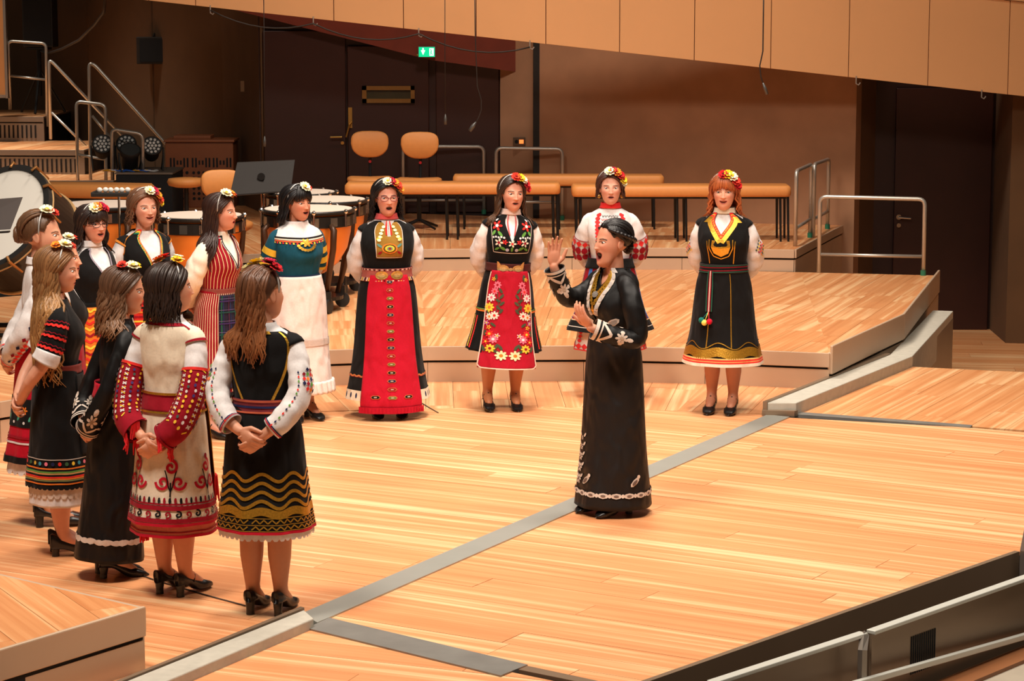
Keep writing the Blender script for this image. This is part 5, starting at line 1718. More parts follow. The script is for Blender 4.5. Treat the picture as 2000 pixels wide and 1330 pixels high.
d.build('gold_embroidery', so_)
lace(p, S2, 0.392, 0.04, 0.21, 0.006)
Sp = skirt(0.395, 0.216, 0.190, p.w, 9, 0.035)
cloth('petticoat', Sp, 0.40, 0.55, WHITE, p.root, nu=80, nv=8, off=0.004)

# ---------------------------------------------------------------- E: cream vest, red sleeves
pe = {'R': [(-0.146, 0.012, 1.308), (-0.175, 0.03, 1.225), (-0.195, 0.085, 1.06), (-0.16, 0.15, 0.90), (-0.05, 0.185, 0.80)],
      'L': [(0.146, 0.012, 1.308), (0.175, 0.03, 1.225), (0.195, 0.085, 1.06), (0.16, 0.15, 0.90), (0.05, 0.185, 0.82)]}
p = Person('singer seen from behind in cream vest with red dotted sleeves and spiral skirt', 345, 1158, 1.66, 150, 115, hair=srgb(48, 34, 28), pose=pe, mouth=0.006, stock=srgb(216, 146, 112), feet=0.065)
p.body()
p.make_hair(n=60, length=0.14, vol=0.020, wave=0.006, wl=0.10, az0=1.5, seed=5, rad=0.011, drift=0.012, curl_in=0.0, capk=dict(off=0.014))
p.flowers([(-0.3, 0.22, 0.030, 'w'), (2.4, 0.20, 0.028, 's'), (2.2, 0.52, 0.034, 'o'), (-1.2, 0.3, 0.026, 'y')], front=0)
p.shoes(strap=True)
S, sl = blouse(p, rad=(0.048, 0.0576, 0.0576, 0.056, 0.045), end=0.34, wr=0.03)
sl2 = p.sleeves('embroidered_sleeve', (0.0515, 0.0592, 0.0624, 0.064, 0.0607), CRIM, end=0.92, start=0.27, off=0.006, wr=0.02)
rg = random.Random(4)
for sd in ('R', 'L'):
    SS, so_ = sl2[sd]
    L = SS.L
    d = Decor(SS, 0.07, 0.009)
    d.ring(L * 0.27, L * 0.295, SCAR)
    pal = [YEL, WHITE, YEL, srgb(70, 90, 80), srgb(70, 60, 120), WHITE, YEL]
    for i in range(22):
        for j in range(12):
            x = -PI * 0.07 + (j + 0.5) * 2 * PI * 0.07 / 12
            if j % 3 == 1:
                d.ribbon([(x - 0.010, L * 0.31 + i * 0.0125), (x + 0.010, L * 0.31 + i * 0.0125 + (0.012 if i % 2 else -0.012))], 0.0068, WHITE if i % 3 else YEL, step=0.02)
            elif (i + j) % 2:
                d.dot(x + rg.uniform(-.004, .004), L * 0.31 + i * 0.0125, (0.0070, 0.0085), rg.choice(pal), n=6)
    d.ring(L * 0.90, L * 0.925, CRIM, lift=0.003)
    d.build('embroidery', so_)
    # red tassels at the cuff
    tm = MB()
    for k in range(56):
        a = k * 2 * PI / 56
        q = SS.ev(a, L * 0.915, -0.002)
        if (k // 7) % 2 == 0:
            tm.tube([q, q + np.array([rg.uniform(-.006, .006), rg.uniform(-.006, .006), -0.03]), q + np.array([rg.uniform(-.012, .012), rg.uniform(-.012, .012), -0.055 - 0.025 * rg.random()])], [0.005, 0.0055, 0.003], 5)
    tm.build('tassels', mat('tassel_red', srgb(226, 34, 44), 0.9), so_)
shoulders(p, sl, CREAM, CRIM, 0.05)
vt = vest_top(1.18, 0.6, 1.21, 1.372, 1.375, 0.30)
S, vo = p.bodice('vest', CREAM, 1.0, vt, off=0.014)
d = Decor(S, 0.14, 0.018)
for sg in (-1, 1):
    d.ribbon(edge_pts(vt, 0.14, sg * 1.0, sg * 2.2), 0.014, CRIM)
d.ribbon([(0.14 * 2.2, 1.372), (0.14 * 4.08, 1.372)], 0.014, CRIM)
d.build('red_piping', vo)
S2, so_ = sk(p, 0.385, 0.215, 0.20, CREAM, 7, 0.03)
S3, so3 = sk(p, 0.325, 0.215, 0.20, srgb(214, 120, 100), 7, 0.03, name='petticoat', off=0.004)
bS, bo = belt(p, CRIM, 0.935, 1.035, 0.024)
d = Decor(bS, 0.14, 0.028)
d.ring(1.024, 1.036, GOLDC, True); d.ring(0.935, 0.945, GOLDC, True)
d.build('gold_edge', bo)
d = Decor(S2, 0.20, 0.017)
XW = PI * 0.2
for i in range(6):
    cx = -XW + (i + 0.5) * XW / 3
    cz = 0.60
    for sg in (-1, 1):
        d.spiral(cx + sg * 0.040, cz, 0.038, 1.5, 0.014, RED, flip=sg, a0=(PI if sg > 0 else 0))
        d.ribbon([(cx, 0.555), (cx + sg * 0.012, 0.585), (cx + sg * 0.02, 0.63), (cx + sg * 0.03, 0.66)], 0.006, INK)
    d.spiral(cx, cz + 0.075, 0.036, 1.5, 0.014, RED, a0=-PI / 2)
    d.ribbon([(cx, 0.53), (cx, 0.60)], 0.007, INK)
    d.dot(cx, cz + 0.122, 0.014, CRIM)
for i in range(48):
    d.leaf(-XW + i * 2 * XW / 48, 0.512, 0.016, PI / 2, CRIM if i % 2 else INK)
d.ring(0.490, 0.499, CRIM); d.ring(0.464, 0.486, CRIM)
for i in range(26):
    x = -XW + i * 2 * XW / 26
    d.spiral(x, 0.444, 0.018, 1.3, 0.0085, INK if i % 2 else CRIM, flip=1 if i % 2 else -1)
d.ring(0.402, 0.424, CRIM); d.ring(0.385, 0.399, RED)
d.build('embroidery', so_)
d = Decor(S3, 0.2, 0.008)
d.ring(0.326, 0.340, RED); d.ring(0.352, 0.358, CRIM)
d.build('red_hem', so3)
apo = apron(p, S2, 0.60, 0.99, 1.0, GOLDC, 0.030, m=GOLD)
fm = MB()
for k in range(80):
    q = S2.ev(-1.0 + k * 2.0 / 79, 0.60, 0.030 + 0.008 * (k % 2))
    fm.tube([q, q + np.array([rg.uniform(-.01, .01), rg.uniform(-.01, .01), -0.10 - 0.03 * rg.random()])], [0.005, 0.0045], 5)
fm.build('fringe', mat('tassel_red', srgb(226, 34, 44)), apo)
fm = MB()
for k in range(44):
    q = S3.ev(0.95 + k * 0.012, 0.40, 0.012 + 0.010 * (k % 3))
    fm.tube([q, q + np.array([rg.uniform(-.01, .01), rg.uniform(-.01, .01), -0.12 - 0.001 * k - 0.02 * rg.random()])], [0.006, 0.005], 5)
fm.build('sash_end', mat('tassel_red', srgb(226, 34, 44)), p.root)

# ---------------------------------------------------------------- D: long black coat dress
pd = {'R': [(-0.146, 0.012, 1.308), (-0.175, 0.03, 1.225), (-0.192, 0.09, 1.06), (-0.16, 0.15, 0.91), (-0.06, 0.17, 0.81)],
      'L': [(0.146, 0.012, 1.308), (0.175, 0.03, 1.225), (0.192, 0.09, 1.06), (0.16, 0.15, 0.91), (0.06, 0.17, 0.82)]}
p = Person('singer in long black coat dress with silver lace cuffs and lace hem band', 216, 1124, 1.60, 112, 90, hair=srgb(78, 54, 40), pose=pd, mouth=0.010, smile=0.2, tilt=4, feet=0.06, lean=(4, 0))
p.body()
p.make_hair(n=56, length=0.23, vol=0.022, wave=0.012, wl=0.13, az0=1.5, tip=srgb(140, 100, 70), seed=8, rad=0.0115, drift=0.015, capk=dict(off=0.014))
p.flowers([(-1.0, 0.34, 0.032, 'w'), (-2.0, 0.42, 0.026, 's'), (-0.4, 0.32, 0.024, 'y')], front=0)
p.shoes()
Sb, bo_ = p.bodice('coat', INK, 0.99, vest_top(1.12, 0.5, 1.40, 1.385, 1.395), m=SATIN)
sl = p.sleeves('sleeve', (0.0515, 0.056, 0.0512, 0.048, 0.0644), INK, end=1.06, wr=0.03, m=SATIN)
for sd in ('R', 'L'):
    SS, so_ = sl[sd]
    L = SS.L
    d = Decor(SS, 0.06, 0.004)
    d.ring(L * 0.985, L * 1.0, LACE); d.ring(L * 0.955, L * 0.97, LACE)
    for i in range(4):
        x = -PI * 0.06 + (i + 0.5) * 2 * PI * 0.06 / 4
        d.petals(x, L * 0.80, 0.034, 6, LACE, srgb(160, 140, 120))
        d.dot(x, L * 0.715, (0.014, 0.02), LACE)
        d.ribbon([(x - 0.045, L * 0.86), (x, L * 0.93), (x + 0.045, L * 0.86)], 0.014, LACE)
    d.build('silver_lace', so_)
d = Decor(Sb, 0.14, 0.005)
f_ = vest_top(1.12, 0.5, 1.40, 1.385, 1.395)
for sg in (-1, 1):
    d.ribbon(edge_pts(f_, 0.14, sg * 0.03, sg * 0.7, dz=-0.008), 0.022, LACE)
    d.petals(sg * 0.11, 1.10, 0.03, 6, LACE, srgb(150, 130, 110))
d.build('silver_lace', bo_)
S2, so_ = sk(p, 0.10, 0.185, 0.178, INK, 6, 0.03, m=SATIN, hip=0.95)
d = Decor(S2, 0.22, 0.016)
XW = PI * 0.22
d.wave(-XW, XW, 0.215, 0.006, 0.11, 0.022, LACE)
d.wave(-XW, XW, 0.215, 0.008, 0.11, 0.012, LACE, ph=PI)
for i in range(13):
    d.dot(-XW + (i + 0.5) * 2 * XW / 13, 0.215, (0.03, 0.018), LACE)
d.build('lace_band', so_)
APO = srgb(222, 92, 36)
apo = apron(p, S2, 0.34, 0.98, 0.95, APO, 0.026)
d = Decor(S2, 0.2, 0.029)
for i in range(7):
    for j in range(5):
        x, z = -0.15 + j * 0.075 + (0.035 if i % 2 else 0), 0.40 + i * 0.085
        d.dot(x, z, 0.020, LGRN if (i + j) % 3 else SCAR)
        d.ribbon([(x - 0.03, z - 0.03), (x, z - 0.035), (x + 0.03, z - 0.02)], 0.008, SCAR)
d.build('print', apo)
bS, bo = belt(p, RED, 0.965, 1.045, 0.028)

# ---------------------------------------------------------------- C: very long hair
pc_ = {'R': [(-0.146, 0.012, 1.308), (-0.175, 0.03, 1.225), (-0.192, 0.09, 1.08), (-0.15, 0.17, 0.96), (-0.05, 0.215, 0.845)],
       'L': [(0.146, 0.012, 1.308), (0.175, 0.03, 1.225), (0.192, 0.09, 1.08), (0.15, 0.17, 0.96), (0.045, 0.22, 0.865)]}
p = Person('singer with waist-length light brown hair in black dress with red trimmed short sleeves', 126, 1080, 1.655, 106, 92, skin=srgb(234, 176, 148), hair=srgb(124, 86, 54), pose=pc_, mouth=0.004, smile=0.1, tilt=8, stock=srgb(226, 162, 136), feet=0.065)
p.body()
p.make_hair(n=72, length=0.56, vol=0.016, wave=0.010, wl=0.16, az0=1.5, tip=srgb(196, 146, 88), seed=11, rad=0.0115, drift=0.0, capk=dict(off=0.012))
p.flowers([(-1.0, 0.30, 0.034, 'w'), (-1.9, 0.45, 0.024, 'o'), (-0.3, 0.40, 0.024, 's')], front=0)
p.shoes(heel=0.03)
Sb, bo_ = p.bodice('dress_top', INK, 0.99, 1.385)
sl = p.sleeves('sleeve', (0.0534, 0.064, 0.0656, 0.056, 0.046), INK, end=0.36, wr=0.05)
for sd in ('R', 'L'):
    SS, so_ = sl[sd]
    L = SS.L
    d = Decor(SS, 0.07, 0.006)
    for t in (0.10, 0.21, 0.32):
        d.wave(-PI * 0.07, PI * 0.07, L * t, 0.003, 0.03, 0.012, SCAR, step=0.005)
        d.wave(-PI * 0.07, PI * 0.07, L * (t - 0.035), 0.003, 0.03, 0.004, CRIM, step=0.005)
    d.build('red_trim', so_)
    c = cloth('lace_cuff', SS, L * 0.35, L * 0.46, WHITE, p.root, nu=44, nv=8, off=0.004)
S2, so_ = sk(p, 0.40, 0.20, 0.172, INK, 8, 0.03)
S3, so3 = sk(p, 0.285, 0.195, 0.165, WHITE, 8, 0.03, name='petticoat', off=0.004, waist=0.8)
d = Decor(S2, 0.20, 0.016)
XW = PI * 0.2
d.ring(0.545, 0.549, LACE)
pal = [NAVY, SCAR, GRN, YEL, srgb(60, 140, 160), PINK]
for i in range(30):
    d.dot(-XW + i * 2 * XW / 30, 0.525, 0.011, pal[i % 6])
for k, c in enumerate((ORG, INK, LGRN, srgb(200, 150, 90), INK, SCAR, ORG, srgb(120, 130, 80), INK, ORG)):
    d.ring(0.503 - k * 0.009, 0.503 - (k + 0.85) * 0.009, c)
d.build('woven_bands', so_)
lace(p, S2, 0.385, 0.025, 0.20, 0.014, 40, INK, 'black_lace')
lace(p, S3, 0.335, 0.06, 0.20, 0.010, 30, LACE)
bS, bo = belt(p, srgb(120, 50, 44), 0.99, 1.04)
apron(p, S2, 0.56, 0.99, 0.9, INK, 0.02)

# ---------------------------------------------------------------- A: bun, white blouse, red skirt
p = Person('singer with brown hair bun in white blouse and red skirt at far left', 96, 1024, 1.775, 104, 82, skin=srgb(230, 172, 142), hair=srgb(104, 72, 48), mouth=0.004, smile=0.3, feet=0.06)
p.body()
bun = MB()
for k in range(14):
    a = k * 0.9
    pts = [(0.0 + 0.035 * math.cos(a + j * 0.8) * (1 - 0.04 * j), 0.105 + 0.03 * math.sin(a * 1.3), 0.00 + 0.035 * math.sin(a + j * 0.8)) for j in range(7)]
    bun.tube(pts, [0.007, 0.012, 0.014, 0.014, 0.013, 0.011, 0.005], 6)
bun.ball((0, 0.098, 0.0), (0.042, 0.035, 0.042))
p.make_hair(n=50, length=0.0, vol=0.016, pull=(2.8, 1.45, 0.25), seed=13, rad=0.0115, extra=[(bun, 1.0)], capk=dict(off=0.012, side=1.35))
p.flowers([(-0.8, 0.38, 0.034, 'w'), (-0.3, 0.55, 0.024, 's')], front=0)
p.shoes()
S, sl = blouse(p, rad=(0.048, 0.0592, 0.0624, 0.056, 0.0405))
for sd in ('R', 'L'):
    SS, so_ = sl[sd]
    L = SS.L
    d = Decor(SS, 0.07, 0.006)
    for i in range(14):
        d.dot(0.0, L * 0.2 + i * 0.026, (0.02, 0.012), SCAR, n=4)
        if i % 2: d.dot(-0.03, L * 0.2 + i * 0.026, (0.012, 0.012), NAVY if i % 4 == 1 else CRIM, n=4)
        if i % 2: d.dot(0.03, L * 0.2 + i * 0.026, (0.012, 0.012), NAVY if i % 4 == 1 else CRIM, n=4)
    d.ring(L * 0.96, L * 0.98, SCAR)
    d.build('embroidery', so_)
S2, so_ = sk(p, 0.36, 0.20, 0.20, RED, 8, 0.035)
S3, so3 = sk(p, 0.30, 0.195, 0.195, WHITE, 8, 0.03, name='petticoat', off=0.002, waist=0.8)
d = Decor(S2, 0.19, 0.016)
XW = PI * 0.19
d.ring(0.55, 0.70, INK); d.ring(0.462, 0.472, WHITE); d.ring(0.36, 0.395, INK); d.ring(0.49, 0.50, CRIM)
for i in range(14):
    x = -XW + i * 2 * XW / 14
    d.petals(x, 0.64, 0.022, 6, [SCAR, srgb(70, 170, 140), ORG][i % 3], YEL)
    d.leaf(x + 0.04, 0.60, 0.02, 1.0, srgb(70, 170, 140)); d.dot(x, 0.575, 0.008, WHITE)
d.build('embroidery', so_)
lace(p, S3, 0.295, 0.06, 0.19, 0.006, 26)
p.collar(WHITE)
belt(p, CRIM)

# ---------------------------------------------------------------- B: almost hidden singer
p = Person('singer almost hidden behind the long-haired woman, only forehead and cream flower showing', 134, 978, 1.56, 98, 85, hair=srgb(72, 50, 38), mouth=0.004, feet=0.06)
p.body()
p.make_hair(n=44, length=0.16, vol=0.014, seed=17, rad=0.012)
p.flowers([(-0.6, 0.35, 0.034, 'w'), (0.1, 0.45, 0.024, 's')], front=0)
p.shoes()
blouse(p)
p.bodice('vest', INK, 0.99, vest_top(1.18, 0.5), off=0.012)
sk(p, 0.40, 0.19, 0.18, CRIM, 8, 0.03)

# ---------------------------------------------------------------- G: glasses and fringe
def glasses(p, col):
    g = MB()
    for sg in (-1, 1):
        c = (sg * 0.031, -0.094, 0.0)
        g.tube([(c[0] + 0.0235 * math.cos(a) * 1.05, c[1] + abs(0.0235 * math.cos(a) + c[0]) * 0.18, c[2] + 0.0165 * math.copysign(abs(math.sin(a))**0.7, math.sin(a))) for a in np.linspace(0, 2 * PI, 21)], 0.0019, 6)
        g.tube([(sg * 0.055, -0.083, 0.005), (sg * 0.071, -0.05, 0.006), (sg * 0.074, 0.01, 0.004)], 0.0018, 6)
    g.tube([(-0.008, -0.096, 0.004), (0, -0.100, 0.006), (0.008, -0.096, 0.004)], 0.0018, 6)
    g.v = [tuple(q) for q in p.hx(np.array(g.v))]
    return g.build('glasses', mat('frame_%d' % int(col[0] * 1e4), col, 0.3), p.root, smooth=True)
p = Person('singer with dark fringe and glasses in black vest beside the bass drum', 190, 886, 1.63, 52, 45, skin=srgb(222, 160, 134), hair=srgb(44, 30, 26), mouth=0.009, smile=0.7)
p.body()
p.make_hair(n=60, length=0.19, vol=0.020, wave=0.009, wl=0.12, az0=1.5, seed=19, rad=0.011, bangs=34, bang_len=0.50, drift=0.01, capk=dict(off=0.014))
glasses(p, (0.02, 0.012, 0.012))
p.flowers([(-0.5, 0.5, 0.032, 'w'), (-0.15, 0.42, 0.030, 'o'), (0.3, 0.42, 0.030, 'm'), (0.8, 0.55, 0.026, 'r')])
p.shoes()
blouse(p)
vt = vest_top(1.13, 0.6, 1.235)
S, vo = p.bodice('vest', INK, 0.99, vt, off=0.012)
d = Decor(S, 0.14, 0.016)
for sg in (-1, 1):
    d.ribbon(edge_pts(vt, 0.14, sg * 0.02, sg * 0.75, dz=-0.006), 0.010, srgb(150, 140, 150))
d.build('silver_trim', vo)
S2, so_ = sk(p, 0.30, 0.23, 0.21, INK, 9, 0.03)
apo = apron(p, S2, 0.36, 1.0, 0.9, ORG)
d = Decor(S2, 0.19, 0.026)
for i in range(16):
    d.wave(-0.17, 0.17, 0.38 + i * 0.04, 0.008, 0.06, 0.014, [YEL, SCAR, CRIM][i % 3])
d.build('woven_bands', apo)
p.collar(WHITE, 1.392, 1.432)

# ---------------------------------------------------------------- H: curly short hair, black vest with striped edges
p = Person('smiling singer with short curly hair in black vest edged red, yellow and green', 290, 850, 1.68, 38, 32, skin=srgb(232, 172, 146), hair=srgb(116, 80, 58), mouth=0.006, smile=1.0)
p.body()
p.make_hair(n=62, length=0.10, vol=0.022, wave=0.014, wl=0.05, az0=1.5, seed=23, rad=0.010, drift=0.012, part=0.5, capk=dict(off=0.014))
p.flowers([(0.15, 0.42, 0.032, 'w'), (0.7, 0.45, 0.030, 'm'), (1.0, 0.7, 0.026, 'o'), (1.15, 0.95, 0.026, 's'), (1.2, 1.15, 0.022, 'y')])
p.shoes()
_, sl = blouse(p, rad=(0.048, 0.0624, 0.0672, 0.0624, 0.0405), top=1.388)
shoulders(p, sl, INK, srgb(200, 120, 40), 0.022)
def vh(ph):
    a = np.abs(ph)
    b = vest_top(1.10, 0.62, 1.24, 1.395, 1.40, 0.42)(ph)
    return b
S, vo = p.bodice('vest', INK, 0.99, vh, off=0.012)
d = Decor(S, 0.14, 0.016)
for sg in (-1, 1):
    for k, c in enumerate((SCAR, YEL, srgb(30, 110, 80))):
        d.ribbon(edge_pts(vh, 0.14, sg * 0.02, sg * 0.95, dz=-0.004 - 0.010 * k), 0.010, c)
    d.ribbon(edge_pts(vh, 0.14, sg * 1.05, sg * 2.1, dz=-0.004), 0.008, srgb(200, 120, 40))
d.build('striped_edging', vo)
S2, so_ = sk(p, 0.30, 0.24, 0.21, INK, 9, 0.03)
bS, bo = belt(p, INK, 0.965, 1.05)
d = Decor(bS, 0.14, 0.023)
d.ring(1.042, 1.048, YEL); d.ring(0.966, 0.972, ORG)
d.build('edging', bo)
apo = apron(p, S2, 0.36, 0.975, 0.8, SCAR)
d = Decor(S2, 0.19, 0.026)
for i in range(20):
    d.ring(0.37 + i * 0.03, 0.382 + i * 0.03, [CRIM, ORG, INK, CRIM, YEL][i % 5], s0=-0.15, s1=0.15)
d.build('woven_stripes', apo)

# ---------------------------------------------------------------- I: long dark hair, red stripes
p = Person('singer with long straight dark hair in red striped dress and plaid apron', 422, 852, 1.66, 62, 74, skin=srgb(226, 164, 138), hair=srgb(52, 32, 26), mouth=0.006, smile=0.0, w=0.96, feet=0.07, lean=(2.5, 0), lips=srgb(190, 40, 50))
p.body()
p.make_hair(n=66, length=0.36, vol=0.012, wave=0.005, wl=0.2, az0=1.5, seed=29, rad=0.011, drift=0.0, capk=dict(off=0.010))
p.flowers([(-0.75, 0.38, 0.036, 'w'), (0.1, 0.42, 0.026, 'o'), (0.6, 0.55, 0.022, 's')], front=0.3)
p.shoes(strap=True)
blouse(p, col=srgb(244, 234, 214), rad=(0.048, 0.0736, 0.0784, 0.0688, 0.0378), end=0.97)
vt = vest_top(1.16, 0.55, 1.235)
S, vo = p.bodice('bodice', CRIM, 0.99, vt, off=0.012)
d = Decor(S, 0.14, 0.015)
for i in range(34):
    ph = -PI + i * 2 * PI / 34
    zt2 = float(vt(np.array([ph]))[0]) - 0.01
    d.ribbon([(ph * 0.14, 1.0), (ph * 0.14, min(zt2, 1.36))], 0.005, srgb(240, 200, 150))
for sg in (-1, 1):
    d.ribbon(edge_pts(vt, 0.14, sg * 0.02, sg * 0.75, dz=-0.005), 0.014, INK)
    d.ribbon(edge_pts(vt, 0.14, sg * 0.02, sg * 0.75, dz=-0.014), 0.004, WHITE)
d.build('stripes', vo)
S2, so_ = sk(p, 0.30, 0.195, 0.19, CRIM, 10, 0.03)
d = Decor(S2, 0.17, 0.0155)
for i in range(56):
    x = -PI * 0.17 + i * 2 * PI * 0.17 / 56
    d.ribbon([(x, 0.34), (x, 1.0)], 0.0055, srgb(240, 206, 170))
d.ring(0.30, 0.336, INK, lift=0.001)
d.build('stripes', so_)
apo = apron(p, S2, 0.36, 0.99, 0.75, srgb(36, 30, 50))
d = Decor(S2, 0.17, 0.026)
for i in range(5):
    x = -0.11 + i * 0.055
    d.ribbon([(x, 0.37), (x, 0.985)], 0.010, srgb(30, 84, 62) if i % 2 == 0 else srgb(70, 34, 60))
    d.ribbon([(x + 0.014, 0.37), (x + 0.014, 0.985)], 0.004, srgb(40, 60, 110))
for i in range(8):
    z = 0.42 + i * 0.075
    d.ring(z, z + 0.010, srgb(60, 40, 90) if i % 2 else srgb(30, 70, 66), s0=-0.128, s1=0.128, lift=0.001)
    d.ring(z + 0.02, z + 0.023, srgb(110, 90, 130), s0=-0.128, s1=0.128, lift=0.001)
d.build('plaid', apo)
bS, bo = belt(p, srgb(140, 70, 60), 0.985, 1.03)

# ---------------------------------------------------------------- J: teal top, white apron
p = Person('black-haired singer in teal top with yellow striped sleeves and long white apron', 585, 818, 1.655, 32, 46, skin=srgb(216, 150, 120), hair=srgb(20, 16, 18), mouth=0.008, smile=0.8, w=1.08, lips=srgb(170, 40, 50))
p.body()
p.make_hair(n=56, length=0.12, vol=0.024, wave=0.006, wl=0.1, az0=1.5, seed=31, rad=0.011, bangs=24, bang_len=0.46, drift=0.014, flare=0.02, capk=dict(off=0.016))
p.flowers([(0.1, 0.42, 0.036, 'w'), (0.65, 0.5, 0.022, 's')])
p.shoes(strap=True)
Sb, bo_ = p.bodice('sweater', TEAL, 1.0, 1.395, off=0.010)
sl = p.sleeves('sleeve', (0.0552, 0.0608, 0.0592, 0.0544, 0.046), TEAL, end=0.5, wr=0.02)
for sd in ('R', 'L'):
    SS, so_ = sl[sd]
    L = SS.L
    d = Decor(SS, 0.07, 0.004)
    d.ring(L * 0.16, L * 0.25, YEL); d.ring(L * 0.31, L * 0.40, YEL); d.ring(L * 0.46, L * 0.5, YEL)
    d.build('yellow_stripes', so_)
    cloth('under_sleeve', SS, L * 0.48, L * 0.98, WHITE, p.root, nu=28, nv=16, off=-0.008)
col_ = cloth('lace_collar', Sb, lambda ph: 1.285 + 0.035 * np.clip(np.abs(ph) / PI, 0, 1), 1.415, WHITE, p.root, nu=64, nv=12, off=0.016)
d = Decor(Sb, 0.14, 0.020)
for k, (c, wd) in enumerate(((srgb(210, 90, 50), 0.010), (CREAM, 0.008), (INK, 0.010))):
    d.ribbon([(x, 1.275 + 0.012 * k + 0.035 * abs(x) / 0.44) for x in np.linspace(-0.3, 0.3, 40)], wd, c)
for i in range(30):
    x = -0.28 + i * 0.0193
    d.dot(x, 1.262 + 0.035 * abs(x) / 0.44, 0.006, YEL if i % 2 else SCAR)
for i in range(9):
    a = -1.2 + i * 0.3
    d.dot(0.03 * math.sin(a) * 1.6, 1.27 - 0.05 * math.cos(a), 0.010, GOLDC, True, lift=0.004)
d.petals(0.0, 1.27, 0.03, 6, GOLDC, GOLDC, 0.003, True)
d.build('braid', col_)
S2, so_ = sk(p, 0.21, 0.225, 0.20, srgb(24, 40, 64), 8, 0.02, waist=1.04)
apo = apron(p, S2, 0.225, 1.03, 1.75, srgb(238, 222, 214), 0.024)
d = Decor(S2, 0.2, 0.029)
for i in range(3):
    d.zig(-0.33, 0.33, 0.545 + 0.014 * i, 0.005, 0.014, 0.003, LACE)
d.ring(0.537, 0.583, srgb(214, 196, 186), s0=-0.33, s1=0.33, lift=-0.001)
d.build('openwork_band', apo)
Sf = skirt(0.205, 0.235, 0.21, p.w, 30, 0.05)
cloth('frill', Sf, 0.195, 0.285, srgb(236, 222, 214), p.root, p0=-1.75, p1=1.75, nu=120, nv=6, off=0.026)

# ---------------------------------------------------------------- K: glasses, long red apron
p = Person('singer with glasses in black dress with long plain red apron and gold bib', 758, 812, 1.685, 10, 14, skin=srgb(224, 160, 136), hair=srgb(18, 15, 16), mouth=0.013, smile=0.0, w=1.10, lips=srgb(150, 40, 46))
p.body(); p.shoes()
p.make_hair(n=64, length=0.14, vol=0.022, wave=0.012, wl=0.06, az0=1.5, seed=37, rad=0.010, drift=0.014, part=0.3, capk=dict(off=0.014))
glasses(p, (0.20, 0.03, 0.04))
p.flowers([(-0.1, 0.42, 0.030, 'w'), (0.35, 0.42, 0.028, 'm'), (0.65, 0.5, 0.028, 'o'), (0.9, 0.65, 0.028, 's'), (1.1, 0.9, 0.024, 'o')])
_, sl = blouse(p, rad=(0.048, 0.064, 0.0704, 0.064, 0.0432))
shoulders(p, sl, INK)
vt = vest_top(1.335, 0.45, 1.235)
S, vo = p.bodice('dress_top', INK, 0.99, vt, off=0.012)
bib = cloth('bib', S, 1.13, lambda ph: 1.375 - 0.05 * np.exp(-(ph / 0.16)**2), srgb(150, 110, 40), p.root, p0=-0.52, p1=0.52, nu=36, nv=24, off=0.018, m=CLOTH)
d = Decor(S, 0.14, 0.021)
d.ribbon([(-0.07, 1.37), (-0.07, 1.135), (0.07, 1.135), (0.07, 1.37)], 0.004, LACE)
for r_, c in ((0.040, ORG), (0.032, srgb(90, 70, 20)), (0.024, YEL), (0.015, srgb(110, 150, 110)), (0.008, CRIM)):
    d.dot(0.0, 1.20, (r_, r_ * 0.9), c, lift=0.0015 + (0.045 - r_) * 0.05, n=12)
for sg in (-1, 1):
    d.leaf(sg * 0.05, 1.22, 0.018, 0.8 * sg, srgb(90, 140, 130)); d.leaf(sg * 0.05, 1.17, 0.016, -0.8 * sg, CRIM)
    d.leaf(sg * 0.048, 1.27, 0.02, -0.6 * sg, YEL)
    for k in range(5):
        d.dot(sg * (0.026 + 0.006 * k), 1.345 - 0.022 * k, 0.0095, srgb(230, 200, 130), True, lift=0.004)
    d.ribbon([(sg * 0.012, 1.385), (sg * 0.012, 1.29)], 0.008, SCAR); d.ribbon([(sg * 0.004, 1.385), (sg * 0.004, 1.28)], 0.005, WHITE)
d.build('embroidery', bib)
cl = p.collar(srgb(214, 90, 90), 1.392, 1.432)
S2, so_ = sk(p, 0.135, 0.285, 0.25, INK, 8, 0.02)
d = Decor(S2, 0.25, 0.016)
d.ring(0.135, 0.205, CREAM); d.wave(-0.78, 0.78, 0.305, 0.004, 0.05, 0.012, srgb(190, 110, 60)); d.ring(0.296, 0.299, CRIM)
for i in range(30):
    d.leaf(-0.78 + i * 0.054, 0.17, 0.02, PI / 2, NAVY)
d.build('hem_bands', so_)
apo = apron(p, S2, 0.085, 1.01, 0.78, RED, 0.026)
d = Decor(S2, 0.22, 0.030)
for i in range(15):
    z = 0.965 - i * 0.057
    for k, (rx_, c) in enumerate(((0.026, srgb(200, 110, 60)), (0.022, [NAVY, CRIM, srgb(110, 110, 50), INK][i % 4]), (0.009, srgb(200, 190, 160)))):
        hz_ = [0.0125, 0.009, 0.003][k]
        d.poly([(-rx_, z), (-rx_ * 0.6, z + hz_), (rx_ * 0.6, z + hz_), (rx_, z), (rx_ * 0.6, z - hz_), (-rx_ * 0.6, z - hz_)], c, lift=0.001 * k)
for x in (-0.085, 0.085):
    for k, (rx_, c) in enumerate(((0.026, srgb(200, 110, 60)), (0.022, INK), (0.009, LACE))):
        hz_ = [0.0125, 0.009, 0.003][k]
        d.poly([(x - rx_, 0.17), (x - rx_ * 0.6, 0.17 + hz_), (x + rx_ * 0.6, 0.17 + hz_), (x + rx_, 0.17), (x + rx_ * 0.6, 0.17 - hz_), (x - rx_ * 0.6, 0.17 - hz_)], c, lift=0.001 * k)
d.build('embroidery', apo)
fm = Decor(S2, 0.22, 0.032)
for i in range(40):
    x = -0.172 + i * 0.0088
    fm.poly([(x - 0.005, 0.10), (x + 0.005, 0.10), (x + 0.006, 0.055), (x - 0.006, 0.055)], RED, lift=0.003 * (i % 2))
fm.build('fringe', apo)
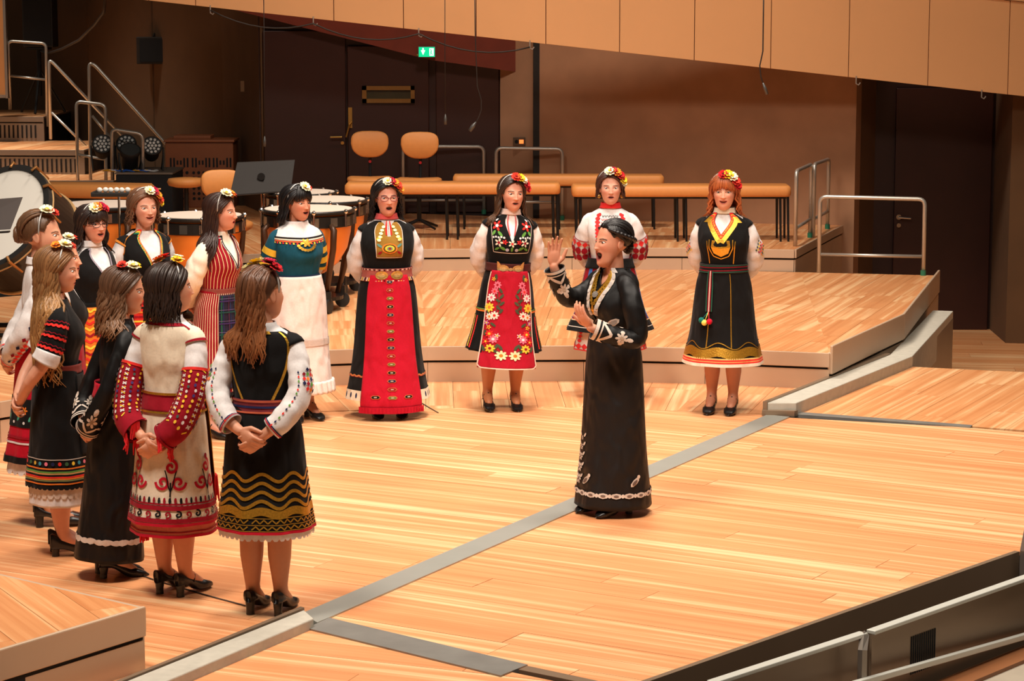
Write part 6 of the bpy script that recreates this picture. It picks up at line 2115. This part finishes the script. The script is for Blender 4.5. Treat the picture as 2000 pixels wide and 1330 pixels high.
bS, bo = belt(p, srgb(170, 90, 80), 0.965, 1.055, 0.028)
d = Decor(bS, 0.15, 0.032)
for i in range(60):
    x = -0.47 + i * 0.0158
    d.ribbon([(x, 0.968), (x, 0.992)], 0.008, [INK, CREAM, YEL, CREAM][i % 4]); d.ribbon([(x, 1.042), (x, 1.052)], 0.008, [INK, CREAM][i % 2])
for sg in (-1, 1):
    d.dot(sg * 0.045, 1.01, (0.038, 0.030), srgb(220, 180, 100), True, 0.004, 12)
    d.dot(sg * 0.045, 1.01, (0.022, 0.016), srgb(240, 210, 140), True, 0.007, 10)
d.build('buckle', bo)

# ---------------------------------------------------------------- L: floral red apron
p = Person('singer in red apron embroidered with a wreath of flowers', 978, 797, 1.69, 8, 18, skin=srgb(230, 168, 142), hair=srgb(46, 30, 24), mouth=0.007, smile=0.2, stock=srgb(204, 132, 88), lips=srgb(176, 50, 56), w=0.98, feet=0.10, lean=(0, 3))
p.body()
p.make_hair(n=64, length=0.22, vol=0.016, wave=0.009, wl=0.12, az0=1.5, tip=srgb(96, 66, 44), seed=41, rad=0.010, drift=0.016, capk=dict(off=0.012))
p.flowers([(0.0, 0.38, 0.032, 's'), (0.5, 0.42, 0.030, 'y'), (0.85, 0.55, 0.026, 'w'), (1.05, 0.8, 0.028, 'r'), (1.15, 1.05, 0.028, 'r')])
p.shoes(strap=True, heel=0.055)
_, sl = blouse(p, rad=(0.048, 0.0608, 0.0656, 0.0592, 0.0405), col=srgb(240, 230, 226))
shoulders(p, sl, INK)
vt = vest_top(1.20, 0.42, 1.235, 1.385, 1.39)
S, vo = p.bodice('vest', INK, 0.99, vt, off=0.012)
d = Decor(S, 0.15, 0.016)
for sg in (-1, 1):
    d.ribbon([(sg * 0.145, 1.36), (sg * 0.13, 1.13), (0, 1.125)], 0.005, LACE)
    d.petals(sg * 0.095, 1.315, 0.036, 5, SCAR, WHITE); d.leaf(sg * 0.075, 1.26, 0.024, sg * 0.9, LGRN); d.leaf(sg * 0.12, 1.265, 0.022, -sg * 0.9, LGRN)
    d.petals(sg * 0.085, 1.20, 0.030, 5, CREAM, CRIM); d.petals(sg * 0.045, 1.205, 0.018, 5, SCAR, CRIM)
    d.leaf(sg * 0.06, 1.16, 0.024, sg * 0.5, LGRN); d.leaf(sg * 0.10, 1.155, 0.02, -sg * 0.5, LGRN)
    for k in range(5):
        d.dot(sg * (0.05 + 0.018 * k), 1.235 + 0.004 * (k % 2), 0.0075, WHITE)
    d.dot(sg * 0.03, 1.15, 0.012, srgb(180, 180, 200)); d.dot(sg * 0.115, 1.355, 0.009, WHITE)
d.petals(0, 1.195, 0.026, 5, CREAM, SCAR); d.leaf(0, 1.155, 0.018, PI / 2, LGRN)
d.build('embroidery', vo)
d = Decor(S, 0.14, 0.008)
for sg in (-1, 1):
    d.ribbon([(sg * 0.045, 1.405), (sg * 0.030, 1.36), (sg * 0.014, 1.25)], 0.009, srgb(200, 90, 90))
d.build('collar_trim', p.root)
p.collar(srgb(236, 214, 206), 1.392, 1.432)
S2, so_ = sk(p, 0.42, 0.255, 0.22, INK, 14, 0.045)
d = Decor(S2, 0.21, 0.0165)
for sg in (-1, 1):
    for q in range(3):
        x = sg * (0.26 + q * 0.06)
        for k in range(12):
            d.leaf(x, 0.45 + k * 0.019, 0.013, 0.9, [SCAR, YEL, LACE][q % 3]); d.leaf(x, 0.45 + k * 0.019, 0.013, PI - 0.9, [SCAR, YEL, LACE][q % 3])
d.ring(0.70, 0.712, ORG); d.ring(0.715, 0.722, srgb(120, 150, 60))
d.build('embroidery', so_)
Sa = skirt(0.31, 0.262, 0.24, p.w, 0, 0)
apo = apron(p, Sa, 0.315, 1.0, 0.80, srgb(176, 14, 38), 0.034)
d = Decor(Sa, 0.2, 0.038)
HWA = 0.160
d.ribbon([(-HWA, 0.99), (-HWA, 0.335), (-HWA + 0.02, 0.318), (HWA - 0.02, 0.318), (HWA, 0.335), (HWA, 0.99)], 0.008, srgb(236, 200, 180))
PK2 = srgb(236, 110, 130)
for sg in (-1, 1):
    for (x, z, r, c, m_) in ((0.10, 0.90, 0.028, PK2, CRIM), (0.118, 0.855, 0.026, PK2, SCAR), (0.14, 0.81, 0.030, srgb(244, 220, 214), PK2), (0.15, 0.74, 0.034, YEL, ORG), (0.105, 0.685, 0.030, srgb(250, 214, 196), SCAR), (0.142, 0.675, 0.026, srgb(250, 214, 196), ORG), (0.13, 0.555, 0.028, SCAR, YEL), (0.10, 0.52, 0.030, PK2, WHITE), (0.15, 0.50, 0.022, SCAR, YEL), (0.115, 0.455, 0.030, YEL, CRIM), (0.042, 0.41, 0.034, srgb(248, 220, 170), ORG), (0.075, 0.545, 0.018, srgb(250, 190, 180), YEL), (0.14, 0.60, 0.016, YEL, SCAR), (0.16, 0.63, 0.018, srgb(190, 130, 180), YEL), (0.14, 0.94, 0.016, YEL, ORG)):
        d.petals(sg * x * 0.87, z, r, 8 if r > 0.025 else 5, c, m_)
    for (x, z, a) in ((0.07, 0.86, 0.9), (0.06, 0.82, 2.2), (0.085, 0.79, 0.4), (0.055, 0.77, 2.4), (0.08, 0.74, 0.8), (0.06, 0.715, 2.2), (0.075, 0.47, 2.0), (0.05, 0.465, 1.0), (0.075, 0.435, 0.3), (0.165, 0.56, 1.6), (0.16, 0.45, 1.2), (0.16, 0.70, 1.4), (0.11, 0.62, 0.6), (0.12, 0.955, 1.3)):
        d.leaf(sg * x * 0.87, z, 0.022, a if sg > 0 else PI - a, srgb(70, 80, 56))
    d.ribbon([(sg * 0.12, 0.97), (sg * 0.085, 0.86), (sg * 0.07, 0.76), (sg * 0.10, 0.66)], 0.005, srgb(70, 80, 56))
d.build('flower_embroidery', apo)
bS, bo = belt(p, srgb(80, 34, 30), 0.99, 1.05, 0.030)
d = Decor(bS, 0.14, 0.036)
for sg in (-1, 1):
    d.dot(sg * 0.045, 1.014, (0.036, 0.029), srgb(206, 172, 118), True, 0.004, 14)
    d.poly([(sg * 0.055, 1.035), (sg * 0.072, 1.062), (sg * 0.082, 1.066), (sg * 0.081, 1.02)], srgb(206, 172, 118), True, 0.004)
    d.dot(sg * 0.045, 1.014, (0.022, 0.017), srgb(232, 206, 150), True, 0.007, 12)
d.dot(0, 1.012, 0.012, srgb(220, 190, 140), True, 0.006)
d.build('buckle', bo)

# ---------------------------------------------------------------- M: white blouse with red cross-stitch
p = Person('singer in white blouse with red cross-stitch standing behind the conductor', 1190, 774, 1.69, -3, 0, skin=srgb(234, 176, 152), hair=srgb(74, 44, 36), mouth=0.006, smile=0.0, w=1.04, lips=srgb(170, 60, 66))
p.body(); p.shoes()
p.make_hair(n=56, length=0.065, vol=0.020, wave=0.004, wl=0.1, az0=1.5, seed=43, rad=0.011, drift=0.010, part=-0.3, capk=dict(off=0.013))
p.flowers([(-0.15, 0.36, 0.034, 'w'), (0.3, 0.33, 0.030, 'm'), (0.65, 0.42, 0.032, 'o'), (0.95, 0.62, 0.030, 'r'), (1.12, 0.9, 0.028, 'y'), (1.2, 1.1, 0.022, 'w')])
for sg in (-1, 1):
    er = MB().lathe([(0.004, -0.012), (0.014, -0.006), (0.014, 0.006), (0.004, 0.012)], (sg * 0.078, 0.005, -0.062), 10, Matrix.Rotation(PI / 2, 3, 'X'))
    er.v = [tuple(q) for q in p.hx(np.array(er.v))]
    er.build('earring', BRASS, p.root)
S, sl = blouse(p, rad=(0.048, 0.0672, 0.072, 0.0656, 0.0432), low=0.97)
d = Decor(S, 0.14, 0.004)
def stitch(d, x, z0, z1, wd, col):
    n = int((z1 - z0) / 0.026)
    for i in range(n):
        z = z0 + (i + 0.5) * (z1 - z0) / n
        d.dot(x, z, (wd, 0.014), col, n=6); d.dot(x - wd * 0.8, z, (wd * 0.4, 0.007), col, n=4); d.dot(x + wd * 0.8, z, (wd * 0.4, 0.007), col, n=4)
RS = srgb(226, 50, 50)
for sg in (-1, 1):
    stitch(d, sg * 0.078, 1.10, 1.36, 0.016, RS)
for j, c in enumerate((INK, RS, CRIM, INK, RS)):
    for i in range(6):
        x = -0.045 + i * 0.018
        d.ribbon([(x - 0.005, 1.345 - j * 0.024), (x - 0.005, 1.333 - j * 0.024), (x + 0.005, 1.333 - j * 0.024), (x + 0.005, 1.345 - j * 0.024)], 0.0035, c, step=0.006)
d.dot(0, 1.18, (0.03, 0.05), RS, n=4)
d.build('cross_stitch', p.root)
for sd in ('R', 'L'):
    SS, so_ = sl[sd]
    L = SS.L
    d = Decor(SS, 0.075, 0.005)
    for r_ in range(3):
        for i in range(10):
            x = -PI * 0.075 + i * 2 * PI * 0.075 / 10
            d.dot(x, L * 0.34 + r_ * 0.047, (0.023, 0.023), CRIM if r_ else RS, n=4 if not r_ else 8)
    d.ring(L * 0.285, L * 0.295, CRIM)
    d.build('cross_stitch', so_)
cl = p.collar(RS, 1.392, 1.432)
S2, so_ = sk(p, 0.50, 0.305, 0.25, CRIM, 9, 0.03)
d = Decor(S2, 0.22, 0.016)
for sg in (-1, 1):
    d.ribbon([(sg * 0.19, 1.0), (sg * 0.19, 0.58)], 0.045, srgb(60, 110, 180)); d.ribbon([(sg * 0.33, 1.0), (sg * 0.33, 0.58)], 0.03, srgb(60, 110, 180))
d.ring(0.50, 0.575, INK, lift=0.001); d.ring(0.575, 0.583, srgb(220, 180, 140), lift=0.002); d.ring(0.53, 0.535, LACE, lift=0.002)
d.build('woven_bands', so_)
S3, so3 = sk(p, 0.355, 0.262, 0.225, srgb(240, 224, 214), 9, 0.03, name='petticoat', off=0.002, waist=0.8)
d = Decor(S3, 0.22, 0.006)
for i in range(24):
    x = -PI * 0.22 + i * 2 * PI * 0.22 / 24
    d.dot(x, 0.385, (0.03, 0.022), RS, n=4)
    if i % 4 == 0: stitch(d, x, 0.41, 0.50, 0.018, RS)
d.ring(0.355, 0.364, RS)
d.build('cross_stitch', so3)
apo = apron(p, S2, 0.52, 0.99, 0.45, CRIM, 0.024)
belt(p, INK, 0.955, 1.03, 0.026)

# ---------------------------------------------------------------- N: gold breastplate pattern
p = Person('singer with reddish hair in black dress with gold neck yoke, rightmost of the row', 1410, 804, 1.715, -14, -10, skin=srgb(234, 174, 146), hair=srgb(142, 74, 42), mouth=0.008, smile=1.0, w=1.05, stock=srgb(210, 140, 108), feet=0.075)
p.body()
p.make_hair(n=64, length=0.15, vol=0.022, wave=0.012, wl=0.08, az0=1.5, tip=srgb(190, 104, 56), seed=47, rad=0.010, bangs=26, bang_len=0.48, drift=0.014, capk=dict(off=0.014))
p.flowers([(-0.05, 0.36, 0.032, 'r'), (0.45, 0.36, 0.034, 'y'), (0.85, 0.48, 0.034, 'w'), (1.08, 0.75, 0.030, 's'), (1.2, 1.0, 0.028, 'r')])
p.shoes(strap=True, heel=0.03)
S, sl = blouse(p, rad=(0.048, 0.064, 0.0672, 0.0608, 0.0405))
for sd in ('R', 'L'):
    SS, so_ = sl[sd]
    d = Decor(SS, 0.075, 0.005)
    for i in range(7):
        for j in range(7):
            if abs(i - 3) + abs(j - 3) < 4:
                d.dot((i - 3) * 0.015, SS.L * 0.33 + (j - 3) * 0.017, (0.0075, 0.0085), [SCAR, YEL, ORG, CRIM, srgb(60, 80, 60)][(i * 3 + j * 2) % 5], n=4)
    d.build('embroidery', so_)
shoulders(p, sl, INK)
vt = vest_top(1.25, 0.55, 1.235, 1.385, 1.40)
S, vo = p.bodice('dress_top', INK, 0.99, vt, off=0.012)
d = Decor(S, 0.15, 0.016)
for sg in (-1, 1):
    for k, (c, gd, wd) in enumerate(((SCAR, 0, 0.011), (srgb(230, 150, 60), 0, 0.007), (SCAR, 0, 0.009), (GOLDC, 1, 0.040))):
        d.ribbon(edge_pts(vt, 0.15, 0.0, sg * 0.85, dz=-(0.006, 0.015, 0.023, 0.047)[k]), wd, c, bool(gd))
d.poly([(-0.05, 1.215), (0.05, 1.215), (0.058, 1.17), (0.045, 1.125), (0.0, 1.10), (-0.045, 1.125), (-0.058, 1.17)], GOLDC, True, 0.001)
d.ribbon([(-0.068, 1.22), (-0.072, 1.16), (-0.05, 1.105), (0, 1.085), (0.05, 1.105), (0.072, 1.16), (0.068, 1.22)], 0.006, GOLDC, True)
for sg in (-1, 1):
    d.ribbon([(sg * 0.085, 1.21), (sg * 0.082, 1.05)], 0.006, GOLDC, True)
d.build('gold_yoke', vo)
S2, so_ = sk(p, 0.345, 0.27, 0.23, INK, 7, 0.025)
d = Decor(S2, 0.21, 0.016)
XW = PI * 0.21
for sg in (-1, 1):
    d.ribbon([(sg * 0.075, 0.98), (sg * 0.075, 0.47)], 0.006, GOLDC, True)
x = np.linspace(-XW, XW, 200)
top = 0.475 + 0.022 * np.cos(2 * PI * x / 0.19)
d.ribbon(np.stack([x, (top + 0.40) / 2 - 0.0], -1), 0.062, GOLDC, True, step=0.01)
d.wave(-XW, XW, 0.487, 0.022, 0.19, 0.006, GOLDC, True, ph=PI / 2)
d.ring(0.394, 0.404, srgb(220, 180, 110)); d.ring(0.383, 0.394, SCAR); d.ring(0.376, 0.383, srgb(220, 150, 90)); d.ring(0.366, 0.376, SCAR); d.ring(0.345, 0.366, CREAM)
d.build('gold_hem', so_)
bS, bo = belt(p, srgb(50, 44, 44), 0.985, 1.045, 0.024)
d = Decor(bS, 0.14, 0.028)
for k, c in enumerate((srgb(40, 90, 70), CRIM, INK, CRIM, srgb(40, 90, 70))):
    d.wave(-0.44, 0.44, 0.992 + k * 0.011, 0.004, 0.5, 0.005, c)
d.build('woven_lines', bo)
d = Decor(S2, 0.2, 0.026)
for k, c in enumerate((srgb(40, 90, 70), INK, CRIM, LACE, CRIM, INK, srgb(40, 90, 70))):
    d.ribbon([(-0.10 + k * 0.006, 1.0), (-0.095 + k * 0.007, 0.90), (-0.088 + k * 0.006, 0.72)], 0.007, c)
so2 = d.build('sash_end', p.root)
for (x, z, c) in ((-0.085, 0.645, srgb(240, 224, 110)), (-0.055, 0.655, srgb(214, 20, 50)), (-0.105, 0.660, srgb(20, 110, 100))):
    pm_ = MB()
    q = S2.ev(x / 0.2, z, 0.04)
    pm_.ball(q, 0.021, 12, 8)
    pm_.tube([q, S2.ev(-0.07 / 0.2, 0.72, 0.028)], 0.003, 5)
    pm_.build('pompom', CLOTH, p.root, smooth=True, cols=np.broadcast_to(c, (len(pm_.v), 3)))
p.collar(CREAM, 1.392, 1.432)

# ---------------------------------------------------------------- O: conductor
yo = R(-50)
def wl_(dx, dy, z):
    """offset given in room axes, turned into the conductor's own axes"""
    c, s_ = math.cos(-yo), math.sin(-yo)
    return (dx * c - dy * s_, dx * s_ + dy * c, z)
po_ = {'L': [wl_(0.065, -0.135, 1.315), wl_(0.10, -0.20, 1.20), wl_(0.125, -0.225, 1.03), wl_(0.0, -0.275, 1.045), wl_(-0.135, -0.29, 1.095)],
       'R': [wl_(-0.075, 0.145, 1.315), wl_(-0.14, 0.13, 1.245), wl_(-0.245, 0.05, 1.215), wl_(-0.30, 0.0, 1.30), wl_(-0.335, -0.03, 1.405)],
       'hL': (wl_(-0.55, -0.15, 0.75), wl_(0.55, 0.55, 0.25), 1, 0.35, 0.2, 0.2),
       'hR': (wl_(0.02, -0.02, 1.0), wl_(0.25, -1.0, 0.1), 1, 0.16, 0.6, 0.3)}
p = Person('conductor in long black coat dress raising her right hand before the choir', 1195, 1000, 1.70, -50, -62, skin=srgb(226, 162, 132), hair=srgb(22, 17, 17), pose=po_, mouth=0.030, smile=0.8, tilt=0, lips=srgb(176, 46, 52))
p.body(); p.shoes()
br = MB()
for sg in (-1, 1):
    for k in range(22):
        t = k / 21
        q = dirs(sg * np.interp(t, [0, 0.35, 0.7, 1], [0.75, 1.45, 2.3, 3.0]), np.interp(t, [0, 0.35, 0.7, 1], [0.72, 0.98, 1.35, 1.6]))
        c = q * (scalp(q) + np.interp(t, [0, 0.3, 1], [0.006, 0.014, 0.020]) + 0.003 * (k % 2))
        rr = np.interp(t, [0, 0.3, 1], [0.007, 0.013, 0.016])
        br.ball(c, (rr, rr, rr * 0.85), 10, 6)
for k in range(16):
    a = k * 2 * PI / 16
    br.ball((0.034 * math.cos(a), 0.098, -0.028 + 0.030 * math.sin(a)), 0.016, 8, 6)
br.ball((0, 0.092, -0.028), (0.034, 0.026, 0.03))
p.make_hair(n=52, length=0.0, vol=0.010, pull=(2.75, 1.42, 0.25), seed=53, rad=0.008, part=0.2, extra=[(br, 1.15)], capk=dict(off=0.010, nape=1.95, side=1.28))
f_ = vest_top(1.10, 0.60, 1.40, 1.385, 1.40)
Su, uo = p.bodice('dress_top', INK, 0.99, vest_top(1.30, 0.45, 1.40, 1.385, 1.39), off=0.0, m=SATIN)
Sb, bo_ = p.bodice('jacket', INK, 0.93, f_, off=0.012, m=SATIN)
sl = p.sleeves('sleeve', (0.0534, 0.0592, 0.056, 0.0496, 0.0552), INK, end=0.97, wr=0.03, m=SATIN)
for sd in ('R', 'L'):
    SS, so_ = sl[sd]
    L = SS.L
    d = Decor(SS, 0.06, 0.005)
    d.ring(L * 0.935, L * 0.97, LACE); d.ring(L * 0.90, L * 0.915, LACE)
    for i in range(3):
        x = -PI * 0.06 + (i + 0.5) * 2 * PI * 0.06 / 3
        d.ribbon([(x - 0.06, L * 0.90), (x, L * 0.81), (x + 0.06, L * 0.90)], 0.016, LACE)
        d.petals(x, L * 0.72, 0.034, 7, LACE, srgb(180, 160, 140)); d.dot(x, L * 0.645, (0.012, 0.02), LACE); d.dot(x - 0.035, L * 0.72, (0.012, 0.012), LACE); d.dot(x + 0.035, L * 0.72, (0.012, 0.012), LACE)
    d.build('silver_lace', so_)
d = Decor(Sb, 0.14, 0.017)
for sg in (-1, 1):
    d.ribbon(edge_pts(f_, 0.14, sg * 0.10, sg * 0.80, dz=-0.012), 0.022, LACE)
    for i in range(9):
        pp = edge_pts(f_, 0.14, sg * 0.12, sg * 0.78, n=9, dz=-0.012)[i]
        d.dot(pp[0], pp[1], (0.011, 0.014), srgb(190, 180, 172), lift=0.003)
    d.ribbon([(sg * 0.03, 1.11), (sg * 0.05, 1.06), (sg * 0.10, 1.045), (sg * 0.135, 1.06)], 0.026, LACE)
    d.leaf(sg * 0.10, 1.10, 0.045, sg * 0.5, LACE); d.leaf(sg * 0.10, 1.10, 0.03, sg * 0.5, srgb(150, 140, 132), 0.003)
d.build('silver_lace', bo_)
d = Decor(Su, 0.14, 0.010)
for sg in (-1, 1):
    for i in range(11):
        t = i / 10
        d.dot(sg * (0.062 - 0.056 * t**1.4), 1.375 - 0.17 * t, 0.0105, GOLDC, True, 0.004 + 0.002 * (i % 2))
        if i < 8: d.dot(sg * (0.045 - 0.05 * t**1.2), 1.36 - 0.13 * t, 0.009, GOLDC, True, 0.004)
d.dot(0, 1.17, (0.009, 0.03), GOLDC, True, 0.006); d.dot(0.0, 1.255, 0.018, srgb(200, 196, 190), True, 0.007)
d.build('coin_necklace', p.root)
S2, so_ = sk(p, 0.045, 0.212, 0.205, srgb(24, 20, 19), 5, 0.025, m=SATIN, hip=0.98, waist=1.02)
d = Decor(S2, 0.2, 0.016)
XW = PI * 0.2
for i in range(18):
    x = -XW + (i + 0.5) * 2 * XW / 18
    d.dot(x, 0.13, (0.030, 0.016), LACE); d.dot(x, 0.13, (0.014, 0.007), srgb(120, 100, 90), lift=0.004); d.dot(x + XW / 18, 0.13, (0.010, 0.012), LACE)
for x0 in (-0.015, 0.28):
    d.leaf(x0, 0.205, 0.036, 0.75, LACE); d.leaf(x0 - 0.002, 0.203, 0.022, 0.75, srgb(110, 90, 80), 0.004)
    d.dot(x0 + 0.024, 0.234, 0.011, LACE)
for z, r_ in ((0.20, 0.030), (0.265, 0.027), (0.325, 0.023), (0.38, 0.018), (0.43, 0.013)):
    d.petals(-0.098, z, r_, 6, LACE, srgb(120, 100, 90)); d.leaf(-0.068, z + 0.02, 0.018, 0.7, LACE); d.leaf(-0.128, z + 0.02, 0.018, 2.4, LACE)
d.build('silver_lace', so_)
